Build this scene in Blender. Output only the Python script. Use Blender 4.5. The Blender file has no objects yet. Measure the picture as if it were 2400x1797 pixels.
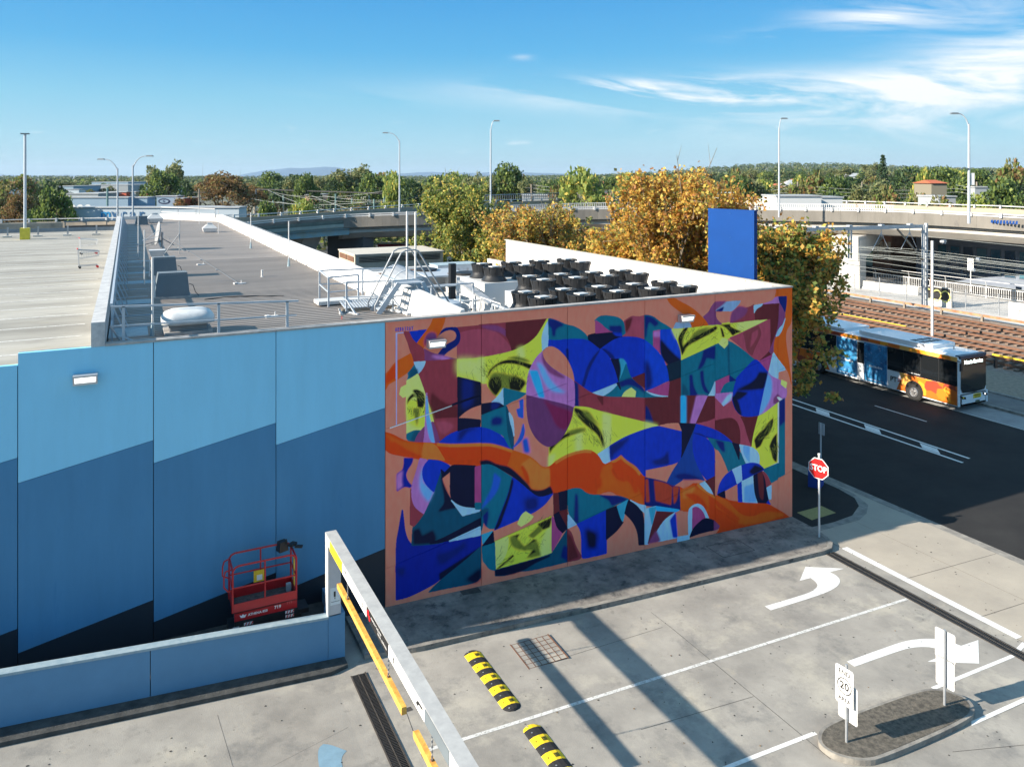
import bpy, math, random
import numpy as np
from mathutils import Vector, Matrix
SC = bpy.context.scene
COL = SC.collection
RAD = math.radians
# ------------------------------------------------------------------ camera, sky, sun, exposure
YAW = 26.29
cd = bpy.data.cameras.new('camera'); cam = bpy.data.objects.new('camera', cd); COL.objects.link(cam)
cam.location = (0, 0, 13.3); cam.rotation_euler = (RAD(90), 0, RAD(-YAW))
cd.lens = 27.405; cd.sensor_width = 36; cd.sensor_fit = 'HORIZONTAL'; cd.shift_y = -0.2019
cd.clip_start = 0.3; cd.clip_end = 40000
SC.camera = cam
SUN_DIR = Vector((-2.1, 0.24, 1.0)).normalized()
ELEV = math.asin(SUN_DIR.z); AZ = math.atan2(SUN_DIR.x, SUN_DIR.y)
w = bpy.data.worlds.new('World'); SC.world = w; w.use_nodes = True
nt = w.node_tree; N = nt.nodes; LK = nt.links; N.clear()
def math_n(nt, op, a, b=None, clamp=False):
    n = nt.nodes.new('ShaderNodeMath'); n.operation = op; n.use_clamp = clamp
    for i, v in enumerate((a, b)):
        if v is None: continue
        if isinstance(v, (int, float)): n.inputs[i].default_value = v
        else: nt.links.new(v, n.inputs[i])
    return n.outputs[0]
sky = N.new('ShaderNodeTexSky'); sky.sky_type = 'NISHITA'; sky.sun_disc = False
sky.sun_elevation = ELEV; sky.sun_rotation = AZ; sky.altitude = 0; sky.air_density = 1.15; sky.dust_density = 0.25; sky.ozone_density = 2.2
tc = N.new('ShaderNodeTexCoord'); sep = N.new('ShaderNodeSeparateXYZ'); LK.new(tc.outputs['Generated'], sep.inputs[0])
az = math_n(nt, 'ARCTAN2', sep.outputs[0], sep.outputs[1]); el = math_n(nt, 'ARCSINE', sep.outputs[2])
cmb = N.new('ShaderNodeCombineXYZ')
LK.new(math_n(nt, 'MULTIPLY', az, 3.0), cmb.inputs[0]); LK.new(math_n(nt, 'MULTIPLY', math_n(nt, 'ADD', el, math_n(nt, 'MULTIPLY', az, .10)), 17.0), cmb.inputs[1])
nz = N.new('ShaderNodeTexNoise'); nz.inputs['Scale'].default_value = 1.3; nz.inputs['Detail'].default_value = 12; nz.inputs['Roughness'].default_value = 0.62; nz.inputs['Distortion'].default_value = 0.9
LK.new(cmb.outputs[0], nz.inputs['Vector'])
nf = N.new('ShaderNodeTexNoise'); nf.inputs['Scale'].default_value = 6.5; nf.inputs['Detail'].default_value = 6; nf.inputs['Roughness'].default_value = 0.6
LK.new(cmb.outputs[0], nf.inputs['Vector'])
F_ = 1827.0
def sky_at(xd, yd):
    x = xd * 2400 / 2212; y = yd * 2400 / 2212; u = (x - 1200) / F_; v = (414 - y) / F_
    return RAD(YAW) + math.atan(u), math.atan(v / math.hypot(1, u))
# soft wisps: (display x, y of the sky direction, half width, half height in degrees, strength)
tot = None
for xd, yd, sa, se, k in ((1750, 192, 20, 1.05, .8), (1330, 186, 6, .5, 1.3), (2200, 120, 5.0, 1.6, .9), (1900, 32, 4.0, .9, .75), (2010, 235, 13, 2.0, .7), (1500, 215, 8, .8, .5), (2120, 20, 6, 1.0, .3), (1650, 75, 3.0, .35, .25), (1130, 125, 0.7, .2, .35)):
    a0, e0 = sky_at(xd, yd)
    da = math_n(nt, 'DIVIDE', math_n(nt, 'SUBTRACT', az, a0), RAD(sa)); de = math_n(nt, 'DIVIDE', math_n(nt, 'SUBTRACT', el, e0), RAD(se))
    r2 = math_n(nt, 'ADD', math_n(nt, 'MULTIPLY', da, da), math_n(nt, 'MULTIPLY', de, de))
    g = math_n(nt, 'MULTIPLY', math_n(nt, 'EXPONENT', math_n(nt, 'MULTIPLY', r2, -1.0)), k)
    tot = g if tot is None else math_n(nt, 'ADD', tot, g)
ns = math_n(nt, 'MULTIPLY', math_n(nt, 'SUBTRACT', nz.outputs[0], 0.415), 6.0, True)
nf2 = math_n(nt, 'ADD', math_n(nt, 'MULTIPLY', nf.outputs[0], 0.9), 0.5)
wis = math_n(nt, 'MULTIPLY', math_n(nt, 'MULTIPLY', math_n(nt, 'MULTIPLY', tot, ns), nf2), 1.1, True)
# low cumulus flecks near the horizon
cmb2 = N.new('ShaderNodeCombineXYZ')
LK.new(math_n(nt, 'MULTIPLY', az, 18.0), cmb2.inputs[0]); LK.new(math_n(nt, 'MULTIPLY', el, 75.0), cmb2.inputs[1])
n3 = N.new('ShaderNodeTexNoise'); n3.inputs['Scale'].default_value = 1.0; n3.inputs['Detail'].default_value = 5
LK.new(cmb2.outputs[0], n3.inputs['Vector'])
fl = math_n(nt, 'MULTIPLY', math_n(nt, 'SUBTRACT', n3.outputs[0], 0.635), 8.0, True)
b0 = math_n(nt, 'DIVIDE', math_n(nt, 'SUBTRACT', el, RAD(2.6)), RAD(1.2))
fl = math_n(nt, 'MULTIPLY', math_n(nt, 'MULTIPLY', fl, math_n(nt, 'EXPONENT', math_n(nt, 'MULTIPLY', math_n(nt, 'MULTIPLY', b0, b0), -1.0))), 0.45)
msk = math_n(nt, 'ADD', wis, fl, True)
mx = N.new('ShaderNodeMix'); mx.data_type = 'RGBA'
LK.new(msk, mx.inputs[0])
# sky gradient by height above the horizon, laid over the Nishita sky
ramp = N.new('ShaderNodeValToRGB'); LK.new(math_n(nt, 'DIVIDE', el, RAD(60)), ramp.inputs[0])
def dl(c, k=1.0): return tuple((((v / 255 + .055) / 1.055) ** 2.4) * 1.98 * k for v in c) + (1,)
stops = [(0.0, (158, 204, 226)), (.035, (152, 208, 234)), (.09, (122, 198, 232)), (.15, (70, 174, 230)), (.24, (38, 152, 224)), (.42, (96, 170, 222)), (.62, (138, 186, 222)), (1.0, (142, 188, 224))]  # upper stops, above the view, made paler and brighter to lift shaded walls
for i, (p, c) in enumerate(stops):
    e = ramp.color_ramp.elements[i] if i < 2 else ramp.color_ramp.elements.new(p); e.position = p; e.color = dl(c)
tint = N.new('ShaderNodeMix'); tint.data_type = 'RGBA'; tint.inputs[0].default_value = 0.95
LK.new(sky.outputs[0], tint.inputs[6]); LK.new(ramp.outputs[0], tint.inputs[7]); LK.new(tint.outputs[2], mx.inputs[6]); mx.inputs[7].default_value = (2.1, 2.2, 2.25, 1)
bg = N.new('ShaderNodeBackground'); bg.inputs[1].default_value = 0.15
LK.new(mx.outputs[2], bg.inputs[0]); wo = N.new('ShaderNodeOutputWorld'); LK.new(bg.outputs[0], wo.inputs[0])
sl = bpy.data.lights.new('sun', 'SUN'); sl.energy = 3.4; sl.angle = RAD(0.53); sl.color = (1.0, 0.89, 0.75)
so = bpy.data.objects.new('sun', sl); COL.objects.link(so); so.rotation_euler = SUN_DIR.to_track_quat('Z', 'Y').to_euler(); so.location = (-60, 10, 60)
SC.view_settings.view_transform = 'Standard'; SC.view_settings.look = 'None'; SC.view_settings.gamma = 1.0
SC.view_settings.exposure = 1.7; SC.view_settings.use_curve_mapping = False
SC.cycles.max_bounces = 6; SC.cycles.diffuse_bounces = 3; SC.cycles.glossy_bounces = 3; SC.cycles.transparent_max_bounces = 8
SC.cycles.caustics_reflective = False; SC.cycles.caustics_refractive = False

# ------------------------------------------------------------------ helpers
def lin(c):
    return tuple((v / 255 / 12.92) if v <= 10 else ((v / 255 + .055) / 1.055) ** 2.4 for v in c)
MATS = {}
def mat(name, rgb, rough=0.75, metal=0.0, var=0.0, vs=1.0, rgb2=None, bump=0.0, bs=20.0, stain=None, spec=0.5, emit=None, coat=0.0, detail=6.0, stretch=None):
    """plain paint / concrete / metal: base colour with fine and coarse noise, optional second colour, stains and relief"""
    if name in MATS: return MATS[name]
    m = bpy.data.materials.new(name); m.use_nodes = True; t = m.node_tree; b = t.nodes['Principled BSDF']
    b.inputs['Roughness'].default_value = rough; b.inputs['Metallic'].default_value = metal; b.inputs['Specular IOR Level'].default_value = spec
    if coat: b.inputs['Coat Weight'].default_value = coat
    col = (*rgb, 1)
    b.inputs['Base Color'].default_value = col
    if emit: b.inputs['Emission Color'].default_value = (*emit[0], 1); b.inputs['Emission Strength'].default_value = emit[1]
    if var or rgb2 or bump or stain:
        tc = t.nodes.new('ShaderNodeTexCoord'); src = tc.outputs['Object']
        if stretch:
            mp = t.nodes.new('ShaderNodeMapping'); mp.inputs['Scale'].default_value = stretch; t.links.new(src, mp.inputs[0]); src = mp.outputs[0]
        n = t.nodes.new('ShaderNodeTexNoise'); n.inputs['Scale'].default_value = vs; n.inputs['Detail'].default_value = detail; n.inputs['Roughness'].default_value = 0.65
        t.links.new(src, n.inputs['Vector'])
        r = t.nodes.new('ShaderNodeValToRGB'); t.links.new(n.outputs[0], r.inputs[0])
        c2 = rgb2 or tuple(v * (1 - var) for v in rgb); c1 = rgb if rgb2 else tuple(min(1, v * (1 + var)) for v in rgb)
        r.color_ramp.elements[0].position = 0.34; r.color_ramp.elements[0].color = (*c2, 1)
        r.color_ramp.elements[1].position = 0.66; r.color_ramp.elements[1].color = (*c1, 1)
        out = r.outputs[0]
        for stain in (stain if isinstance(stain, list) else [stain] if stain else []):   # (rgb, scale, threshold, strength)
            n2 = t.nodes.new('ShaderNodeTexNoise'); n2.inputs['Scale'].default_value = stain[1]; n2.inputs['Detail'].default_value = 8; n2.inputs['Roughness'].default_value = 0.7
            t.links.new(src, n2.inputs['Vector'])
            f = math_n(t, 'MULTIPLY', math_n(t, 'MULTIPLY', math_n(t, 'SUBTRACT', n2.outputs[0], stain[2]), 7.0, True), stain[3])
            q = t.nodes.new('ShaderNodeMix'); q.data_type = 'RGBA'; t.links.new(f, q.inputs[0]); t.links.new(out, q.inputs[6]); q.inputs[7].default_value = (*stain[0], 1)
            out = q.outputs[2]
        t.links.new(out, b.inputs['Base Color'])
        if bump:
            n4 = t.nodes.new('ShaderNodeTexNoise'); n4.inputs['Scale'].default_value = bs; n4.inputs['Detail'].default_value = 5
            t.links.new(src, n4.inputs['Vector'])
            bp = t.nodes.new('ShaderNodeBump'); bp.inputs['Strength'].default_value = bump; bp.inputs['Distance'].default_value = 0.02
            t.links.new(n4.outputs[0], bp.inputs['Height']); t.links.new(bp.outputs[0], b.inputs['Normal'])
    MATS[name] = m; return m
class MB:
    def __init__(s): s.v = []; s.f = []; s.mi = []; s.cur = 0
    def add(s, vs, fs):
        o = len(s.v); s.v.extend([tuple(p) for p in vs]); s.f.extend([tuple(i + o for i in f) for f in fs]); s.mi.extend([s.cur] * len(fs)); return s
    def box(s, x0, y0, z0, x1, y1, z1):
        return s.add([(x0, y0, z0), (x1, y0, z0), (x1, y1, z0), (x0, y1, z0), (x0, y0, z1), (x1, y0, z1), (x1, y1, z1), (x0, y1, z1)],
                     [(3, 2, 1, 0), (4, 5, 6, 7), (0, 1, 5, 4), (1, 2, 6, 5), (2, 3, 7, 6), (3, 0, 4, 7)])
    def obox(s, c, sz, rz=0, top=1.0):
        vs = []; ca, sa = math.cos(rz), math.sin(rz)
        for k, zz in enumerate((0, sz[2])):
            q = 1.0 if k == 0 else top
            for dx, dy in ((-.5, -.5), (.5, -.5), (.5, .5), (-.5, .5)):
                x = dx * sz[0] * q; y = dy * sz[1] * q; vs.append((c[0] + x * ca - y * sa, c[1] + x * sa + y * ca, c[2] + zz))
        return s.add(vs, [(3, 2, 1, 0), (4, 5, 6, 7), (0, 1, 5, 4), (1, 2, 6, 5), (2, 3, 7, 6), (3, 0, 4, 7)])
    def cyl(s, p, q, r, n=8, r2=None, caps=True):
        p = Vector(p); q = Vector(q); r2 = r if r2 is None else r2; d = (q - p)
        if d.length < 1e-6: return s
        d.normalize(); a = d.cross(Vector((0, 0, 1)) if abs(d.z) < .9 else Vector((1, 0, 0))).normalized(); b = d.cross(a)
        vs = []
        for pt, rr in ((p, r), (q, r2)):
            for i in range(n):
                t = 2 * math.pi * i / n + math.pi / n; vs.append(pt + a * (rr * math.cos(t)) + b * (rr * math.sin(t)))
        fs = [(i, i + n, (i + 1) % n + n, (i + 1) % n) for i in range(n)]
        if caps: fs += [tuple(range(n)), tuple(range(2 * n - 1, n - 1, -1))]
        return s.add(vs, fs)
    def bar(s, p, q, w, h):
        """rectangular bar, h along z where possible"""
        p = Vector(p); q = Vector(q); d = (q - p).normalized(); u = Vector((0, 0, 1)) if abs(d.z) < .95 else Vector((0, 1, 0))
        a = d.cross(u).normalized(); b = a.cross(d)
        vs = [pt + a * (i * w / 2) + b * (j * h / 2) for pt in (p, q) for i, j in ((-1, -1), (1, -1), (1, 1), (-1, 1))]
        return s.add(vs, [(0, 1, 2, 3), (7, 6, 5, 4), (0, 4, 5, 1), (1, 5, 6, 2), (2, 6, 7, 3), (3, 7, 4, 0)])
    def tube(s, pts, r, n=6):
        for a, b in zip(pts, pts[1:]): s.cyl(a, b, r, n)
        return s
    def ring(s, prof, c, n=20, sx=1, sy=1):
        vs = []; m = len(prof)
        for r, z in prof:
            for i in range(n):
                t = 2 * math.pi * i / n; vs.append((c[0] + r * sx * math.cos(t), c[1] + r * sy * math.sin(t), c[2] + z))
        fs = []
        for k in range(m - 1):
            for i in range(n): fs.append((k * n + i, k * n + (i + 1) % n, (k + 1) * n + (i + 1) % n, (k + 1) * n + i))
        fs.append(tuple(range((m - 1) * n, m * n))); fs.append(tuple(range(n - 1, -1, -1)))
        return s.add(vs, fs)
    def prism(s, pts, z0, z1):
        n = len(pts); f = z0 if callable(z0) else (lambda x, y: z0); g = z1 if callable(z1) else (lambda x, y: z1)
        a = sum(pts[i][0] * pts[(i + 1) % n][1] - pts[(i + 1) % n][0] * pts[i][1] for i in range(n))
        if a < 0: pts = pts[::-1]
        vs = [(x, y, f(x, y)) for x, y in pts] + [(x, y, g(x, y)) for x, y in pts]
        return s.add(vs, [tuple(range(n - 1, -1, -1)), tuple(range(n, 2 * n))] + [(i, (i + 1) % n, (i + 1) % n + n, i + n) for i in range(n)])
    def xprism(s, pts, y0, y1):
        """outline in (x,z) extruded along y"""
        n = len(pts); a = sum(pts[i][0] * pts[(i + 1) % n][1] - pts[(i + 1) % n][0] * pts[i][1] for i in range(n))
        if a < 0: pts = pts[::-1]
        vs = [(x, y0, z) for x, z in pts] + [(x, y1, z) for x, z in pts]
        return s.add(vs, [tuple(range(n)), tuple(range(2 * n - 1, n - 1, -1))] + [(i, i + n, (i + 1) % n + n, (i + 1) % n) for i in range(n)])
    def yprism(s, pts, x0, x1):
        """outline in (y,z) extruded along x"""
        n = len(pts); a = sum(pts[i][0] * pts[(i + 1) % n][1] - pts[(i + 1) % n][0] * pts[i][1] for i in range(n))
        if a < 0: pts = pts[::-1]
        vs = [(x0, y, z) for y, z in pts] + [(x1, y, z) for y, z in pts]
        return s.add(vs, [tuple(range(n - 1, -1, -1)), tuple(range(n, 2 * n))] + [(i, (i + 1) % n, (i + 1) % n + n, i + n) for i in range(n)])
    def flat(s, pts, z=None):
        n = len(pts); a = sum(pts[i][0] * pts[(i + 1) % n][1] - pts[(i + 1) % n][0] * pts[i][1] for i in range(n))
        if a < 0: pts = pts[::-1]
        vs = [(p[0], p[1], z(p[0], p[1]) if callable(z) else z) for p in pts]
        return s.add(vs, [tuple(range(n))])
    def build(s, name, m, parent=None, smooth=False, kind=None, loc=None, label=None):
        me = bpy.data.meshes.new(name); me.from_pydata(s.v, [], s.f)
        for k in (m if isinstance(m, (list, tuple)) else [m]): me.materials.append(k)
        if isinstance(m, (list, tuple)): me.polygons.foreach_set('material_index', s.mi)
        if smooth: me.polygons.foreach_set('use_smooth', [True] * len(me.polygons))
        me.update(); o = bpy.data.objects.new(name, me); COL.objects.link(o)
        if parent: o.parent = parent
        if loc: o.location = loc
        if kind: o['kind'] = kind
        if label: o['label'] = label
        return o
def thing(name, label, cat, loc=(0, 0, 0), rz=0, group=None):
    o = bpy.data.objects.new(name, None); COL.objects.link(o); o.location = loc; o.rotation_euler = (0, 0, rz); o.empty_display_size = .2
    o['label'] = label; o['category'] = cat
    if group: o['group'] = group
    return o
def tag(o, label, cat, group=None, kind=None):
    if label: o['label'] = label
    if cat: o['category'] = cat
    if group: o['group'] = group
    if kind: o['kind'] = kind
    return o
def copy_tree(o, parent=None):
    c = o.copy(); COL.objects.link(c); c.parent = parent
    for ch in list(o.children): copy_tree(ch, c)
    return c
def put(src, label, loc, rz=0, first=False, sc=None, group=None):
    o = src if first else copy_tree(src)
    o.location = loc; o.rotation_euler = (0, 0, rz)
    if sc: o.scale = sc
    if label: o['label'] = label
    if group: o['group'] = group
    return o
def text(s, size, m, parent, M, name='lettering', ext=0.0, bold=False, sx=1.0):
    cu = bpy.data.curves.new('t', 'FONT'); cu.body = s; cu.size = size; cu.align_x = 'CENTER'; cu.align_y = 'CENTER'; cu.extrude = ext; cu.resolution_u = 3
    if bold: cu.offset = size * 0.025
    to = bpy.data.objects.new('t', cu); COL.objects.link(to); dg = bpy.context.evaluated_depsgraph_get()
    me = bpy.data.meshes.new_from_object(to.evaluated_get(dg)); bpy.data.objects.remove(to); bpy.data.curves.remove(cu)
    me.transform(M @ Matrix.Diagonal((sx, 1, 1, 1))); me.materials.clear(); me.materials.append(m); me.name = name
    o = bpy.data.objects.new(name, me); COL.objects.link(o); o.parent = parent
    return o
def facing(loc, nx, ny, up=(0, 0, 1)):
    """matrix that stands lettering at loc, reading direction to the right of someone looking at the face with outward normal (nx,ny)"""
    n = Vector((nx, ny, 0)).normalized(); u = Vector(up); r = u.cross(n).normalized()
    M = Matrix((r, u, n)).transposed().to_4x4(); M.translation = Vector(loc); return M
def ray_at(x, depth):
    """world XY seen at photo column x and a given distance ahead"""
    u = (x - 1200) / F_; c, s = math.cos(RAD(YAW)), math.sin(RAD(YAW)); return depth * (c * u + s), depth * (-s * u + c)
def gz(X, Y=0):
    if X > 23.14: return 0.0
    if X > 4.7: return 0.0285 * (23.14 - X)
    return 0.5256 + 0.068 * (4.7 - X)
def sheet(name, x0, x1, y0, y1, off, m, kind='structure', parent=None, steps=()):
    """ground sheet that follows the slope of the site"""
    xs = sorted(set([x0, x1] + [v for v in (4.7, 23.14) + tuple(steps) if x0 < v < x1])); b = MB()
    for a, c in zip(xs, xs[1:]): b.flat([(a, y0), (c, y0), (c, y1), (a, y1)], lambda X, Y: gz(X + (1e-4 if X < c else -1e-4)) + off)
    return b.build(name, m, parent, kind=kind)
def chaik(p, it=2, thr=.5):
    p = [Vector(q) for q in p]
    for _ in range(it):
        n = len(p); o = []
        for i in range(n):
            a, b, c = p[i - 1], p[i], p[(i + 1) % n]; u = b - a; v = c - b
            if u.length > 1e-6 and v.length > 1e-6 and u.normalized().dot(v.normalized()) > thr: o += [b - u * .25, b + v * .25]
            else: o.append(b)
        p = o
    return [tuple(q) for q in p]
# ------------------------------------------------------------------ materials
M = dict(
 park=mat('car_park_concrete', (.385, .36, .315), .82, vs=.55, rgb2=(.245, .23, .205), bump=.25, bs=45, stain=[((.52, .48, .39), .45, .52, .6), ((.14, .14, .135), .8, .545, .6), ((.09, .085, .075), 3.1, .60, .5), ((.33, .24, .14), .9, .63, .35)]),
 cross=mat('crossover_concrete', (.42, .375, .305), .85, vs=.4, rgb2=(.33, .295, .245), bump=.2, bs=50, stain=[((.30, .27, .23), .6, .56, .4), ((.2, .17, .13), 2.3, .62, .4)]),
 path=mat('footpath_concrete', (.30, .27, .235), .9, vs=1.3, rgb2=(.12, .115, .105), bump=.6, bs=30, stain=[((.04, .042, .045), 3.0, .53, .8), ((.02, .022, .024), 1.1, .56, .7)]),
 kerb=mat('kerb_concrete', (.33, .31, .27), .85, vs=2.5, rgb2=(.17, .16, .145), bump=.4, bs=30),
 dkerb=mat('mossy_kerb', (.085, .085, .08), .9, vs=3.0, rgb2=(.03, .033, .033), bump=.6, bs=25),
 asphalt=mat('road_asphalt', (.036, .035, .034), .9, spec=.2, vs=.5, rgb2=(.024, .0235, .024), stain=((.05, .048, .046), .35, .55, .4), bump=.3, bs=120),
 asph2=mat('worn_asphalt', (.075, .073, .07), .9, vs=2, rgb2=(.055, .054, .053), bump=.3, bs=120),
 paint=mat('white_road_paint', (.75, .75, .72), .7, var=.1, vs=6, stain=((.30, .28, .25), 9.0, .60, .9)),
 worn=mat('worn_road_paint', (.66, .66, .63), .75, var=.1, vs=6, stain=((.30, .28, .25), 14.0, .50, .95)),
 joint=mat('joint_dark', (.06, .055, .05), .95),
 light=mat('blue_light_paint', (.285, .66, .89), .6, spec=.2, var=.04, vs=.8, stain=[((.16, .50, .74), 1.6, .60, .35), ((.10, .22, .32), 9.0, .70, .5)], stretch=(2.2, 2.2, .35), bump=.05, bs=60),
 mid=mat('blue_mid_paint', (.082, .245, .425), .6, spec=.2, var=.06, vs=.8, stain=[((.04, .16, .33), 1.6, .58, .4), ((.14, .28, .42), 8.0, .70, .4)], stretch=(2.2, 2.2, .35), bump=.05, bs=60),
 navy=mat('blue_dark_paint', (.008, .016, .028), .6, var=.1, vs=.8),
 lowblue=mat('low_wall_paint', (.125, .27, .43), .65, spec=.2, var=.05, vs=1.2, bump=.1, bs=40),
 cap=mat('wall_cap_concrete', (.36, .45, .48), .75, vs=5, rgb2=(.24, .34, .40), bump=.3, bs=40),
 coping=mat('coping_concrete', (.46, .44, .42), .8, vs=4, rgb2=(.30, .29, .28), bump=.2, bs=40),
 white=mat('white_painted_metal', (.60, .60, .59), .45, var=.03, vs=2),
 wsheet=mat('white_wall_sheet', (.66, .65, .625), .55, var=.04, vs=1.5, stain=((.5, .45, .38), 1.2, .66, .5)),
 wconc=mat('white_parapet_paint', (.62, .615, .60), .7, var=.05, vs=2, stain=((.42, .41, .39), 3.0, .62, .6)),
 galv=mat('galvanised_steel', (.34, .36, .38), .5, .3, var=.1, vs=6),
 rail=mat('pale_steel_rail', (.42, .47, .52), .5, .1, var=.05, vs=5),
 roof=mat('metal_deck_roof', (.33, .285, .25), .6, .0, vs=.7, rgb2=(.24, .21, .185), stain=[((.18, .15, .135), 2.0, .60, .5), ((.40, .36, .31), .5, .58, .4)], stretch=(.25, 1, 1)),
 roofdk=mat('roof_valley', (.045, .04, .035), .8),
 deck=mat('deck_concrete', (.41, .395, .35), .85, vs=.5, rgb2=(.25, .24, .21), stain=[((.15, .14, .125), .9, .55, .7), ((.33, .27, .17), .6, .58, .5)], stretch=(.3, 1, 1)),
 grey=mat('grey_plastic', (.14, .17, .19), .6, var=.06, vs=2),
 black=mat('black_plastic', (.018, .019, .021), .45, var=.15, vs=8),
 rubber=mat('black_rubber', (.02, .02, .021), .85, var=.2, vs=20),
 red=mat('red_machine_paint', (.42, .012, .016), .38, var=.08, vs=4, coat=.2),
 yellow=mat('yellow_paint', (.78, .52, .03), .55, var=.08, vs=6, stain=((.35, .2, .05), 8, .64, .7)),
 hum=mat('hump_yellow', (.85, .60, .02), .6, var=.06, vs=9),
 conc=mat('bridge_concrete', (.23, .215, .19), .88, vs=.6, rgb2=(.165, .155, .135), stain=((.10, .095, .09), 1.2, .60, .7), bump=.1, bs=10, stretch=(1, 1, .35)),
 concl=mat('pale_concrete', (.60, .58, .54), .85, vs=.8, rgb2=(.50, .48, .44)),
 steelb=mat('blue_green_girder', (.22, .36, .42), .6, vs=1.2, rgb2=(.27, .33, .29), stain=((.3, .12, .05), 2.5, .70, .7)),
 rust=mat('rusty_steel', (.20, .11, .075), .9, vs=2, rgb2=(.13, .075, .05), spec=.2),
 ballast=mat('track_ballast', (.34, .28, .225), .95, vs=2.5, rgb2=(.20, .14, .105), bump=1.0, bs=25, stain=((.10, .055, .035), 9, .52, .6)),
 grass=mat('grass_verge', (.13, .15, .035), .95, vs=.7, rgb2=(.22, .19, .07)),
 dirt=mat('verge_gravel', (.33, .27, .20), .95, vs=4, rgb2=(.2, .165, .12), bump=.5, bs=30),
 beige=mat('beige_cladding', (.50, .46, .38), .7, vs=1.0, rgb2=(.44, .405, .335)),
 bsign=mat('blue_sign_paint', (.001, .045, .21), .55, spec=.2, var=.06, vs=1.0, stain=((.05, .14, .4), 1.0, .70, .4)),
 glass=mat('dark_glass', (.012, .014, .016), .06, spec=.8),
 bwhite=mat('bus_white', (.78, .80, .82), .3, coat=.4),
 chrome=mat('wheel_metal', (.42, .42, .43), .35, .8),
 lens=mat('lamp_lens', (.85, .85, .82), .2, emit=((1, .98, .92), .6)),
 sign=mat('sign_white', (.76, .77, .76), .5, var=.02, vs=3),
 signred=mat('sign_red', (.62, .012, .012), .4),
 ink=mat('sign_black', (.012, .012, .012), .6),
 timber=mat('pole_timber', (.30, .26, .21), .9, vs=6, rgb2=(.2, .17, .13)),
 bark=mat('plane_bark', (.26, .22, .16), .9, vs=6, rgb2=(.14, .12, .09)),
 wire=mat('overhead_wire', (.30, .33, .32), .6, .3),
)
# ------------------------------------------------------------------ ground and terrain
def terr(x, y):
    d = math.hypot(x, y); a = math.degrees(math.atan2(x, y)) - YAW
    h = 0
    if d > 160:
        h += max(0, min(1, (a + 2) / 22)) * 9 * min(1, (d - 160) / 350)
        h += max(0, min(1, (d - 900) / 1500)) * (6 + 26 * math.exp(-((a - 19) / 8) ** 2) + 10 * max(0, min(1, (a - 8) / 20)) )
    return h - 0.35
b = MB(); ring = [0, 60, 160, 220, 300, 420, 600, 900, 1400, 2000, 2600, 4000, 7000, 12000, 20000]; na = 72; vs = []
for r in ring:
    for k in range(na):
        t = 2 * math.pi * k / na; x, y = r * math.sin(t), r * math.cos(t); vs.append((x, y, terr(x, y) if r < 3900 else -0.35 + (terr(x, y) + .35) * (0.3 if r < 5000 else 0)))
b.add(vs, [(i * na + k, (i + 1) * na + k, (i + 1) * na + (k + 1) % na, i * na + (k + 1) % na)[::-1] for i in range(len(ring) - 1) for k in range(na)])
b.build('ground', mat('suburb_ground', (.10, .115, .055), .95, vs=.02, rgb2=(.19, .18, .15), detail=8), kind='structure')
# far blue ranges and low wooded ridge
def ridge(name, d, x0, x1, hs, m, depth=900, n=40):
    b = MB(); top = []; rnd = random.Random(5)
    for i in range(n + 1):
        t = i / n; x = x0 + (x1 - x0) * t; X, Y = ray_at(x, d); f = t * (len(hs) - 1); k = min(int(f), len(hs) - 2); h = hs[k] + (hs[k + 1] - hs[k]) * (f - k)
        h = 13.3 + (h + rnd.uniform(-.5, .5)) * d / F_; q = 1 + depth / d
        top.append(((X, Y, -1), (X * (1 + depth * .45 / d), Y * (1 + depth * .45 / d), max(h, 0)), (X * q, Y * q, -1)))
    vs = [p for tr in top for p in tr]
    b.add(vs, [(i * 3 + j, (i + 1) * 3 + j, (i + 1) * 3 + j + 1, i * 3 + j + 1) for i in range(n) for j in (0, 1)])
    return b.build(name, m, kind='structure', smooth=True)
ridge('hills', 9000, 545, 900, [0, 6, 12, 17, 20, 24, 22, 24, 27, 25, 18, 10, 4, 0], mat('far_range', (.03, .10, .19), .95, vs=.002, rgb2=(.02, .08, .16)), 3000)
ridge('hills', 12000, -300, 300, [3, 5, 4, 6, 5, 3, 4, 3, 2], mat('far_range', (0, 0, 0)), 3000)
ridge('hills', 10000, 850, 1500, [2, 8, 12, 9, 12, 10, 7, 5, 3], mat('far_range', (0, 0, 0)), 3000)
# car park, crossover, road, rail land
sheet('car_park_pavement', -45, 22.95, -25, 22.3, 0.0, M['park'])
sheet('driveway_crossover', 22.95, 27.52, -40, 21.12, 0.0, M['cross'])
P_OUT = [(27.52, 26.85), (27.5, 24.7), (27.35, 22.95), (26.96, 21.95), (26.22, 21.42), (25.47, 21.14), (23.2, 21.12)]
bb = MB(); bb.flat([(23.2, 21.12), (25.47, 21.14), (26.22, 21.42), (26.96, 21.95), (27.35, 22.95), (27.5, 24.7), (27.52, 110), (23.2, 110)], 0.0); bb.build('footpath_edging', M['kerb'], kind='structure')
bb = MB(); bb.flat([(23.2, 21.5), (24.39, 21.43), (25.54, 21.53), (26.52, 22.03), (27.02, 22.66), (27.2, 23.63), (27.2, 110), (23.2, 110)], .004); bb.build('footpath', M['asphalt'], kind='structure')
b = MB(); b.flat([(22.95, 21.12), (27.52, 21.12), (27.52, 27.0), (22.95, 27.0)], -.006); b.build('driveway_crossover', M['cross'], kind='structure')
b = MB(); b.box(27.52, -40, -.2, 27.72, 120, 0.0); b.build('kerb', M['kerb'], kind='structure')
b = MB(); b.flat([(27.72, -40), (28.1, -40), (28.1, 120), (27.72, 120)], -.092); b.build('gutter', M['kerb'], kind='structure')
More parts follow.
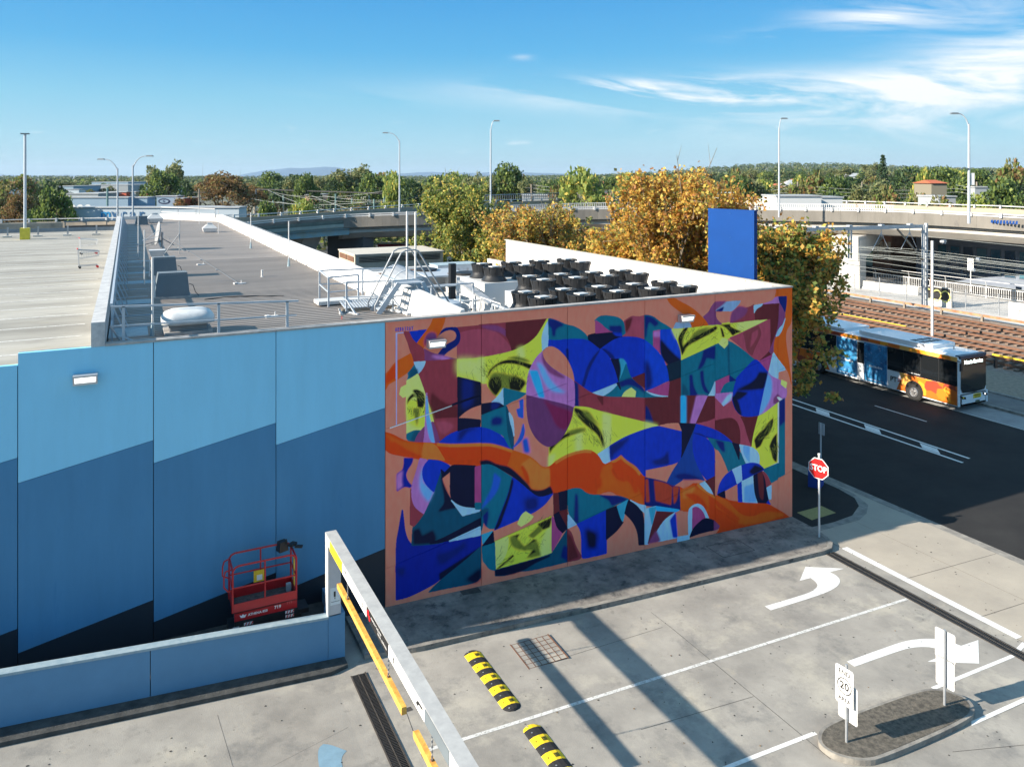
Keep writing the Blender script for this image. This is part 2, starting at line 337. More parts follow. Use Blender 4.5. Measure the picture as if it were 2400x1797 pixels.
b = MB(); b.flat([(27.9, -60), (42.6, -60), (42.6, 160), (27.9, 160)], -.1); b.build('road', M['asphalt'], kind='structure')
b = MB(); b.flat([(42.6, -60), (44.9, -60), (44.9, 160), (42.6, 160)], -.1); b.build('bus_bay', mat('bay_concrete', (.33, .335, .33), .85, vs=1.5, rgb2=(.25, .25, .25)), kind='structure')
b = MB(); b.box(44.9, -60, -.2, 45.15, 160, .03); b.build('kerb', M['kerb'], kind='structure')
b = MB(); b.flat([(45.15, -60), (47.6, -60), (47.6, 160), (45.15, 160)], .02); b.build('path', mat('far_path', (.20, .19, .175), .9, vs=1, rgb2=(.13, .125, .12)), kind='structure')
b = MB(); b.box(47.6, -60, -.2, 47.8, 160, .10); b.build('kerb', M['kerb'], kind='structure')
b = MB(); b.flat([(47.8, -60), (53.2, -60), (53.2, 160), (47.8, 160)], 0.0); b.build('verge', M['dirt'], kind='structure')
b = MB(); b.flat([(53.2, -60), (71.4, -60), (71.4, 160), (53.2, 160)], 0.0); b.build('rail_ballast', M['ballast'], kind='structure')
b = MB(); b.flat([(71.4, -60), (85.0, -60), (85.0, 130), (71.4, 130)], 0.02); b.build('plaza_pavement', mat('plaza_concrete', (.58, .57, .54), .85, vs=.5, rgb2=(.44, .43, .41)), kind='structure')
b = MB(); b.flat([(85.0, -60), (100, -60), (100, 130), (85.0, 130)], -.06); b.build('road', M['asph2'], kind='structure')
b = MB(); b.flat([(-40, 82), (23, 82), (23, 160), (-40, 160)], .0); b.flat([(27, 112), (60, 112), (60, 160), (27, 160)], .0); b.build('access_road', M['asph2'], kind='structure')
b = MB(); b.flat([(30, 104), (60, 96), (64, 122), (34, 134)], .012); b.build('lawn', M['grass'], kind='structure')
MURAL_GAIN = 1.35
# ------------------------------------------------------------------ painted wall: flat shapes in centimetres on the wall, rasterised here
MCOL=dict(S=(214,120,104),M=(122,52,68),P=(138,66,90),K=(82,32,42),P2=(110,52,66),U=(108,60,112),U3=(140,64,124),V=(152,108,182),
Y=(205,220,70),L=(192,224,120),B=(0,46,180),B2=(20,80,190),B3=(0,60,195),B4=(6,58,145),B5=(0,28,145),N=(4,12,48),N2=(0,26,110),N3=(2,34,56),
T=(0,100,130),D=(0,72,104),C=(128,188,232),C2=(112,160,205),C3=(140,160,220),Z=(30,160,230),Z2=(88,160,228),Z3=(40,150,190),O=(214,86,20),R=(208,60,12),
R2=(176,60,10),R3=(150,58,40),Q=(212,112,46),X=(14,20,12),G=(96,118,44),W=(222,232,240),E=(88,50,104),E2=(104,28,78))
def chaikin(p):
    import numpy as np
    p=[np.array(q,float) for q in p]
    for it in range(2):
        n=len(p); out=[]
        for i in range(n):
            a,b,c2=p[i-1],p[i],p[(i+1)%n]
            u=b-a; v=c2-b; lu=np.hypot(*u)+1e-9; lv=np.hypot(*v)+1e-9
            cs=(u@v)/(lu*lv)
            if cs>0.62: out+= [b-u*0.25, b+v*0.25]
            else: out.append(b)
        p=out
    return np.array(p)
def mural_pixels(data,WM,HM,ppm):
    import numpy as np
    W=int(WM*ppm); H=int(HM*ppm)
    s2l=lambda c:[((v/255+.055)/1.055)**2.4 if v>10 else v/255/12.92 for v in c]
    img=np.empty((H,W,3),np.float32); img[:]=s2l(MCOL['S'])
    for ln in data.strip().split('\n'):
        t=ln.split(); k=t[0]; bl=0
        if '~' in k: k,b=k.split('~'); bl=float(b)*0.017*ppm/4.6*.9
        pts=chaikin([tuple(float(v)/100*ppm for v in a.split(',')) for a in t[1:]])
        m=int(bl*3)+2
        x0=max(0,int(pts[:,0].min())-m);x1=min(W,int(pts[:,0].max())+m+1);y0=max(0,int(pts[:,1].min())-m);y1=min(H,int(pts[:,1].max())+m+1)
        if x1<=x0 or y1<=y0: continue
        yy=np.arange(y0,y1)+.5; xx=np.arange(x0,x1)+.5
        ins=np.zeros((y1-y0,x1-x0),bool)
        q=np.roll(pts,-1,0)
        for (ax,ay),(bx,by) in zip(pts,q):
            if ay==by: continue
            c=(ay>yy)!=(by>yy)
            if not c.any(): continue
            r=np.where(c)[0]
            xs=(bx-ax)*(yy[r]-ay)/(by-ay)+ax
            ins[r]^=xx[None,:]<xs[:,None]
        if k not in ('W','C3','G','X'):
            for _ in range(2):
                d=ins.copy(); d[1:]|=ins[:-1]; d[:-1]|=ins[1:]; d[:,1:]|=ins[:,:-1]; d[:,:-1]|=ins[:,1:]; ins=d
        a=ins.astype(np.float32)
        if bl>.6:
            h=int(bl*2.5)+1; kk=np.exp(-.5*(np.arange(-h,h+1)/bl)**2); kk/=kk.sum()
            b=np.zeros_like(a)
            pad=np.pad(a,((h,h),(0,0)))
            for i,w in enumerate(kk): b+=w*pad[i:i+a.shape[0]]
            pad=np.pad(b,((0,0),(h,h))); a=np.zeros_like(b)
            for i,w in enumerate(kk): a+=w*pad[:,i:i+a.shape[1]]
            a=np.clip(a*1.15,0,1)
        col=np.array(s2l(MCOL[k]),np.float32)
        img[y0:y1,x0:x1]=img[y0:y1,x0:x1]*(1-a[...,None])+col*a[...,None]
    return img
MURAL = """
M 298,866 396,865 542,865 528,842 508,814 481,794 450,782 417,772 362,766 298,762 229,766 228,864 311,864
P 298,852 330,849 362,838 391,813 409,788 417,772 362,766 298,763 230,767 230,846 279,853
U~8 310,861 362,860 394,842 396,824 371,841 330,853
K 396,865 542,865 528,842 508,814 481,794 450,782 417,772 414,790 404,812 395,826
B 72,865 133,866 121,850 109,839 97,827 83,843 75,855
N2 160,843 184,865 202,867 227,864 236,848 238,830 231,812 211,802 193,792 182,782 166,789 175,799 187,812 205,819 223,827 228,840 223,853 208,862 187,859 169,849
O 151,901 188,900 185,884 175,863 169,851 158,838 127,838 122,824 118,812 97,827 109,842 127,862 143,881
U~10 121,830 127,850 142,858 156,853 160,838 127,835 124,816
M 56,866 72,865 77,852 85,839 97,827 118,811 124,793 124,771 88,772 83,792 77,809 68,838
U 121,809 139,797 156,790 181,782 202,774 227,767 199,767 156,769 124,771 124,793
V~10 145,786 181,781 205,772 187,770 156,779
M 100,737 109,744 118,757 124,771 156,769 227,767 229,766 230,585 151,590 139,626 127,661 112,705
K~14 145,673 169,650 199,629 230,622 230,588 156,595 139,628
M 150,592 193,589 230,585 231,546 202,539 187,531 170,521 160,558
P~12 160,583 199,578 217,561 187,543 172,551
C 88,772 124,771 119,757 110,744 100,737
T 87,767 100,737 91,730 74,722 67,721 72,732 69,747 78,756
D~8 77,751 97,751 100,738 91,730 77,727
L 66,720 80,725 100,736 112,705 127,661 139,626 150,586 133,584 109,565 88,567 66,562 65,677
Y~14 68,660 115,654 139,623 145,588 115,573 91,579 68,599
X~6 84,690 97,691 112,682 122,671 124,644 115,632 100,636 97,656 97,672 88,682
X~7 66,646 68,668 85,680 96,672 83,668 71,656
G~10 83,636 106,633 103,602 97,578 91,607
L 48,701 65,708 74,704 77,678 68,675 54,672 44,682
T 66,560 88,567 108,564 109,560 97,548 90,530 74,537 65,548
D~12 91,565 109,560 97,548 90,530 77,537
U 90,530 97,548 109,564 127,578 148,585 160,558 170,521 154,519 121,526
V 128,683 130,652 133,618 140,583 147,548 154,519 119,526 124,558 125,614
Z2~4 128,669 131,646 133,615 141,583 148,548 153,520 143,527 134,556 128,599
B 169,520 199,538 231,546 264,550 311,546 309,547 330,543 362,525 394,494 417,467 422,451 417,455 298,485 187,509
N2~16 236,544 264,550 295,547 261,541 242,520 234,513
Y 229,766 298,762 362,766 417,772 450,782 481,794 508,814 528,842 544,865 550,865 550,775 528,761 508,748 491,726 479,700 471,674 469,629 444,640 388,658 365,633 346,653 330,673 331,684 327,681 306,686 229,712
L~18 437,779 454,783 461,747 440,743
L~30 230,765 279,760 305,746 305,705 230,728
L~16 298,761 317,762 320,686 298,694
C 550,860 550,775 528,761 527,782 525,803 530,827 542,850
X~7 330,696 333,716 346,729 368,742 401,749 434,744 467,731 492,721 479,709 454,723 427,732 394,737 368,734 346,721 335,704
G~10 397,753 427,758 461,747 491,729 461,735 427,746
G~16 336,695 346,712 371,712 404,699 434,693 461,675 466,666 457,655 444,641 407,653 371,659 358,637 339,660
X~9 336,687 346,697 371,700 382,684 380,661 360,637 346,653 332,672
X~9 404,690 427,692 447,681 461,674 466,666 457,655 444,642 409,653 406,676
G~8 378,688 394,692 406,676 404,655 384,660
N 230,712 306,686 308,647 306,630 310,618 279,613 254,603 231,586
N2~20 248,703 279,691 279,622 248,611
N 231,584 264,579 306,569 305,549 279,552 254,551 231,546
C 386,659 388,602 368,615 344,619 362,631 375,644
T 388,658 467,632 440,618 420,615 389,602
N 312,618 346,618 371,614 388,602 355,595 312,585
N2~12 346,617 375,612 362,597 346,595
T 312,583 355,594 397,600 407,575 411,548 422,496 419,455 401,481 388,507 362,525 330,543 312,547
N2~14 346,566 362,572 381,564 378,546 346,548
D 397,600 407,575 419,526 423,484 420,455 404,504 399,550
C 406,580 417,565 422,543 424,499 419,526 411,548
B2~5 434,585 447,587 444,612 456,615 456,555 440,562
B2~5 420,465 440,487 450,510 457,537 462,514 457,491 440,475
B2~14 454,485 471,489 481,440 461,444
T 550,865 559,865 591,852 619,839 648,832 676,816 696,798 704,782 662,789 616,792 580,791 552,796
N2~10 551,864 580,858 607,840 587,837 575,829 573,808 566,809 563,836 552,843
B 551,796 580,791 616,792 662,789 702,782 751,748 787,713 809,679 823,633 716,601 680,625 646,652 642,679 628,711 612,737 591,758 566,773 550,775
N2~6 751,748 720,723 698,691 687,658 678,631 685,630 695,657 708,690 728,719
N2~5 617,760 624,759 624,694 620,695
N 702,798 724,801 779,802 738,801 796,801 838,801 840,779 810,775 781,763 751,747 727,766 702,784
B~6 799,800 838,801 840,784 813,787
U3 731,848 731,803 779,803 800,802 772,818 753,836
T 723,841 738,854 759,860 804,853 831,844 846,828 852,806 851,786 840,784 838,799 799,802 772,817 755,834 732,848
N2~10 787,821 807,819 834,817 837,797 807,800 790,806
P 846,834 864,842 879,848 900,844 915,843 932,846 932,761 900,773 864,778 840,782 855,790 852,815
K~10 852,833 879,843 870,814 855,795
T 932,847 955,844 973,837 998,818 1027,803 1050,788 992,790 970,785 970,729 946,752 932,760
N2~12 935,845 967,836 992,814 976,805 952,825 942,808 939,773 935,768
U3 970,788 1000,789 1000,709 970,732
V~10 972,785 998,785 998,768 972,770
B3 1000,789 1050,788 1068,756 1081,732 1092,702 1091,675 1058,666 1017,677 1000,706
N~12 1001,757 1023,732 1058,698 1091,674 1036,659 1020,676 1001,709
N3 1027,662 1091,675 1091,611 1039,603 1034,629
B 751,747 781,763 810,775 840,779 864,778 900,773 932,761 932,645 873,637 864,660 849,692 843,704 793,708 775,731
B3 933,760 964,738 998,706 1017,677 1030,645 1036,608 1008,601 976,592 936,584
N2~20 936,690 952,671 964,619 958,594 937,589
N2~8 752,746 772,744 801,721 807,706 793,708 775,729
B 751,748 775,729 796,700 810,674 825,626 781,617 738,609 716,601
N 793,708 828,705 835,688 838,658 825,626 810,674
Z3~6 828,705 844,703 855,686 843,663 829,634 837,671
T 854,686 867,650 876,635 885,631 932,588 932,559 900,565 855,570 761,586 790,597 825,626 840,653
N2~12 825,625 861,633 885,631 930,593 932,578 903,601 861,616 834,609
K 882,634 932,645 932,595 903,614
C 738,606 781,616 824,625 796,602 755,586 738,592 755,586 714,602
N 816,624 825,626 832,600
L 846,590 876,601 894,587 889,558 859,547 835,570
T 934,582 964,571 998,562 1034,552 934,558
C 939,582 964,571 998,561 1036,555 1034,551 998,557 964,566
U3 946,581 986,591 1039,603 1040,585 1036,555 992,564
K 1041,602 1090,610 1090,544 1035,551 1040,585
K 934,558 1090,544 1091,450 1040,455 989,456 935,474 935,557
N2~8 937,530 947,521 968,469 935,474
M 647,652 680,626 716,601 761,584 824,574 837,574 933,558 933,475 738,540 698,559 648,570 649,616
N2~10 648,650 661,641 663,565 648,571
K~5 738,587 759,584 759,557
Y 646,566 698,558 738,540 931,475 989,455 931,449 885,442 837,432 788,414 738,394 738,396 705,413 669,416 633,409 621,412 591,404 552,380 552,447 598,476
L~22 655,480 676,477 676,415 655,412
L~14 761,529 791,517 789,414 761,403
L~18 931,474 989,455 935,450
L~14 552,416 573,419 563,390 552,383
C 738,393 788,413 791,361 771,353 757,361 749,379
X~9 646,564 676,554 716,512 749,476 765,439 764,408 755,428 738,462 705,488 676,514 648,546
G~14 676,554 705,544 727,513 753,484 720,505 691,530
X~10 552,446 587,468 619,485 673,488 673,480 623,472 591,459 563,439 554,422
G~14 619,488 655,492 691,490 691,478 633,477
E 528,762 508,748 491,726 479,703 472,677 469,629 471,569 479,529 494,497 515,470 542,451 559,448 587,459 612,483 633,520 644,562 649,601 647,647 642,679 628,711 612,737 591,758 566,773 546,774
E2~14 534,603 563,581 616,559 640,547 633,520 612,495 580,512 563,551
V 528,762 534,739 549,719 570,702 598,684 633,664 646,652 649,601 647,566 616,580 563,598 511,615 469,629 472,677 479,703 491,726 508,748
U~10 528,758 535,733 563,703 612,667 598,668 549,692 528,728
Z~8 481,703 508,700 522,662 533,612 515,616 494,665
Z2~14 508,727 528,716 549,674 580,637 612,618 563,627 535,660
S 529,761 546,774 566,773 591,758 612,737 628,711 642,679 646,652 633,664 598,684 570,702 549,719 534,739
T 1092,675 1098,678 1175,698 1248,717 1306,732 1438,642 1417,622 1376,595 1344,573 1286,576 1266,532 1248,580 1245,579 1230,549 1214,531 1098,545 1092,545
N2~10 1194,699 1246,709 1244,663 1206,673 1190,640 1167,634 1186,668
N2~8 1130,616 1140,615 1144,575 1167,537 1132,541
N2~8 1179,623 1190,625 1194,575 1218,541 1198,547 1182,580
D~8 1306,710 1312,709 1315,595 1312,596
D~12 1098,590 1120,565 1124,542 1098,545
Y 1050,788 1097,789 1136,790 1136,789 1214,790 1254,789 1355,790 1516,788 1376,747 1306,732 1248,718 1175,698 1098,678 1092,676 1092,702 1081,732 1068,756
L~14 1052,787 1097,787 1074,756 1068,757
L~20 1355,789 1511,787 1376,749 1351,762
G~16 1132,792 1103,774 1097,743 1103,717 1136,750 1155,776 1234,785 1214,771 1136,741 1123,728 1097,694 1081,729 1078,750
X~8 1251,783 1194,767 1120,740 1098,720 1098,705 1120,724 1175,741 1234,760 1258,773
X~6 1132,802 1103,786 1081,763 1078,748 1087,721 1095,690 1108,711 1098,720 1092,744 1110,770
X~8 1254,786 1318,785 1318,776 1343,763 1376,751 1343,747 1330,739 1302,770 1282,781
X~7 1270,777 1282,771 1292,738 1280,740
L 1280,736 1306,727 1306,710 1290,698 1264,718
P 1316,733 1376,747 1518,788 1518,676 1513,664 1485,641 1462,634 1438,642 1376,690
P2 1390,749 1455,766 1470,742 1462,717 1438,684 1424,658 1397,679 1390,724 1382,744
P~6 1426,740 1451,750 1451,725 1417,689
K 1433,813 1438,827 1460,839 1477,846 1563,846 1577,831 1592,807 1594,787 1581,759 1559,748 1546,719 1533,662 1520,649 1485,638 1462,633 1513,664 1519,680 1518,788 1438,790
U 1563,846 1592,807 1594,787 1581,759 1559,748 1546,719 1533,662 1522,653 1511,664 1537,710 1559,760
M 1318,790 1334,817 1376,833 1401,839 1417,840 1433,848 1436,790 1334,789
U~12 1318,790 1322,825 1351,844 1376,846 1401,834 1392,813 1351,797
U 1192,821 1218,836 1230,857 1247,871 1250,836 1248,815 1262,798 1278,788 1214,790
C2 1250,839 1270,860 1298,868 1367,866 1361,856 1334,836 1322,832
U~10 1248,871 1298,870 1286,862 1250,843
N2~6 1251,837 1286,849 1280,836
O 1030,898 1066,897 1081,885 1132,862 1165,838 1144,854 1175,830 1202,806 1214,790 1136,789 1134,827 1105,841 1100,840 1065,862 1039,882
C2 1058,792 1068,810 1129,804 1136,790 1097,790
O 1548,906 1630,908 1628,765 1603,744 1593,715 1599,672 1608,628 1617,584 1625,524 1610,575 1588,598 1563,616 1542,645 1534,662 1536,701 1546,719 1561,723 1577,736 1585,758 1594,784 1596,810 1599,867 1539,867 1546,886
V 1477,847 1528,854 1538,867 1560,868 1563,846 1502,847
C 1434,844 1477,847 1472,840 1447,833 1435,816
N2 1559,868 1599,867 1599,843 1592,807 1574,835 1563,846
C 1594,786 1583,755 1572,733 1559,720 1545,719 1557,744 1581,759
C 1533,657 1555,629 1590,594 1593,585 1557,581 1555,552 1528,562 1511,576 1504,587 1515,634
U3 1455,630 1524,649 1504,586 1485,605
V 1504,586 1520,568 1555,552 1572,545 1596,524 1601,497 1596,478 1581,467 1563,464 1528,454 1485,431 1455,426 1477,496 1494,559
Z2~14 1502,582 1524,556 1520,491 1485,444 1455,427 1477,496
U~8 1535,483 1555,495 1572,478 1555,461 1533,464
W 1549,484 1559,487 1590,466 1563,467
L 1574,548 1601,535 1596,514 1571,532
B 1443,640 1458,631 1485,605 1503,586 1494,559 1472,487 1455,425 1430,425 1372,436 1343,463 1328,490 1326,522 1334,552 1343,576 1359,590 1392,612 1426,636
N~12 1500,583 1460,589 1443,565 1409,550 1351,536 1417,530 1481,528 1494,559
N~10 1327,515 1351,503 1367,459 1372,437 1343,463
N~10 1351,530 1401,519 1359,499 1330,505
T 1266,532 1282,558 1298,572 1343,573 1334,552 1328,529
U3 1248,579 1313,594 1314,574 1286,567 1266,532 1248,536
N2 1315,594 1345,573 1315,573
C 1214,531 1230,549 1246,580 1246,526
V 1248,534 1328,529 1324,503 1294,488 1278,462 1258,448 1248,450
C~10 1310,524 1326,525 1318,504 1286,489 1266,460 1274,491
Z 1091,546 1110,544 1110,447 1091,450
K 1108,544 1168,537 1143,440 1108,447
Z~10 1092,544 1112,542 1112,447 1092,450
V 1170,536 1211,531 1157,436 1139,442
V~10 1161,537 1199,532 1154,439 1132,443
K 1213,530 1244,526 1244,445 1219,438 1157,437
P 1248,518 1286,482 1325,498 1339,461 1369,435 1388,404 1402,359 1421,318 1411,319 1364,331 1318,345 1248,403 1156,437 1219,438 1248,445
K 1248,436 1318,438 1346,424 1362,394 1366,365 1364,332 1328,345 1291,379 1248,406
K 1369,435 1411,425 1457,425 1421,318 1402,359 1388,404
Y 1456,425 1487,431 1526,450 1559,464 1559,230 1473,214 1454,294 1423,311 1430,355
W~3 1554,463 1563,464 1561,230 1473,212 1471,217 1554,234
X~8 1531,408 1506,395 1487,372 1458,362 1435,337 1444,303 1468,310 1482,337 1511,350 1531,384
X~9 1550,348 1526,330 1511,303 1521,280 1528,250 1548,234 1553,282 1548,320
T 1563,466 1590,475 1590,182 1557,176 1487,166 1497,218 1561,230
N2~12 1564,466 1589,475 1589,387 1564,372
T 1487,220 1557,230 1555,170 1521,162 1482,210
B 1140,405 1156,437 1188,427 1248,403 1291,376 1318,354 1330,343 1286,354 1248,367 1197,384
N2~6 1138,405 1175,400 1206,381 1248,366 1224,377
B 1148,403 1145,404 1197,384 1228,360 1245,330 1244,233 1210,224 1175,262 1149,310 1138,360
B4 1156,436 1137,401 1090,324 1075,308 1053,285 1028,248 1053,230 1097,246 1098,251 1145,246 1197,227 1175,262 1149,310 1138,360 1143,404 1156,436
N2~12 1062,266 1110,268 1181,235 1092,247
N 1082,450 1156,437 1137,401 1092,327 1092,424
B 788,414 837,432 885,442 931,449 989,454 1040,440 1091,422 1091,326 1075,309 935,309 935,281 914,308 898,324 877,338 833,374 797,360 791,365
N2~16 789,412 849,427 869,430 833,402 801,387 793,365
N2~14 964,334 1015,336 1032,358 1036,315 981,318
S 998,454 1040,455 1079,450 1091,423 1040,440
R -4,576 25,564 54,543 83,532 121,526 163,517 211,506 308,495 307,494 342,489 381,474 417,457 454,441 481,427 504,408 525,385 552,380 573,394 621,412 637,409 680,417 716,409 742,389 757,362 768,355 771,354 797,361 809,362 833,374 857,351 898,324 914,298 935,281 964,272 998,260 1028,248 1053,230 1084,224 1106,208 1137,222 1154,226 1140,223 1167,222 1184,205 1228,176 1246,161 1264,159 1296,143 1318,128 1449,99 1497,90 1531,67 1585,35 1622,6 1620,2 1355,11 1250,11 1250,22 1266,33 1260,58 1242,76 1215,88 1197,123 1162,148 1136,144 1123,130 1098,135 1123,132 1088,141 981,173 931,186 910,192 869,219 825,238 787,266 738,257 753,254 724,258 694,269 676,288 651,295 623,294 566,292 556,318 528,308 487,315 474,345 444,368 420,392 401,411 362,423 336,439 307,439 307,428 280,429 247,430 215,444 167,466 104,480 58,496 12,511 -4,530
Q 121,525 154,518 169,494 187,463 156,472 109,481 113,503
O~10 -1,570 39,542 115,520 109,487 54,512
O 417,456 454,441 481,427 504,408 525,385 552,380 554,319 528,308 487,315 474,345 444,368 401,412 411,430
Q~10 450,405 481,421 508,399 528,378 552,374 552,319 525,312 487,324 471,375
O~10 761,347 793,355 809,306 849,285 906,255 926,190 869,221 825,239 787,268 738,258 745,303
O~12 1088,209 1132,219 1181,192 1214,169 1214,115 1088,142
Q~14 1101,203 1154,211 1137,186 1101,179
O~10 1248,158 1296,139 1364,77 1411,50 1506,57 1585,28 1506,21 1364,31 1296,80 1248,120
R2~8 454,402 474,372 478,341 472,342 464,367 450,398
R2~9 857,308 891,281 902,239 891,237 875,274 849,299
R2~8 801,340 818,309 853,288 845,284 812,300 796,331
R2~14 720,321 753,309 753,284 724,273 702,293
R2~10 25,544 68,510 112,486 109,480 62,499 19,526
R2~10 193,474 248,453 305,453 305,433 248,439 199,456
Q~4 163,517 211,506 308,495 308,489 211,500 163,512
Q~4 307,494 342,489 381,474 417,457 416,452 380,469 342,484 307,489
Q~4 573,395 621,412 680,417 716,409 713,404 680,412 622,406 578,389
Q~4 791,361 809,362 833,374 857,351 898,324 914,298 909,295 891,320 853,346 833,367 810,356
R2~10 1110,191 1154,187 1190,155 1214,122 1190,123 1146,164
R2~8 1248,148 1286,116 1346,70 1364,52 1346,56 1286,99 1248,130
Q~5 1167,221 1184,205 1228,175 1246,160 1244,154 1224,168 1180,198 1162,215
R2 1318,127 1449,98 1497,89 1458,52 1402,57 1364,77 1332,108
R2~5 1248,116 1300,86 1355,48 1356,11 1350,16 1346,45 1296,76 1248,110
N~8 307,440 333,440 362,420 404,407 427,388 474,339 487,316 528,308 556,317 567,294 542,287 511,289 481,314 444,350 411,379 368,407 339,424 309,427
N2 935,281 964,272 998,260 1028,248 1053,230 1082,223 1086,141 1023,161 981,173 933,186
R3~6 937,274 945,272 951,196 939,198
R3~6 974,264 1023,246 1049,228 1045,168 981,194
R3~6 1056,227 1079,223 1071,177 1060,169
C 1122,130 1136,144 1162,149 1184,139 1198,123 1216,87 1200,90 1180,121 1158,137 1144,135 1140,61 1130,39 1125,37
U3 1143,136 1162,138 1188,117 1200,91 1167,77 1142,61
N 1200,91 1242,72 1242,38 1180,40 1130,35 1143,61 1167,77
U 1242,72 1266,47 1262,40 1242,37
C 1175,218 1200,223 1224,198 1238,170 1210,184
K 1202,222 1244,233 1244,161 1228,193
T 1213,378 1248,367 1286,355 1328,344 1374,296 1397,255 1346,251 1309,241 1291,281 1264,327 1246,333 1228,360
N2~10 1250,364 1286,352 1291,316 1273,326
N 1328,344 1363,331 1361,275 1346,307
C 1363,331 1423,313 1454,290 1461,264 1458,245 1430,255 1395,257 1374,296
Z2~6 1383,323 1411,315 1411,258 1383,294
B 1257,164 1266,201 1291,228 1328,243 1374,251 1411,256 1458,245 1487,218 1432,204 1374,194 1291,172
N~12 1439,242 1482,221 1430,208 1411,222
C 1328,244 1370,252 1375,192 1351,189 1341,219
N 1257,164 1291,172 1294,145 1273,155
B 1354,185 1375,192 1379,116 1357,120
C 1375,192 1432,204 1435,175 1439,145 1452,99 1379,116
Z2~10 1388,169 1430,172 1444,105 1388,115
N 1432,204 1473,213 1497,171 1506,137 1509,100 1497,89 1454,99 1437,138
K~6 1454,208 1475,209 1482,148 1478,106 1463,116
M 1475,213 1497,200 1519,158 1497,150 1492,183
C 1498,147 1521,152 1520,100 1509,102
B 1497,90 1516,81 1506,97
T 310,427 339,425 368,407 417,371 414,349 401,316 381,273 358,221 333,224 317,250 310,222
B2~10 355,395 375,374 365,334 317,296 310,292 330,323 349,352
N2~10 317,285 330,288 333,264 326,231 317,253
B 419,370 444,350 481,314 511,289 542,288 566,292 542,266 508,249 467,238 417,227 355,216 381,273 404,321
N2~24 461,293 508,291 508,255 467,256
N~6 417,366 406,321 383,272 357,217 371,222 391,271 409,315 420,354
L 466,252 493,232 484,220 449,209 437,219 450,245
Y 355,178 559,219 558,95 358,89
L 356,177 401,185 404,168 394,123 358,92
L~14 528,154 558,194 558,95 515,97
X~8 508,204 563,217 554,185 528,181 515,196
G~10 474,171 515,199 528,181 494,161
X~7 417,183 447,186 434,174 437,158 461,138 494,158 508,152 477,138 464,129 450,140 424,170
G~14 407,185 427,184 461,141 508,152 522,98 467,101 494,122 447,132 414,151
X~7 467,100 494,125 525,96 508,115 491,114
X~4 358,89 420,124 425,119 375,92
T 313,175 355,178 358,88 336,97 326,114 314,128
Z3 312,209 349,213 315,180
N 313,175 350,211 353,178
D 358,88 558,94 567,104 620,164 623,58 481,59 437,68 397,63 358,71
N~6 358,87 558,92 494,80 461,67 411,63 360,72
N2~10 608,113 621,104 622,61 598,79
U3 563,218 573,206 602,157 584,131 563,104
N 584,291 621,293 619,228 587,230
K 569,292 585,290 589,230 570,222
N 570,222 591,229 608,196 623,168 602,157 580,180
K 591,229 620,229 623,172 608,196
M 623,165 637,150 651,104 676,62 666,55 624,58
K~10 624,150 637,132 662,65 626,60
T 623,294 651,295 676,288 694,269 724,258 738,257 777,245 825,238 865,219 817,211 773,199 738,192 655,176 623,213
N2~10 653,277 660,269 662,176 648,188
N2~8 749,253 825,236 857,220 797,211 785,233
C 624,213 655,174 623,168
B 658,174 774,198 774,53 684,54 676,62 676,145
N~22 691,152 735,127 731,78 702,88
N 774,199 818,205 833,157 843,144 817,120 774,99
Z3 818,205 865,218 851,184 841,147 832,161
N 865,217 898,196 929,159 930,50 908,53 904,96 885,137 849,174 857,200
C 867,218 910,192 936,184 935,158 929,160 898,196
C 933,172 981,173 962,108 947,48 933,50
Z3~6 951,172 982,171 964,111
Z 981,173 1084,141 1062,136 985,153
K 984,154 1062,136 1015,118 981,84 947,50 962,101
C 1062,135 1071,73 1073,45 991,48 981,80 1015,118
B~8 1043,113 1066,133 1073,46 1056,50
U~10 948,50 981,87 998,49
C 1075,46 1127,42 1126,11 1075,15
B5 52,338 56,302 59,272 68,244 82,224 199,212 307,210 307,173 264,155 199,127 170,98 119,83 67,72 33,73 32,237 41,279 48,318
N2~18 163,177 218,180 251,198 257,184 212,158 170,146
N~8 170,119 231,141 307,172 238,125 173,99
N2~16 36,166 61,161 54,139 39,148
D 84,274 87,280 98,288 119,314 148,368 175,438 179,389 205,342 225,312 247,283 334,285 307,262 199,212 135,216 82,225
N~12 148,255 157,235 154,218 88,228 87,267 104,269 113,244
N 179,224 307,262 307,235 202,212 135,218
C 200,212 306,236 307,210
D 307,172 307,76 290,64 199,70 135,72 163,93 199,112 264,146
N~16 257,81 307,106 307,73 290,64
M 78,398 82,356 94,333 119,313 98,288 87,281 77,288
V 107,480 129,473 116,450 116,421 129,398 151,373 119,313 94,333 82,362 81,403 94,436
Z2~14 119,453 113,409 149,373 135,346 110,380 108,425
B 135,472 170,464 199,447 205,439 205,430 186,424 175,438 151,373 129,395 116,421 116,453
N 175,437 187,425 205,439 215,444 290,428 289,296 254,306 225,320 205,342 206,426 177,409 179,416
N~8 175,411 181,386 187,352 188,330 167,311 205,312 225,312 199,350
C 207,339 225,320 251,305 304,292 303,285 246,282
U3 289,425 307,425 307,310 289,313
T 289,313 307,310 307,291 290,294
B5~4 58,489 84,484 82,471 67,453 61,439 67,420 80,404 77,399 58,407 36,396 36,446 54,455 58,472
V~10 36,443 51,452 47,421 51,408 37,399
O -4,743 11,755 29,778 54,789 78,799 83,783 87,766 71,746 54,737 33,726 13,719 5,712 -2,696
R~10 -1,740 31,775 33,736 -1,718
C3 31,866 56,866 56,863 36,863 35,591 32,592
W 13,587 210,628 211,625 14,584
N~3 211,630 306,649 306,646 212,627
"""
PPM = 100; MW, MH = 16.3, 9.1
pix = mural_pixels(MURAL, MW, MH, PPM)
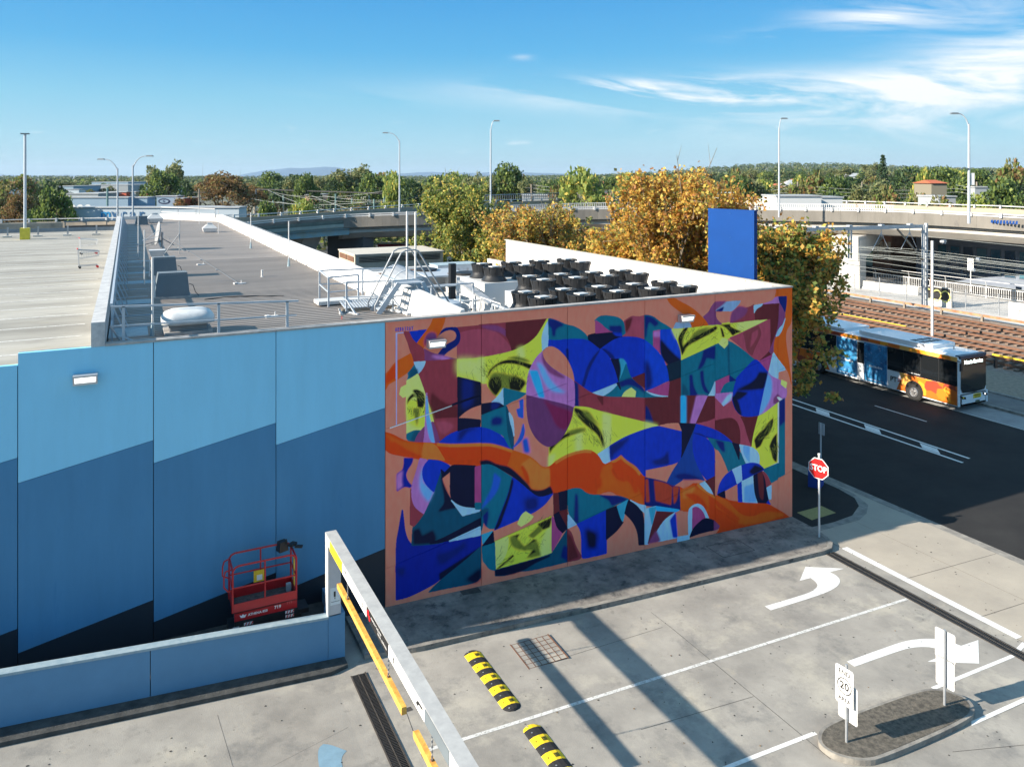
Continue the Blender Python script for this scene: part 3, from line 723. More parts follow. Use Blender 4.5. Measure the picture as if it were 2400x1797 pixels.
def stroke(img, pts, wd, col):
    H, W, _ = img.shape; c = np.array([((v / 255 + .055) / 1.055) ** 2.4 for v in col], np.float32)
    for (ax, ay), (bx, by) in zip(pts, pts[1:]):
        x0 = max(0, int(min(ax, bx) - wd - 2)); x1 = min(W, int(max(ax, bx) + wd + 3)); y0 = max(0, int(min(ay, by) - wd - 2)); y1 = min(H, int(max(ay, by) + wd + 3))
        if x1 <= x0 or y1 <= y0: continue
        yy, xx = np.mgrid[y0:y1, x0:x1]; dx, dy = bx - ax, by - ay; t = np.clip(((xx - ax) * dx + (yy - ay) * dy) / (dx * dx + dy * dy + 1e-9), 0, 1)
        a = (np.hypot(xx - ax - t * dx, yy - ay - t * dy) < wd)[..., None]; img[y0:y1, x0:x1] = np.where(a, c, img[y0:y1, x0:x1])
# signature URBHTRAY, hand lettered
SG = {'U': [[(0, 1), (.05, .2), (.3, 0), (.55, .2), (.6, 1)]], 'R': [[(0, 0), (0, 1), (.5, .9), (.5, .6), (0, .5), (.6, 0)]], 'B': [[(0, 0), (0, 1), (.45, .85), (.1, .5), (.55, .3), (0, 0)]],
      'H': [[(0, 0), (0, 1)], [(.55, 0), (.55, 1)], [(0, .5), (.55, .5)]], 'T': [[(.3, 0), (.3, 1)], [(0, 1), (.65, 1)]], 'A': [[(0, 0), (.3, 1), (.6, 0)], [(.1, .4), (.5, .4)]], 'Y': [[(.3, 0), (.35, .5), (0, 1)], [(.35, .5), (.7, 1.1)]]}
x = 30.0
for ch in 'URBHTRAY':
    for s_ in SG[ch]: stroke(pix, [(x + a * 6.2, 869 + q * 11) for a, q in s_], .9, (30, 45, 170))
    x += 7.2
# fine hair and brush strokes in the dark eye shapes, laid along the lashes; dry-brush grain over the blues and teals
rs = np.random.RandomState(4)
for cx, cy, n, ln, ang, spr in ((382, 686, 120, 26, 1.9, 50), (420, 690, 90, 24, 1.3, 55), (335, 720, 60, 20, 2.4, 28), (440, 735, 60, 18, .7, 60), (655, 530, 60, 30, -.9, 26), (720, 470, 70, 30, -1.1, 32), (745, 440, 50, 26, -1.3, 22), (600, 470, 50, 26, .3, 50),
                                (1110, 745, 80, 26, 1.2, 26), (1180, 765, 90, 24, .5, 60), (1300, 780, 50, 26, -.6, 40), (1500, 370, 110, 30, 1.0, 30), (1545, 300, 90, 26, -1.2, 22), (1460, 340, 50, 26, .5, 22), (110, 670, 60, 18, -.8, 16), (95, 620, 60, 20, 1.4, 18), (520, 205, 50, 24, .9, 30), (440, 160, 60, 22, .8, 40), (380, 105, 60, 34, .55, 24), (480, 130, 50, 20, -.5, 30)):
    for _ in range(int(n * .7)):
        px_, py_ = cx + rs.normal() * spr, cy + rs.normal() * spr * .45
        iy, ix = int(min(max(py_, 0), MH * PPM - 1)), int(min(max(px_, 0), MW * PPM - 1)); v = pix[iy, ix]
        if not (v[1] > v[2] * 1.25 and v[1] > v[0] * .82): continue
        a_ = ang + rs.normal() * .3; L_ = ln * rs.uniform(.4, 1); stroke(pix, [(px_, py_), (px_ + math.cos(a_) * L_, py_ + math.sin(a_) * L_)], rs.uniform(.2, .55), (60, 76, 30) if rs.rand() < .5 else (120, 140, 56))
gr = rs.rand(int(MH * PPM / 14) + 2, int(MW * PPM / 5) + 2).astype(np.float32)
gi = np.repeat(np.repeat(gr, 14, 0), 5, 1)[:pix.shape[0], :pix.shape[1]]
for _ in range(5): gi = (gi + np.roll(gi, 2, 1) + np.roll(gi, -2, 1) + np.roll(gi, 5, 0) + np.roll(gi, -5, 0)) / 5
pix *= (1 + (gi - gi.mean()) * .28)[..., None]
img = bpy.data.images.new('mural_paint', pix.shape[1], pix.shape[0], float_buffer=True); img.colorspace_settings.name = 'Linear Rec.709'
buf = np.ones((pix.shape[0], pix.shape[1], 4), np.float32); buf[..., :3] = np.clip(pix * np.array([2.15, 1.5, 1.3], np.float32), 0, .94)
img.pixels.foreach_set(buf.ravel()); img.pack()
mm = bpy.data.materials.new('mural_paint'); mm.use_nodes = True; t = mm.node_tree; pb = t.nodes['Principled BSDF']; pb.inputs['Roughness'].default_value = .6; pb.inputs['Specular IOR Level'].default_value = .2
ti = t.nodes.new('ShaderNodeTexImage'); ti.image = img; ti.extension = 'EXTEND'; uvn = t.nodes.new('ShaderNodeUVMap'); uvn.uv_map = 'UVMap'
t.links.new(uvn.outputs[0], ti.inputs[0]); t.links.new(ti.outputs[0], pb.inputs['Base Color'])
nb = t.nodes.new('ShaderNodeTexNoise'); nb.inputs['Scale'].default_value = 60; bp = t.nodes.new('ShaderNodeBump'); bp.inputs['Strength'].default_value = .06; bp.inputs['Distance'].default_value = .01
tcc = t.nodes.new('ShaderNodeTexCoord'); t.links.new(tcc.outputs['Object'], nb.inputs['Vector']); t.links.new(nb.outputs[0], bp.inputs['Height']); t.links.new(bp.outputs[0], pb.inputs['Normal'])
# ------------------------------------------------------------------ the building with the painted wall
bld = thing('shop_building', 'long building with an abstract mural on its right half and stepped blue panels', 'building', (0, 22.3, 0))
JX = [-11.7, -8.6, -5.49, -2.38, .62, 3.71, 6.84, 9.945, 13.06, 16.18, 19.31, 22.40, 23.15]
G2 = .006
for i in range(len(JX) - 1):
    a, c = JX[i], JX[i + 1]; top = 8.72 if c < -2 else 9.0; mural = a > 6.5
    wd = min(c - a, 3.11); k = wd / 3.11
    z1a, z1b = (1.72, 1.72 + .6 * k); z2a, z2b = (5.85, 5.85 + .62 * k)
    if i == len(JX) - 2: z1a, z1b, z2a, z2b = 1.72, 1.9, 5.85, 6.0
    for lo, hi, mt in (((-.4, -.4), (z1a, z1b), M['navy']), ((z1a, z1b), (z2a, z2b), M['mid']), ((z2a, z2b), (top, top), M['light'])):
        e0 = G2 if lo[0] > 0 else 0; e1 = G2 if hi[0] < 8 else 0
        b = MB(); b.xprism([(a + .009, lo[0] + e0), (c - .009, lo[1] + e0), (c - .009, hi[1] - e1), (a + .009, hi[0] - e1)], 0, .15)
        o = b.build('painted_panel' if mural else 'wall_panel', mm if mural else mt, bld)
        if mural:
            uv = o.data.uv_layers.new(name='UVMap'); co = np.empty(len(o.data.vertices) * 3, np.float32); o.data.vertices.foreach_get('co', co); co = co.reshape(-1, 3)
            li = np.empty(len(o.data.loops), np.int32); o.data.loops.foreach_get('vertex_index', li)
            q = np.stack([(co[li, 0] - 6.85) / MW, co[li, 2] / MH], 1).astype(np.float32); uv.data.foreach_set('uv', q.ravel())
b = MB(); b.box(-12, .16, -.4, 23.1, .3, 8.65); b.box(-2.38, .16, 8.66, 23.1, .3, 8.98); b.build('backing_wall', M['joint'], bld)
cx = [-0.50, 1.55, 3.71, 5.80, 8.02, 10.2, 12.6, 14.9, 17.2, 19.3, 21.3, 23.17]
for a, c in zip(cx, cx[1:]):
    b = MB(); b.box(a + .004, -.03, 9.0, c - .004, .26, 9.055); b.build('coping', M['coping'], bld)
# corner return so the street side reads as a solid wall
b = MB(); b.box(22.9, .32, -.3, 23.15, 28, 7.5); b.build('side_wall', M['concl'], bld)
# main roof: ribs run across, each rib real geometry
RZ = 8.85
b = MB(); b.flat([(-.5, .2), (8.12, .2), (8.12, 67), (-.5, 67)], RZ - .03); b.build('roof_sheet', M['roofdk'], bld)
b = MB(); y = .36
while y < 67:
    wv = .20 if y < 22 else .42; gp = .11 if y < 22 else .08
    b.add([(-.45, y, RZ - .03), (8.1, y, RZ - .03), (8.1, y + .02, RZ + .02), (-.45, y + .02, RZ + .02), (-.45, y + wv - .02, RZ + .02), (8.1, y + wv - .02, RZ + .02), (-.45, y + wv, RZ - .03), (8.1, y + wv, RZ - .03)],
          [(0, 1, 2, 3), (3, 2, 5, 4), (4, 5, 7, 6)])
    y += wv + gp
b.build('roof_rib', M['roof'], bld, kind='stuff')
b = MB(); b.box(-.81, -.01, 9.003, -.5, .3, 9.62); b.box(-.81, .3, 8.0, -.5, 59, 9.62); b.build('left_parapet', mat('weathered_parapet', (.56, .57, .57), .8, vs=3, rgb2=(.38, .39, .40), stain=((.12, .12, .12), 5, .58, .6)), bld)
b = MB(); b.add([(8.12, 1.4, 8.7), (8.35, 1.4, 9.58), (8.62, 1.4, 9.6), (8.62, 1.4, 7), (8.12, 59, 8.7), (8.1, 59, 9.58), (8.37, 59, 9.6), (8.37, 59, 7)], [(0, 1, 5, 4), (1, 2, 6, 5), (2, 3, 7, 6), (0, 3, 2, 1), (4, 5, 6, 7)])
b.add([(8.12, 1.4, 8.6), (8.35, 1.4, 9.58), (8.62, 1.4, 9.6), (8.62, 1.4, 8.6), (9.2, .27, 8.6), (9.36, .27, 9.12), (9.5, .27, 9.14), (9.5, .27, 8.6)], [(0, 4, 5, 1), (1, 5, 6, 2), (2, 6, 7, 3), (4, 7, 6, 5)])
b.build('right_parapet', M['wconc'], bld)
for k in range(22):
    yy = 1.5 + k * 2.6; b = MB(); b.box(8.02, yy, 8.86, 8.14, yy + 2.3, 8.93); b.build('parapet_flashing', M['wconc'], bld)
b = MB(); b.add([(8.1, 59, 8.6), (8.37, 59, 9.55), (8.37, 59.2, 9.55), (8.1, 59.2, 8.6), (3.1, 67, 8.6), (3.1, 67, 9.4), (3.1, 67.25, 9.4), (3.1, 67.25, 8.6)], [(0, 4, 5, 1), (1, 5, 6, 2), (2, 6, 7, 3), (4, 7, 6, 5), (0, 1, 2, 3)])
b.box(-.5, 67, 8.6, 3.1, 67.25, 9.2); b.build('end_parapet', M['wconc'], bld)
b = MB()
for k in range(150): b.box(8.40 + .02 * (k % 2), 26 + k * .2, 9.58, 8.46, 26.09 + k * .2, 9.62 + .03 * (k % 3))
b.build('bird_spikes', M['galv'], bld, kind='stuff')
# plant yard behind the mural
b = MB(); b.flat([(8.5, .3), (23.0, .3), (23.0, 29), (8.5, 29)], 7.1); b.build('yard_floor', M['wconc'], bld)
b = MB(); b.box(9.5, 27.4, 5, 23.0, 27.7, 7.25); b.build('yard_end_wall', M['wconc'], bld)
b = MB(); b.box(23.0, .31, 7.0, 23.1, 25.2, 9.0); b.build('screen_wall', M['coping'], bld)
for k in range(64):
    yy = .5 + k * .385; b = MB(); b.add([(23.0, yy, 7.1), (22.965, yy + .06, 7.1), (22.965, yy + .29, 7.1), (23.0, yy + .33, 7.1), (23.0, yy, 8.98), (22.965, yy + .06, 8.98), (22.965, yy + .29, 8.98), (23.0, yy + .33, 8.98)], [(1, 0, 4, 5), (2, 1, 5, 6), (3, 2, 6, 7)])
    b.build('screen_panel', M['wsheet'], bld)
b = MB(); b.box(22.93, .28, 8.99, 23.17, 25.25, 9.05); b.build('screen_capping', M['beige'], bld)
# ------------------------------------------------------------------ roof-top car park on the left
dk = thing('rooftop_car_park', 'pale concrete roof-top parking deck with faded white bay lines left of the ribbed roof', 'car park', (0, 22.3, 0))
b = MB(); b.box(-60, .31, 8.2, -.82, 55.5, 8.6); b.build('deck_slab', M['deck'], dk)
for k in range(26):
    yy = 1.9 + k * 2.05; b = MB(); b.flat([(-60, yy), (-1.2, yy), (-1.2, yy + .1), (-60, yy + .1)], 8.604); b.build('bay_line', M['worn'], dk)
b = MB(); b.box(-2.6, .31, 8.6, -.82, .42, 8.68); b.build('edge_upstand', mat('deck_edge', (.45, .36, .15), .8), dk)
b = MB(); b.box(-60, 55.4, 8.2, -5.0, 55.7, 9.32); b.build('barrier_wall', mat('old_barrier', (.34, .315, .265), .9, vs=1, rgb2=(.2, .185, .155), stain=((.07, .065, .06), 2, .58, .6)), dk)
b = MB(); b.box(-4.8, 54.9, 8.2, -.82, 55.2, 9.05); b.build('barrier_wall', M['asph2'], dk, label='dark low barrier wall')
b = MB(); b.bar((-4.9, 55.5, 9.38), (-.8, 55.5, 9.38), .1, .12)
for x in (-4.8, -3.2, -1.6): b.bar((x, 55.5, 8.9), (x, 55.5, 9.38), .08, .08)
b.build('barrier_rail', M['grey'], dk)
gdr = thing('crash_rail', 'long grey steel crash rail on small posts across the far end of the roof-top deck', 'guard rail', (0, 71.3, 8.6))
b = MB(); b.box(-40, .0, .32, -.9, .08, .62); b.build('rail', mat('dull_steel', (.17, .21, .25), .5, .3, var=.1, vs=3), gdr)
for k in range(14):
    x = -2.2 - k * 2.02; b = MB(); b.box(x - .06, -.06, 0, x + .06, .0, .78); b.build('post', M['galv'], gdr); b = MB(); b.prism([(x - .3, -.42), (x + .3, -.42), (x + .3, -.1), (x - .3, -.1)], .0, .13); b.build('block', M['concl'], gdr)
# ------------------------------------------------------------------ forecourt: kerbs, drains, markings
gzo = lambda off: (lambda x, y: gz(x) + off)
b = MB(); pts = [(5.65, 22.29), (5.65, 20.25), (7.0, 20.02), (14.2, 19.82), (19, 19.74), (21.97, 19.69), (22.41, 19.75), (22.76, 20.03), (22.97, 20.45), (23.1, 21.2), (23.12, 22.29)]
b.prism(pts, gzo(-.2), gzo(.13)); b.build('footpath', M['path'], kind='structure')
b = MB(); kp = [(5.65, 20.25), (7.0, 20.02), (14.2, 19.82), (19, 19.74), (21.97, 19.69), (22.41, 19.75), (22.76, 20.03), (22.97, 20.45), (23.1, 21.2)]
inn = [(5.7, 20.38), (7.02, 20.16), (14.2, 19.96), (19, 19.88), (21.93, 19.83), (22.3, 19.88), (22.62, 20.12), (22.83, 20.5), (22.95, 21.2)]
for i in range(len(kp) - 1): b.add([(*kp[i], gz(kp[i][0]) + .136), (*kp[i + 1], gz(kp[i + 1][0]) + .136), (*inn[i + 1], gz(inn[i + 1][0]) + .138), (*inn[i], gz(inn[i][0]) + .138)], [(0, 1, 2, 3)])
b.build('kerb', M['kerb'], kind='structure')
b = MB(); b.prism([(-40, 20.46), (-40, 19.93), (4.7, 19.95), (5.16, 20.1), (5.16, 20.46)], gzo(-.2), lambda x, y: gz(x) + .10)
b.build('kerb', M['dkerb'], kind='structure')
b = MB(); b.prism([(9.2, 22.0), (9.8, 21.95), (9.8, 22.25), (9.2, 22.25)], gzo(.13), gzo(.14)); [b.flat([(x0, y0), (x1, y0), (x1, y1), (x0, y1)], gzo(.134)) for x0, x1, y0, y1 in ((18.3, 18.33, 20.7, 21.6), (19.7, 19.73, 20.7, 21.6), (18.3, 19.7, 20.7, 20.73), (18.3, 19.7, 21.6, 21.63))]; b.build('access_cover', M['dkerb'], kind='structure')
def drain(name, x0, x1, y0, y1, label, step=.05):
    t = thing(name, label, 'drain', (x0, y1, gz(x0))); Zf = lambda x: gz(x) - gz(x0); W = x1 - x0; L = y1 - y0
    b = MB(); b.add([(0, 0, .004), (0, -L, .004), (W, -L, Zf(x1) + .004), (W, 0, Zf(x1) + .004)], [(0, 1, 2, 3)]); b.build('channel', M['ink'], t)
    b = MB()
    for x in (0, W - .035): b.box(x, -L, -.02, x + .035, 0, .014)
    b.box(W / 2 - .012, -L, -.02, W / 2 + .012, 0, .012); b.build('frame', mat('drain_frame', (.075, .065, .055), .7, vs=6, rgb2=(.04, .035, .03)), t)
    b = MB(); y = -.05
    while y > -L: b.box(.04, y - .012, -.01, W - .04, y + .006, .010); y -= step
    b.build('grate_bars', mat('grate_iron', (.06, .055, .05), .6, .3, var=.2, vs=10), t, kind='stuff'); return t
drain('trench_drain', 5.13, 5.53, 3, 19.72, 'long iron trench grate beside the blue end pier, under the height bar')
drain('trench_drain', 22.02, 22.42, 3, 19.70, 'dark iron trench grate crossing the exit next to the white hold line')
pc = thing('service_pit_cover', 'square concrete pit cover with a rusty grid frame beside the first speed hump', 'pit cover', (10.06, 18.71, gz(10.06)), -.02)
b = MB(); b.box(-.57, -.57, -.05, .57, .57, .010); b.build('lid', M['park'], pc)
b = MB()
for i in range(7):
    v = -.57 + i * .19; b.box(v - .008, -.57, 0, v + .008, .57, .017 + (.006 if i in (0, 6) else 0)); b.box(-.57, v - .008, 0, .57, v + .008, .016)
b.box(-.6, -.6, 0, -.575, .6, .022); b.box(.575, -.6, 0, .6, .6, .022); b.build('grid_frame', M['rust'], pc)
sq = MB(); sq.flat([(6.0, 17.85), (6.17, 17.86), (6.15, 18.0), (6.01, 17.99)], gzo(.005)); tag(sq.build('floor_drain', M['joint']), 'tiny dark square outlet in the concrete right of the long trench grate', 'drain')
pt = MB(); pt.flat(chaik([(3.72, 16.2), (3.7, 16.9), (3.8, 17.45), (3.95, 17.56), (4.1, 17.48), (4.38, 17.16), (4.2, 17.0), (4.16, 16.5), (4.02, 16.2)]), gzo(.004)); pt.build('spilt_paint', mat('spilt_blue_paint', (.20, .33, .42), .7, var=.1, vs=4), kind='structure')
# painted lines
def line(name, pts, m=M['paint'], off=.005): b = MB(); b.flat(pts, gzo(off)); return b.build(name, m, kind='structure')
b = MB(); b.flat([(6.55, 16.40), (22.0, 16.42), (22.0, 16.52), (6.55, 16.50)], gzo(.005)); b.flat([(5.85, 16.42), (6.42, 16.41), (6.42, 16.51), (5.85, 16.52)], gzo(.005)); b.build('lane_line', M['worn'], kind='structure')
line('lane_line', [(11.0, 13.22), (14.5, 13.2), (14.5, 13.31), (11.0, 13.33)])
line('lane_line', [(18.6, 13.14), (22.02, 13.16), (22.02, 13.27), (18.6, 13.25)]); line('lane_line', [(22.4, 13.25), (22.95, 13.4), (22.95, 13.52), (22.4, 13.38)])
line('lane_line', [(18.15, 11.87), (24, 11.86), (24, 11.98), (18.3, 11.98)])
line('hold_line', [(22.92, 19.78), (23.2, 19.78), (23.22, 13.68), (22.94, 13.68)])
def arrow(pts): line('turn_arrow', chaik(pts, 2, .6))
arrow([(17.5, 17.96), (17.5, 17.71), (19.2, 17.74), (20.1, 17.80), (20.72, 17.96), (21.05, 18.22), (21.14, 18.48), (21.12, 18.70), (21.76, 18.68), (20.64, 19.30), (19.72, 18.68), (20.2, 18.67), (20.15, 18.40), (20.0, 18.18), (19.6, 18.03), (19.2, 17.98)])
arrow([(17.5, 14.68), (17.5, 14.93), (19.4, 14.95), (20.0, 14.92), (20.6, 14.75), (20.98, 14.48), (21.12, 14.12), (21.86, 14.10), (20.78, 13.38), (19.55, 14.02), (20.5, 14.03), (20.42, 14.25), (20.2, 14.48), (19.8, 14.63), (19.3, 14.68)])
b = MB()
def jl(x0, y0, x1, y1, w=.016):
    dx, dy = x1 - x0, y1 - y0; L = math.hypot(dx, dy); nx, ny = -dy / L * w / 2, dx / L * w / 2
    b.flat([(x0 + nx, y0 + ny), (x1 + nx, y1 + ny), (x1 - nx, y1 - ny), (x0 - nx, y0 - ny)], gzo(.0035))
jl(14.08, 19.1, 14.12, 18.1, .01); jl(14.12, 18.1, 14.14, 12.5, .013); jl(10.8, 15.04, 14.1, 14.86, .012); jl(10.65, 18.2, 13.9, 18.3, .01); jl(22.96, 21.1, 22.96, -10, .02)
for y in (17.3, 14.8, 12.0): jl(23.0, y + .06, 27.5, y - .2, .012)
jl(25.2, 21.1, 25.4, 5, .008); jl(5.95, 19.7, 6.0, 17.9, .008); jl(6.0, 17.9, 5.86, 16.4, .012); jl(5.86, 16.4, 6.0, 14.0, .03); jl(-2, 15.6, 4.6, 17.9, .004); jl(1.9, 19.4, 2.1, 16.6, .006); jl(2.1, 16.6, 2.4, 14.2, .006); jl(16.9, 11.5, 22, 9.9, .012)
b.build('pavement_joint', M['joint'], kind='structure')
rnd = random.Random(3); b = MB()
for _ in range(420):
    x, y = rnd.uniform(-2, 27), rnd.uniform(9.5, 19.7); r = rnd.uniform(.008, .03); b.flat([(x + r * math.cos(t) * rnd.uniform(.5, 1.5), y + r * math.sin(t)) for t in (0, 1.2, 2.5, 3.7, 5)], gzo(.0055))
b.build('oil_spots', mat('oil_spot', (.035, .032, .03), .8), kind='stuff')
b = MB()
for _ in range(70):
    x, y = rnd.uniform(4, 27), rnd.uniform(10, 21); a = rnd.uniform(0, 3.1); r = rnd.uniform(.02, .05); z = gz(x) + (.14 if y > 20 and x < 23 else .01)
    b.add([(x, y, z), (x + r * math.cos(a), y + r * math.sin(a), z + .01), (x + r * math.cos(a + 1.2), y + r * math.sin(a + 1.2), z + .015)], [(0, 1, 2)])
b.build('fallen_leaves', mat('dry_leaf', (.20, .12, .05), .9), kind='stuff')
b = MB(); b.flat([(23.79, 22.68), (23.79, 21.93), (25.16, 21.98), (25.16, 22.7)], .008); b.build('tactile_paving', mat('tactile_yellow', (.32, .27, .10), .8, var=.1, vs=9), kind='structure')
# island
isl = [(14.36, 13.08), (14.76, 13.24), (16.0, 13.25), (18.05, 13.19), (18.6, 13.0), (18.9, 12.52), (18.72, 12.12), (18.13, 11.9), (15.1, 11.9), (14.6, 12.02), (14.2, 12.4), (14.12, 12.8)]
isl = chaik(isl, 2, .3); cxx = sum(p[0] for p in isl) / len(isl); cyy = sum(p[1] for p in isl) / len(isl)
b = MB(); b.prism(isl, gzo(-.1), gzo(.13)); b.build('traffic_island', M['kerb'], kind='structure')
b = MB(); b.prism([(cxx + (x - cxx) * .965, cyy + (y - cyy) * .88) for x, y in isl], gzo(.12), gzo(.138)); b.build('traffic_island', mat('island_top', (.17, .15, .12), .95, vs=9, rgb2=(.06, .055, .045), bump=.8, bs=60), kind='structure')
# street markings
Zr = -.096
def rl(pts, m=M['paint']): b = MB(); b.flat(pts, Zr); return b.build('road_marking', m, kind='structure')
rl([(35.95, -30), (36.1, -30), (36.1, 120), (35.95, 120)][0:0] or [(35.85, 23.6), (36.0, 23.6), (36.0, 120), (35.85, 120)]); rl([(35.05, 23.4), (35.2, 23.4), (35.2, 120), (35.05, 120)])
for y in (24.6, 27.9, 31.2, 34.6): rl([(35.24, y), (35.78, y + .55), (35.78, y + 1.5), (35.24, y + .95)])
for k in range(12): rl([(39.2, 28.2 + k * 9 - 9), (39.29, 28.2 + k * 9 - 9), (39.29, 31.5 + k * 9 - 9), (39.2, 31.5 + k * 9 - 9)]) if k != 0 else None
rl([(42.55, -40), (42.63, -40), (42.63, 120), (42.55, 120)], M['worn'])
# speed humps
def hump(x, y, segs, label):
    t = thing('speed_hump', label, 'speed hump', (x, y, gz(x)), .01, 'rubber speed humps across the exit lane'); yy = 0; hw = .24
    prof = [(-hw, .0), (-hw * .86, .022), (-hw * .5, .052), (0, .062), (hw * .5, .052), (hw * .86, .022), (hw, .0)]
    for i, (k, L) in enumerate(segs):
        b = MB(); end = k in 'eE'; n = 5 if end else 1
        rows = []
        for j in range(n + 1):
            f = j / n; 
            if k == 'e' : s = math.sqrt(max(0, 1 - (1 - f) ** 2)) if i == 0 else math.sqrt(max(0, 1 - f * f))
            elif k == 'E': s = math.sqrt(max(0, 1 - (1 - f) ** 2)) if i == 0 else math.sqrt(max(0, 1 - f * f))
            else: s = 1
            rows.append([(px_ * s, yy - L * f, max(.002, pz * (s ** .6)) - (gz(x) - gz(x + px_))) for px_, pz in prof])
        m_ = len(prof); b.add([p for r in rows for p in r], [(j * m_ + q, (j + 1) * m_ + q, (j + 1) * m_ + q + 1, j * m_ + q + 1) for j in range(n) for q in range(m_ - 1)])
        b.build('hump_segment', M['hum'] if k in 'yE' else M['rubber'], t)
        if k == 'y':
            g = MB()
            for q in range(4): g.box(.02 + q * .03, yy - L * .75, .056 - q * .002, .033 + q * .03, yy - L * .3, .0635 - q * .002)
            g.box(-.15, yy - L * .62, .03, -.11, yy - L * .42, .052); g.build('reflector_groove', M['ink'], t)
        else:
            g = MB(); g.cyl((-.1, yy - L * .5, .03), (-.1, yy - L * .5, .058), .02, 8); g.build('bolt', M['galv'], t)
        yy -= L
    return t
hump(8.36, 19.47, [('e', .14), ('y', .27), ('b', .24), ('y', .27), ('b', .24), ('y', .27), ('b', .24), ('y', .27), ('b', .24), ('y', .27), ('e', .2)], 'complete yellow and black rubber speed hump between the footpath and the lane line')
hump(8.48, 16.24, [('E', .17), ('b', .27), ('y', .29), ('b', .27), ('y', .29), ('b', .27), ('y', .29), ('b', .27), ('y', .29), ('e', .2)], 'yellow and black speed hump cut off by the bottom edge, below the lane line')
# low blue wall with end pier
lw = thing('low_wall', 'low grey-blue retaining wall with a pale concrete cap in front of the red lift', 'wall', (0, 20.46, 0))
for a, c in ((-12, -8.5), (-8.49, -4.0), (-3.99, .49), (.51, 4.725)):
    b = MB(); tz = lambda x: 1.71 + .075 * (4.72 - x); b.xprism([(a, gz(a) - .3), (c, gz(c) - .3), (c, tz(c)), (a, tz(a))], 0, .2); b.build('wall_panel', M['lowblue'], lw)
b = MB(); b.xprism([(-12, tz(-12)), (4.73, tz(4.73)), (4.73, tz(4.73) + .06), (-12, tz(-12) + .06)], -.02, .22); b.build('cap', M['cap'], lw)
b = MB(); b.box(4.735, 0, -.1, 5.175, .5, 1.785); b.build('end_pier', M['lowblue'], lw)
b = MB(); b.box(4.98, .5, -.1, 5.175, 1.83, 1.6); b.build('return_wall', M['lowblue'], lw)
b = MB(); b.box(-12, .2, 0, 4.98, 1.83, 1.22); b.build('fill_slab', M['dkerb'], lw)
b = MB(); b.box(5.19, .1, -.2, 5.6, 1.75, .48); b.build('open_pit', M['joint'], lw)
b = MB(); b.box(5.2, .3, .3, 5.58, 1.6, .484); b.build('pit_grille', M['rust'], lw)
# height bar portal
gt = thing('height_barrier', 'long grey steel height bar on a post, carrying warning panels over the entry lane', 'height barrier', (4.726, 20.46, 0))
gtop = mat('weathered_beam', (.50, .50, .48), .65, .1, vs=4, rgb2=(.40, .40, .39), stain=((.5, .22, .06), 1.1, .70, .8))
b = MB(); b.box(0.03, .0, 1.76, .34, .30, 3.60); b.build('post', mat('post_paint', (.55, .53, .53), .5, var=.05, vs=4), gt)
b = MB(); b.box(0.0, -.004, 1.74, .028, .30, 3.78); b.build('post_edge', M['white'], gt)
b = MB(); b.box(.02, -17.4, .4, .30, -17.1, 3.60); b.build('post', MATS['post_paint'], gt)
b = MB(); b.add([(0.0, .32, 3.61), (.29, .32, 3.61), (.36, -17.6, 3.61), (.07, -17.6, 3.61), (0.0, .32, 3.86), (.29, .32, 3.86), (.36, -17.6, 3.86), (.07, -17.6, 3.86)], [(0, 1, 2, 3), (7, 6, 5, 4), (0, 4, 5, 1), (1, 5, 6, 2), (2, 6, 7, 3), (3, 7, 4, 0)])
b.build('beam', gtop, gt)
bxf = lambda y: .0 + .07 * (.32 - y) / 17.92
def panel(y0, y1, m, name, z0=3.60, z1=3.845, off=.012):
    b = MB(); b.add([(bxf(y0) - off, y0, z0), (bxf(y1) - off, y1, z0), (bxf(y1) - off, y1, z1), (bxf(y0) - off, y0, z1), (bxf(y0) - .001, y0, z0), (bxf(y1) - .001, y1, z0), (bxf(y1) - .001, y1, z1), (bxf(y0) - .001, y0, z1)], [(3, 2, 1, 0), (4, 5, 6, 7), (0, 1, 5, 4), (2, 3, 7, 6), (1, 2, 6, 5), (3, 0, 4, 7)]); return b.build(name, m, gt)
panel(-.25, -1.50, M['hum'], 'yellow_panel'); wp1 = panel(-1.52, -3.64, M['sign'], 'white_panel'); panel(-3.66, -5.22, M['ink'], 'black_panel'); wp2 = panel(-5.24, -7.34, M['sign'], 'white_panel'); panel(-7.36, -8.5, M['grey'], 'grey_panel'); wp3 = panel(-8.52, -10.6, M['sign'], 'white_panel')
def mark(pts, m, name='mark'):   # pts in (y, z) on the camera-left face
    b = MB(); b.add([(bxf(y) - .016, y, z) for y, z in pts], [tuple(range(len(pts)))[::-1]]); return b.build(name, m, gt)
for y0 in (-1.75, -7.25): mark([(y0, 3.80), (y0 - .12 if y0 > -5 else y0 + .25, 3.79), (y0 - .3 if y0 > -5 else y0 + .35, 3.70), (y0 - .33 if y0 > -5 else y0 + .3, 3.66), (y0 - .12 if y0 > -5 else y0 + .2, 3.74), (y0, 3.75)], M['ink'], 'arrow_mark')
for y0 in (-3.3, -5.55, -9.0): mark([(y0, 3.79), (y0 - .05, 3.76), (y0 - .03, 3.72), (y0 - .09, 3.69), (y0 - .02, 3.66), (y0 + .03, 3.72)], M['ink'], 'symbol_mark')
for y0 in (-2.75, -5.95): mark([(y0, 3.78), (y0 - .02, 3.78), (y0 - .06, 3.68), (y0 - .04, 3.68)], M['ink'], 'symbol_mark')
b = MB(); b.cyl((bxf(-3.8) - .016, -3.80, 3.77), (bxf(-3.8) - .02, -3.80, 3.77), .07, 12); b.cyl((bxf(-3.95) - .016, -3.90, 3.70), (bxf(-3.95) - .02, -3.90, 3.70), .06, 12); b.build('red_logo', M['signred'], gt)
b = MB(); rnd = random.Random(8)
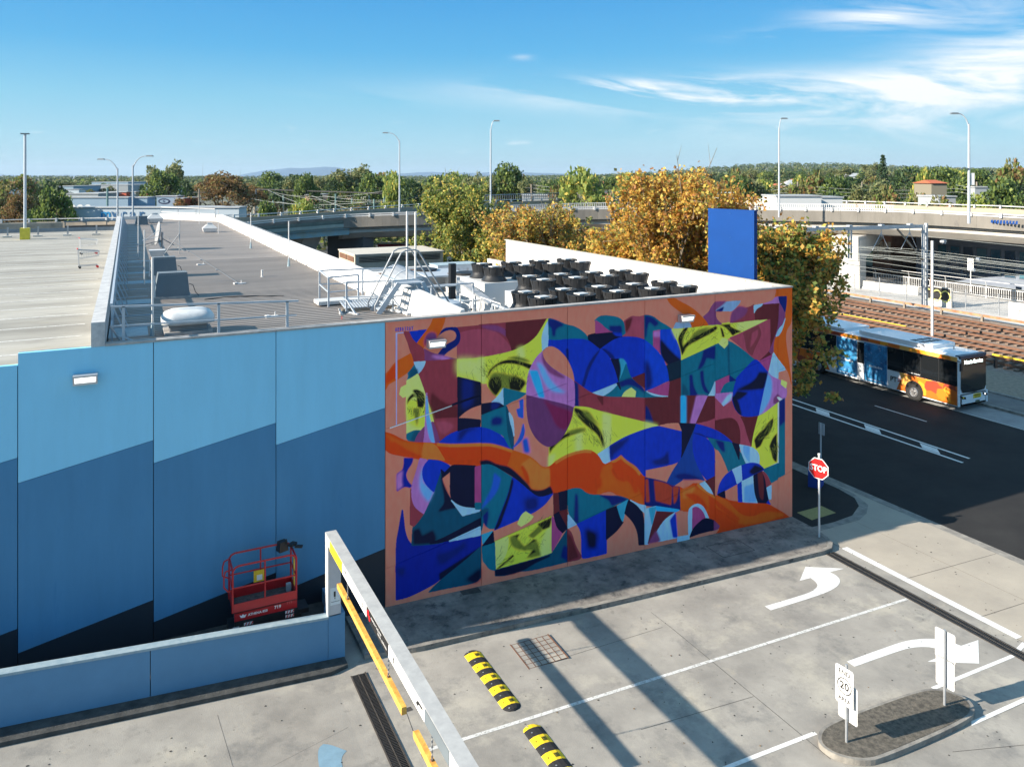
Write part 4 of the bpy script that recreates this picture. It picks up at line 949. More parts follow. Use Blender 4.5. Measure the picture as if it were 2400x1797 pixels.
for row, (ya, yb, z) in enumerate(((-4.0, -4.38, 3.75), (-4.42, -4.75, 3.75), (-4.5, -4.72, 3.67), (-4.76, -5.12, 3.67))):
    y = ya
    while y > yb:
        h = rnd.choice((.035, .05, .06)); x = bxf(y) - .0165
        b.add([(x, y, z), (x, y - .014, z), (x, y - .014, z + h), (x, y, z + h)], [(3, 2, 1, 0)]); b.add([(x, y, z + .03), (x, y - .03, z + .03), (x, y - .03, z + .04), (x, y, z + .04)], [(3, 2, 1, 0)]); y -= .038
b.build('lettering', M['sign'], gt)
b = MB(); b.box(.06, -.012, 2.05, .32, -.002, 2.5); pb_ = b.build('notice_plate', M['sign'], gt)
b = MB(); b.box(.15, -.015, 2.26, .20, -.013, 2.40); b.box(.17, -.015, 2.20, .19, -.013, 2.25); b.box(.08, -.015, 2.13, .30, -.013, 2.14); b.build('notice_mark', M['ink'], gt)
def chain(p0, z0, z1, par):
    b = MB(); z = z0
    k = 0
    while z > z1:
        if k % 2: b.box(p0[0] - .016, p0[1] - .004, z - .05, p0[0] + .016, p0[1] + .004, z)
        else: b.box(p0[0] - .004, p0[1] - .016, z - .05, p0[0] + .004, p0[1] + .016, z)
        z -= .045; k += 1
    b.build('chain', M['galv'], par)
hb_m = mat('worn_yellow_bar', (.80, .50, .10), .6, vs=9, rgb2=(.62, .27, .05), stain=((.8, .72, .5), 6, .60, .8))
for lab, y0, y1, chs in (('upper worn yellow timber bar hanging on chains under the grey height beam', 20.0, 14.72, (19.1, 15.75)), ('lower worn yellow bar hanging on chains, cut off by the bottom edge', 14.05, 8.7, (13.15, 9.5))):
    t = thing('clearance_bar', lab, 'clearance bar', (4.9, y0, 2.70), 0, 'yellow bars hanging below the height beam')
    b = MB(); n = 12; b.yprism([(0, .03), (-.05, .0), (y1 - y0, .0), (y1 - y0, .15), (-.05, .15), (0, .12)], -.05, .05); b.build('bar', hb_m, t)
    for c_ in chs:
        b = MB(); b.cyl((0, c_ - y0, .14), (0, c_ - y0, .175), .03, 8); b.build('bracket', M['rust'], t); chain((0, c_ - y0), .92, .15, t)
# signs
st = thing('stop_sign', 'red octagonal stop sign on a white pole at the end of the mural footpath', 'road sign', (22.68, 20.57, .13))
b = MB(); b.cyl((0, 0, -.1), (0, 0, 3.0), .038, 10); b.cyl((0, 0, 3.0), (0, 0, 3.06), .05, 10); b.build('pole', M['white'], st)
nrm = Vector((-.96, -.28, 0)).normalized(); MM = facing((-.055, -.016, 2.52), nrm.x, nrm.y)
def plate(par, MM, pts, m, name, th=.006, off=0):
    b = MB(); n = len(pts); b.add([MM @ Vector((x, y, off)) for x, y in pts] + [MM @ Vector((x, y, off - th)) for x, y in pts], [tuple(range(n)), tuple(range(2 * n - 1, n - 1, -1))] + [(i, i + n, (i + 1) % n + n, (i + 1) % n) for i in range(n)])
    return b.build(name, m, par)
octa = lambda r: [(r * math.cos(math.pi / 8 + k * math.pi / 4), r * math.sin(math.pi / 8 + k * math.pi / 4)) for k in range(8)]
plate(st, MM, octa(.405), M['sign'], 'sign_border'); pl = plate(st, MM, octa(.375), M['signred'], 'sign_face', .002, .003)
text('STOP', .31, M['sign'], st, MM @ Matrix.Translation((0, 0, .005)), bold=True, sx=.86)
def rrect(w, h, r=.04): return [(sx * (w / 2 - r) + r * math.cos(a) , sy * (h / 2 - r) + r * math.sin(a)) for sx, sy, a0 in ((1, 1, 0), (-1, 1, 90), (-1, -1, 180), (1, -1, 270)) for a in (RAD(a0), RAD(a0 + 45), RAD(a0 + 90))]
e = thing('area_sign', 'white END 20 AREA speed sign on the near end of the island', 'road sign', (14.76, 12.6, gz(14.76) + .13))
b = MB(); b.cyl((0, 0, 0), (0, 0, 1.78), .03, 10); b.build('pole', M['galv'], e)
MM = facing((-.045, .02, 1.28), -1, -.08)
plate(e, MM, rrect(.46, .86), M['sign'], 'speed_plate'); t1 = lambda s_, sz, y: text(s_, sz, M['ink'], e, MM @ Matrix.Translation((0, y, .003)), bold=True)
t1('END', .15, .30); t1('20', .24, .0); t1('AREA', .13, -.31)
b = MB(); n = 28
b.add([MM @ Vector((r * math.cos(2 * math.pi * k / n), r * math.sin(2 * math.pi * k / n), .003)) for r in (.19, .165) for k in range(n)], [(k, (k + 1) % n, (k + 1) % n + n, k + n)[::-1] for k in range(n)]); b.build('speed_ring', M['ink'], e)
MB2 = facing((.04, -.0, .90), -1, -.08); plate(e, MB2, rrect(.5, .86), M['white'], 'lower_plate')
e2 = thing('sign_back', 'blank backs of two white plates on a pole at the far island end', 'road sign', (18.08, 12.51, gz(18.08) + .13))
b = MB(); b.cyl((0, 0, 0), (0, 0, 1.86), .032, 10); b.build('pole', M['galv'], e2)
plate(e2, facing((.05, .02, 1.45), 1, .1), rrect(.5, .72), M['white'], 'upper_plate'); plate(e2, facing((.05, .02, .78), 1, .1), rrect(.46, .72), M['white'], 'lower_plate')
b = MB(); b.bar((.03, -.2, 1.12), (.03, .22, 1.12), .02, .02); b.build('brace', M['galv'], e2)
bs = thing('bus_stop_sign', 'slim pole with a small flag near the kerb behind the stop sign', 'bus stop sign', (27.0, 24.4, 0))
b = MB(); b.cyl((0, 0, 0), (0, 0, 2.6), .035, 8); b.build('pole', M['rail'], bs); b = MB(); b.box(.03, -.15, 2.1, .06, .15, 2.6); b.build('flag', M['rail'], bs)
bl = thing('newspaper_box', 'dark blue box with a round emblem below the stop sign, at the kerb edge', 'box', (26.6, 24.3, 0), .5)
b = MB(); b.obox((0, 0, .0), (.62, .5, .78), 0); b.build('body', mat('box_blue', (.01, .05, .30), .5, var=.15, vs=5), bl); b = MB(); b.obox((0, 0, .78), (.66, .54, .04), 0); b.build('lid', M['lowblue'], bl)
b = MB()
for k in range(16):
    a = 2 * math.pi * k / 16; a2 = a + .393; b.add([(.1 * math.cos(a), -.255, .5 + .1 * math.sin(a)), (.1 * math.cos(a2), -.255, .5 + .1 * math.sin(a2)), (.08 * math.cos(a2), -.255, .5 + .08 * math.sin(a2)), (.08 * math.cos(a), -.255, .5 + .08 * math.sin(a))], [(0, 1, 2, 3)])
b.build('emblem', M['rail'], bl)
# flood lights on the facade
def flood(x, label, tilt=0.0):
    t = thing('wall_floodlight', label, 'floodlight', (x, 22.3, 8.12), 0, 'silver floodlights fixed high on the facade')
    b = MB(); b.box(-.27, -.22, 0, .27, 0, .05); b.box(-.27, -.30, .20, .27, 0, .25); b.add([(-.27, -.22, .05), (-.27, 0, .05), (-.27, 0, .2), (-.27, -.30, .2), (-.25, -.22, .05), (-.25, 0, .05), (-.25, 0, .2), (-.25, -.30, .2)], [(0, 3, 2, 1), (4, 5, 6, 7), (0, 4, 7, 3)])
    b.add([(.27, -.22, .05), (.27, 0, .05), (.27, 0, .2), (.27, -.30, .2), (.25, -.22, .05), (.25, 0, .05), (.25, 0, .2), (.25, -.30, .2)], [(0, 1, 2, 3), (4, 7, 6, 5), (0, 3, 7, 4)]); b.build('housing', mat('lamp_housing', (.55, .56, .57), .35, .4, var=.05, vs=8), t)
    b = MB(); b.add([(-.235, -.20, .055), (.235, -.20, .055), (.235, -.27, .195), (-.235, -.27, .195)], [(0, 1, 2, 3)]); b.build('lens', M['lens'], t)
    b = MB(); b.box(-.245, -.02, .05, .245, -.015, .2); b.build('reflector', M['chrome'], t)
flood(-.93, 'floodlight on the light blue panels, left of the roof'); flood(8.40, 'floodlight over the top left corner of the mural'); flood(17.88, 'floodlight on the upper right part of the mural')
# scissor lift
sl_ = thing('scissor_lift', 'small red scissor lift with a railed platform standing behind the low blue wall', 'scissor lift', (2.43, 21.08, 1.22))
b = MB(); b.box(-.06, .1, .14, 1.75, .72, .42); b.box(.05, .02, .20, 1.65, .1, .64); b.box(1.60, .12, .4, 1.95, .6, .52); b.build('chassis', M['black'], sl_)
for x in (.15, 1.5):
    for y in (-.0, .64): b = MB(); b.cyl((x, y, .15), (x, y + .13, .15), .15, 14); b.build('wheel', M['rubber'], sl_)
b = MB()
for i, z in enumerate((.44, .52, .60)): b.bar((.1, .15, z), (1.6, .15, z + .03), .03, .05); b.bar((.1, .65, z), (1.6, .65, z + .03), .03, .05)
b.build('scissor_arms', M['grey'], sl_)
b = MB(); b.box(.04, -.0, .66, 1.62, .04, .88); b.build('extension_deck', M['red'], sl_, label='red side plate carrying the lettering')
text('ATHENA 850', .085, M['sign'], sl_, facing((.62, -.003, .765), 0, -1), bold=True); text('719', .115, M['sign'], sl_, facing((1.12, -.003, .79), 0, -1), bold=True)
text('719', .10, mat('faded_mark', (.55, .12, .12), .6), sl_, facing((1.42, -.003, .83), 0, -1))
b = MB(); b.add([(.2, -.003, .73), (.3, -.003, .72), (.34, -.003, .80), (.28, -.003, .78), (.25, -.003, .82), (.22, -.003, .78), (.17, -.003, .81)], [(0, 1, 2, 3, 4, 5, 6)]); b.build('fox_logo', M['sign'], sl_)
b = MB(); b.box(.02, -.02, .90, 1.60, .0, 1.12); b.box(.02, .76, .90, 1.60, .78, 1.12); b.box(.0, 0, .90, .02, .76, 1.12); b.box(1.60, 0, .90, 1.62, .76, 1.12); b.build('toe_board', M['red'], sl_)
b = MB(); b.box(.02, .0, .86, 1.60, .76, .90); b.build('platform_floor', mat('dirty_deck', (.10, .10, .10), .9, vs=8, rgb2=(.035, .035, .04), stain=((.4, .38, .34), 9, .66, .9)), sl_)
b = MB(); T = 2.08; r = .026
def rounded(y): return [(0.0, y, .9), (0.0, y, T - .12), (.06, y, T - .03), (.16, y, T), (1.42, y, T), (1.54, y, T - .03), (1.60, y, T - .12), (1.60, y, .9)]
for y in (0, .76): b.tube(rounded(y), r, 6); b.cyl((0, y, 1.52), (1.6, y, 1.52), .021, 6); b.cyl((.80, y, 1.1), (.80, y, T), .021, 6)
for z in (T - .1, 1.52): b.cyl((1.6, 0, z), (1.6, .76, z), r, 6); b.cyl((0, 0, z), (0, .76, z), r, 6)
b.tube([(0, .1, T - .1), (-.16, .1, T - .13), (-.2, .1, T - .25), (-.2, .1, 1.55), (-.1, .1, 1.42), (0, .1, 1.42)], .02, 5); b.tube([(0, .62, T - .05), (-.14, .62, T - .1), (-.18, .62, T - .25), (-.18, .62, 1.6), (0, .62, 1.5)], .02, 5)
b.build('guard_rail', M['red'], sl_)
b = MB(); b.obox((1.36, .70, T - .16), (.26, .22, .26), .3, .8); b.obox((1.6, .55, T + .0), (.22, .16, .05), .7); b.obox((1.75, .45, T - .05), (.2, .1, .05), -.5); b.cyl((1.45, .62, T + .05), (1.45, .62, T + .16), .02, 8); b.build('control_box', M['black'], sl_)
b = MB(); b.box(.62, .735, 1.20, .90, .755, 1.50); b.build('manual_box', M['yellow'], sl_); b = MB(); b.box(.70, .725, 1.24, .84, .734, 1.38); b.build('label_plate', M['sign'], sl_)
b = MB(); b.box(1.585, .2, 1.15, 1.60, .36, 1.85); b.build('warning_strip', M['yellow'], sl_); b = MB(); b.box(1.42, .4, .92, 1.54, .5, 1.12); b.build('socket_box', M['rail'], sl_)
for x, z in ((.28, .5), (1.32, .44), (1.32, .55)):
    b = MB(); b.box(x, .008, z, x + .22, .018, z + .07); b.build('hazard_plate', M['sign'], sl_); b = MB()
    for k in range(3): xx = x + .02 + k * .075; b.add([(xx, .006, z), (xx + .03, .006, z), (xx + .06, .006, z + .07), (xx + .03, .006, z + .07)], [(0, 1, 2, 3)])
    b.build('hazard_stripe', M['signred'], sl_)
b = MB(); b.box(.0, .008, .36, .16, .018, .52); b.build('maker_plate', M['rail'], sl_)
# ------------------------------------------------------------------ roof: rails, masts, plant
RZ = 8.85
fr = thing('roof_edge_rail', 'pale steel guard rail along the front roof edge above the blue panels', 'guard rail', (-.08, 22.55, RZ))
b = MB(); b.bar((-.28, 0, 1.10), (4.45, 0, .92), .05, .05); b.build('top_rail', M['rail'], fr); b = MB(); b.bar((-.28, 0, .60), (4.4, 0, .52), .035, .035); b.build('mid_rail', M['rail'], fr)
for x, z in ((.0, 1.09), (2.32, 1.0), (4.14, .93)): b = MB(); b.bar((x, 0, 0), (x, 0, z), .07, .05); b.build('post', M['rail'], fr)
b = MB(); b.bar((.0, .02, .30), (.55, .02, .02), .04, .03); b.bar((-.3, 0, .6), (.0, .35, .02), .04, .03); b.build('brace', M['rail'], fr)
lr = thing('parapet_guard_rail', 'long pale blue-grey guard rail with slanted struts along the left roof parapet', 'guard rail', (-.36, 22.6, RZ))
b = MB(); b.bar((0, 0, 1.14), (0, 57, 1.14), .06, .08); b.bar((0, 0, .6), (0, 57, .6), .04, .05); b.build('rail', M['rail'], lr)
for k in range(27):
    y = .8 + k * 2.1; b = MB(); b.bar((.0, y, 1.12), (.0, y, 0), .05, .05); b.bar((.02, y, .98), (.40, y + .02, .02), .04, .04); b.bar((.0, y, .025), (1.05, y, .025), .05, .03); b.build('strut', M['rail'], lr)
for y0, y1, x1 in ((1.5, 3.0, .9), (7.5, 8.6, 1.2), (13.2, 14.2, 1.4), (17.0, 17.4, 1.4), (22.5, 23.0, 1.5)):
    b = MB(); b.flat([(-.1, y0), (x1, y0), (x1, y1), (-.1, y1)], .02); b.build('walkway_patch', M['cap'], lr)
def mast(x, y, h, label, base=True, r=.028):
    t = thing('roof_mast', label, 'mast', (x, y, RZ), 0, 'slim white masts standing on the ribbed roof'); b = MB(); b.cyl((0, 0, 0), (0, 0, h), r, 8); b.build('pole', M['white'], t)
    if base: b = MB(); b.cyl((0, 0, 0), (0, 0, .42), .075, 8, .03); b.build('boot', M['cap'], t)
    return t
mast(.64, 23.92, 2.2, 'mast at the front rail beside the domed roof vent', r=.032); mast(.65, 35.51, 2.25, 'mast left of the two big grey cooler boxes', False); mast(.56, 47.42, 2.35, 'mast left of the satellite dish, with a small side bracket', False)
mast(7.16, 39.36, 2.25, 'nearest of the masts along the white right parapet'); mast(6.85, 50.25, 2.22, 'middle mast along the white right parapet'); mast(6.37, 64.35, 1.9, 'mast beside the white cowl near the far end', False); mast(6.0, 77.5, 1.8, 'farthest mast, in front of the end parapet', False)
mast(8.72, 25.0, 3.25, 'near one of two tall masts standing at the stile steps', False, .035); mast(8.66, 25.7, 3.25, 'far one of two tall masts standing at the stile steps', False, .035)
t = thing('vent_pipe', 'short white pipe standing alone on the middle of the roof', 'pipe', (5.36, 35.83, RZ)); b = MB(); b.cyl((0, 0, 0), (0, 0, .32), .045, 10); b.cyl((0, 0, 0), (0, 0, .03), .1, 10, .06); b.build('pipe', M['white'], t)
# domed roof vent
dv = thing('domed_roof_vent', 'large dusty white domed roof vent behind the front guard rail', 'roof vent', (1.55, 23.95, RZ))
b = MB(); b.obox((0, 0, 0), (1.25, 1.0, .14)); b.build('curb', M['coping'], dv); b = MB(); b.obox((0, 0, .14), (.95, .75, .22)); b.build('neck', M['roof'], dv)
b = MB()
for k in range(5): b.obox((0, 0, .15 + k * .045), (1.0, .8, .018))
b.build('louvres', M['galv'], dv)
b = MB(); prof = [(.60, .32), (.665, .34), (.67, .45), (.655, .52), (.58, .62), (.42, .69), (.2, .72), (.02, .725)]
n = 28; vs = []
for r, z in prof:
    for i in range(n):
        a = 2 * math.pi * i / n; c_, s_ = math.cos(a), math.sin(a); q = .45; vs.append((1.05 * r * abs(c_) ** q * (1 if c_ > 0 else -1) , .82 * r * abs(s_) ** q * (1 if s_ > 0 else -1), z))
b.add(vs, [(k * n + i, k * n + (i + 1) % n, (k + 1) * n + (i + 1) % n, (k + 1) * n + i) for k in range(len(prof) - 1) for i in range(n)] + [tuple(range(n - 1, -1, -1)), tuple(range((len(prof) - 1) * n, len(prof) * n))])
b.build('dome', mat('dusty_white', (.66, .68, .68), .6, vs=3, rgb2=(.50, .52, .53), stain=((.34, .34, .33), 2.5, .60, .6)), dv, smooth=True)
def cooler(x, y, lab, sc=1.0):
    t = thing('roof_cooler', lab, 'air cooler', (x, y, RZ), 0, 'grey evaporative coolers on the roof'); W, Dp, H = 1.18 * sc, .95 * sc, .93 * sc
    b = MB(); b.add([(-W / 2, -Dp / 2, .1), (W / 2, -Dp / 2, .1), (W / 2, Dp / 2, .1), (-W / 2, Dp / 2, .1), (-W * .40, -Dp * .40, H), (W * .43, -Dp * .40, H), (W * .43, Dp * .40, H), (-W * .40, Dp * .40, H)], [(3, 2, 1, 0), (4, 5, 6, 7), (0, 1, 5, 4), (1, 2, 6, 5), (2, 3, 7, 6), (3, 0, 4, 7)]); b.build('body', M['grey'], t)
    b = MB()
    for k in range(14): x0 = -W * .40 + k * W * .83 / 14; b.box(x0 + .01, -Dp * .41 - .01, H - .07, x0 + .05, -Dp * .2, H + .025)
    b.build('grille', mat('grille_grey', (.22, .25, .27), .6), t); b = MB(); b.box(-W / 2 - .04, -Dp / 2 - .04, 0, W / 2 + .06, Dp / 2, .10); b.build('curb', M['coping'], t)
    b = MB(); b.box(-W / 2 - .015, -Dp / 2 + .03, .1, -W / 2 + .03, -Dp / 2 + .0, H * .95); b.build('edge_strip', M['white'], t)
    b = MB(); b.tube([(W / 2, -.2, .5), (W / 2 + .12, -.25, .45), (W / 2 + .2, -.3, .2), (W / 2 + .32, -.35, .05)], .012); b.build('hose', M['black'], t); return t
cooler(1.48, 31.3, 'nearest large dark grey tapered cooler box on the roof'); cooler(1.45, 37.9, 'dark grey cooler box just behind the nearest one', .95); cooler(1.2, 79.0, 'small far grey cooler box at the far end of the left parapet', .9)
t = thing('white_cooler', 'white flared evaporative cooler beside the satellite dish', 'air cooler', (1.44, 46.0, RZ)); b = MB(); b.add([(-.26, -.26, .12), (.26, -.26, .12), (.26, .26, .12), (-.26, .26, .12), (-.40, -.38, .52), (.42, -.38, .52), (.42, .38, .52), (-.40, .38, .52)], [(3, 2, 1, 0), (4, 5, 6, 7), (0, 1, 5, 4), (1, 2, 6, 5), (2, 3, 7, 6), (3, 0, 4, 7)]); b.build('hood', M['white'], t); b = MB(); b.obox((0, 0, 0), (.6, .6, .13)); b.build('curb', M['rust'], t)
def cowl(x, y, s, lab):
    t = thing('white_cowl', lab, 'roof vent', (x, y, RZ), 0, 'white roof cowls'); b = MB(); b.obox((0, 0, .08), (1.0 * s, .8 * s, .30 * s), 0, 1.15); b.obox((0, 0, .08 + .3 * s), (1.15 * s, .92 * s, .28 * s), 0, .45); b.obox((0, 0, .08 + .58 * s), (.4 * s, .3 * s, .14 * s)); b.build('cowl', M['white'], t); b = MB(); b.obox((0, 0, 0), (.85 * s, .7 * s, .08)); b.build('curb', M['galv'], t)
cowl(5.9, 66.2, .95, 'white cowl standing alone near the right parapet'); cowl(2.4, 82.0, 1.25, 'white cowl beside the far grey cooler'); 
# satellite dish
sd = thing('satellite_dish', 'grey satellite dish on a braced pole near the left parapet', 'satellite dish', (1.92, 51.7, RZ))
b = MB(); b.cyl((0, 0, 0), (0, 0, 1.1), .06, 10); b.build('pole', M['galv'], sd)
b = MB(); n = 24; ax = Vector((-.985, -.1, .15)).normalized(); u = ax.cross(Vector((0, 0, 1))).normalized(); v = u.cross(ax); c0 = Vector((-.12, -.05, 1.0)); rows = [(.0, .0), (.25, .02), (.5, .08), (.72, .17)]
vs = [c0] + [c0 + ax * d_ + u * (r * math.cos(2 * math.pi * i / n)) + v * (r * math.sin(2 * math.pi * i / n)) for r, d_ in rows[1:] for i in range(n)]
vs2 = [p - ax * .02 for p in vs]; L0 = len(vs)
fs = [(0, 1 + i, 1 + (i + 1) % n) for i in range(n)] + [(1 + k * n + i, 1 + (k + 1) * n + i, 1 + (k + 1) * n + (i + 1) % n, 1 + k * n + (i + 1) % n) for k in range(2) for i in range(n)]
b.add(vs + vs2, fs + [tuple(i + L0 for i in f[::-1]) for f in fs] + [(1 + 2 * n + i, 1 + 2 * n + L0 + i, 1 + 2 * n + L0 + (i + 1) % n, 1 + 2 * n + (i + 1) % n) for i in range(n)]); b.build('dish', mat('dish_grey', (.30, .31, .32), .55), sd, smooth=True)
b = MB(); b.cyl((-.05, 0, .9), (-.95, -.12, .62), .02); b.cyl((-.05, 0, 1.3), (-.95, -.12, .66), .015); b.obox((-1.02, -.12, .58), (.16, .1, .1)); b.build('feed_arm', M['rail'], sd)
b = MB(); b.cyl((0, 0, .7), (1.15, -1.5, .02), .025); b.cyl((0, 0, .55), (-1.0, 2.2, .02), .025); b.cyl((0, 0, .6), (-1.4, -.4, .3), .022); b.build('brace', M['grey'], sd)
am = thing('braced_aerial_mast', 'thin aerial mast held by two slanted braces right of the satellite dish', 'mast', (2.7, 48.4, RZ)); b = MB(); b.cyl((0, 0, 0), (0, 0, 1.9), .03, 8); b.build('pole', M['galv'], am); b = MB(); b.cyl((0, 0, 1.2), (-.85, -.1, 0), .02); b.cyl((0, 0, 1.2), (-.7, .9, 0), .02); b.cyl((-.1, 0, 1.75), (.12, 0, 1.95), .01); b.build('brace', M['galv'], am)
for i, (x, y, lab) in enumerate(((4.2, 33.9, 'flat white bracket on the roof beside the short pipe'), (4.17, 25.5, 'small white roof fitting behind the front rail'), (3.4, 42.0, 'small white bracket in the middle of the roof'))):
    t = thing('roof_bracket', lab, 'bracket', (x, y, RZ), .2); b = MB(); b.obox((0, 0, 0), (.46 if i == 0 else .28, .16, .05)); b.cyl((.05, 0, .05), (.05, 0, .16), .02); b.obox((-.2, 0, .0), (.12, .16, .08)); b.build('bracket', M['white'], t)
b = MB()
for k in range(8): y = 34 + k * 5.2; b.obox((4.1 - .28 * k + (1.4 if k > 3 else 0) * 0, y, RZ + .01), (.12, .12, .05))
b.build('anchor_pads', M['galv'], kind='stuff')
b = MB(); b.tube([(4.1 - i * .28 / 5.2 * 5.2, 34 + 5.2 * i, RZ + .07) for i in range(9)], .006, 4); tag(b.build('safety_cable', M['galv']), 'thin straight safety cable running along the middle of the roof', 'cable')
b = MB(); b.tube([(2.5, 30.0, RZ + .03), (3.2, 30.3, RZ + .03), (3.75, 30.15, RZ + .05), (4.4, 30.0, RZ + .03), (5.2, 29.6, RZ + .03)], .02, 6); tag(b.build('roof_hose', M['black']), 'black hose lying on the roof right of the nearest cooler', 'hose')
fr2 = thing('end_guard_rail', 'white guard rail at the far end of the roof', 'guard rail', (3.2, 89.4, RZ)); d_ = (5.0, -8.1)
for z in (.75, 1.25): b = MB(); b.bar((0, 0, z), (4.6, -7.4, z), .06, .06); b.build('rail', M['white'], fr2)
for q in (0, .33, .66, 1): b = MB(); b.bar((4.6 * q, -7.4 * q, 0), (4.6 * q, -7.4 * q, 1.25), .07, .07); b.build('post', M['white'], fr2)
# walkway platforms, stile steps
wk = thing('roof_walkway', 'pale walkway platforms with handrails leading to the stile steps', 'walkway', (6.3, 25.2, RZ))
b = MB(); b.obox((.6, 1.9, .06), (2.1, .75, .12)); b.build('deck_board', M['white'], wk)
for k in range(24): b = MB(); b.bar((.12 + k * .10, .05, .14), (.12 + k * .10 + .25, 2.35 - .3, .14), .06, .03); b.build('slat', M['rail'], wk)
b = MB(); b.obox((1.2, .1, .0), (2.4, .1, .12)); b.obox((1.35, 2.1, 0), (2.4, .1, .12)); b.build('bearer', M['timber'], wk)
for p in ((.0, 3.4, 0), (-.16, 1.3, 0), (.12, -.02, 0), (.95, 1.6, 0), (1.52, -.55, 0), (1.52, 3.1, 0)): b = MB(); b.bar(p, (p[0], p[1], 1.02), .055, .055); b.build('post', M['rail'], wk)
for a, c in (((0, 3.4), (2.7, 3.1)), ((0, 3.4), (-.16, 1.3)), ((-.16, 1.3), (.95, 1.6)), ((.12, -.02), (1.6, -.55)), ((1.52, -.55), (2.6, -.4))):
    b = MB(); b.bar((*a, 1.02), (*c, 1.02), .05, .05); b.bar((*a, .52), (*c, .52), .035, .035); b.build('handrail', M['rail'], wk)
b = MB(); b.bar((.12, -.02, .45), (.3, -.5, .02), .05, .04); b.bar((1.52, -.55, .45), (1.75, -1.0, .02), .05, .04); b.bar((.1, .2, .03), (.35, -.6, .03), .07, .05); b.bar((1.5, -.2, .03), (1.8, -1.1, .03), .07, .05); b.build('foot_brace', M['rail'], wk)
sp = thing('stile_steps', 'steel stile with steps and curved handrails over the white right parapet', 'steps', (8.35, 24.7, RZ))
b = MB(); b.box(-.45, -.3, .93, .45, .4, .97); b.build('landing', M['rail'], sp)
for k in range(4): b = MB(); b.box(-1.05 + k * .17, -.3, .12 + k * .2, -.85 + k * .17, .4, .15 + k * .2); b.build('tread', M['rail'], sp)
for y in (-.32, .42):
    b = MB(); b.bar((-1.1, y, .02), (-.4, y, .97), .05, .16); b.build('stringer', M['rail'], sp); b = MB(); b.bar((.4, y, .97), (.75, y, .3), .05, .12); b.build('stringer', M['rail'], sp)
for y in (-.34, .44): b = MB(); b.tube([(-1.2, y, .12), (-1.22, y, .3), (-.35, y, 1.95), (-.2, y, 2.03), (.1, y, 2.05), (.25, y, 2.0), (1.35, y, .2), (1.4, y, -.5)], .028, 8); b.build('handrail', M['galv'], sp)
# seagull at the roof edge
sg = thing('seagull', 'white and grey seagull standing at the roof edge near the walkway', 'bird', (5.97, 24.0, RZ + .02), .2)
b = MB(); b.ring([(.005, 0), (.05, .02), (.075, .06), (.07, .10), (.045, .14), (.03, .17), (.034, .20), (.026, .235), (.004, .25)], (0, 0, .1), 12, 1.15, .8)
bo = b.build('body', M['white'], sg, smooth=True)
for v in bo.data.vertices: v.co.x -= (v.co.z - .17) * .55
b = MB(); b.add([(.02, .055, .26), (.26, .02, .21), (.1, .058, .16), (-.04, .05, .2), (.02, -.055, .26), (.26, -.02, .21), (.1, -.058, .16), (-.04, -.05, .2)], [(0, 1, 2, 3), (7, 6, 5, 4)]); b.build('wing', M['dull'] if 'dull' in M else M['grey'], sg)
b = MB(); b.cyl((-.07, 0, .31), (-.125, 0, .30), .009, 6, .002); b.build('bill', M['signred'], sg)
for y in (-.025, .025): b = MB(); b.cyl((0, y, .11), (0, y, 0), .005, 5); b.build('leg', M['signred'], sg)
# condenser fans
def fan_thing(x, y):
    t = thing('condenser_fan', '', 'fan', (x, y, 8.79)); t.scale = (1, 1, .68); n = 22
    b = MB(); b.ring([(.45, 0), (.445, .06), (.45, .16), (.495, .56), (.515, .57), (.515, .60), (.485, .60), (.40, .18)], (0, 0, 0), n); b.f = b.f[:-2]
    b.build('shroud', M['black'], t, smooth=False)
    b = MB()
    for k in range(10): a = 2 * math.pi * k / 10; b.bar((.43 * math.cos(a), .43 * math.sin(a), .17), (.51 * math.cos(a), .51 * math.sin(a), .57), .02, .03)
    b.build('stiffeners', M['rubber'], t, kind='stuff')
    b = MB(); b.cyl((0, 0, .2), (0, 0, .55), .11, 12)
    for k in range(7):
        a = 2 * math.pi * k / 7; b.add([(.1 * math.cos(a), .1 * math.sin(a), .40), (.45 * math.cos(a - .2), .45 * math.sin(a - .2), .36), (.45 * math.cos(a + .35), .45 * math.sin(a + .35), .46), (.1 * math.cos(a + .6), .1 * math.sin(a + .6), .46)], [(0, 1, 2, 3)])
    b.build('rotor', M['black'], t)
    b = MB()
    for k in range(6): r = .12 + k * .065; b.ring([(r, .575), (r + .008, .575), (r + .008, .582), (r, .582)], (0, 0, 0), 18); b.f = b.f[:-2]
    for k in range(8): a = math.pi * k / 8; b.bar((-.49 * math.cos(a), -.49 * math.sin(a), .585), (.49 * math.cos(a), .49 * math.sin(a), .585), .012, .008)
    b.build('guard', M['black'], t)
    b = MB(); b.obox((0, 0, .59), (.40, .34, .05), .1); b.build('motor_cover', M['white'], t)
    b = MB(); b.ring([(.60, -.30), (.52, -.16), (.46, .0)], (0, 0, 0), 18); b.f = b.f[:-2]; b.build('skirt', M['black'], t, smooth=True)
    return t
fp = None
rows = [('front', 24.68, [12.72, 14.25, 15.80, 17.34, 18.83]), ('front', 23.40, [12.71, 14.26, 15.75, 17.29, 18.77]), ('middle', 28.53, [14.86, 16.35, 17.89, 19.41]), ('middle', 27.32, [14.88, 16.36, 17.89, 19.41]), ('back', 33.57, [15.0, 16.54, 18.07, 19.62]), ('back', 32.2, [15.0, 16.53, 18.05, 19.58])]
ordn = ['leftmost', 'second from the left', 'third from the left', 'fourth from the left', 'rightmost']
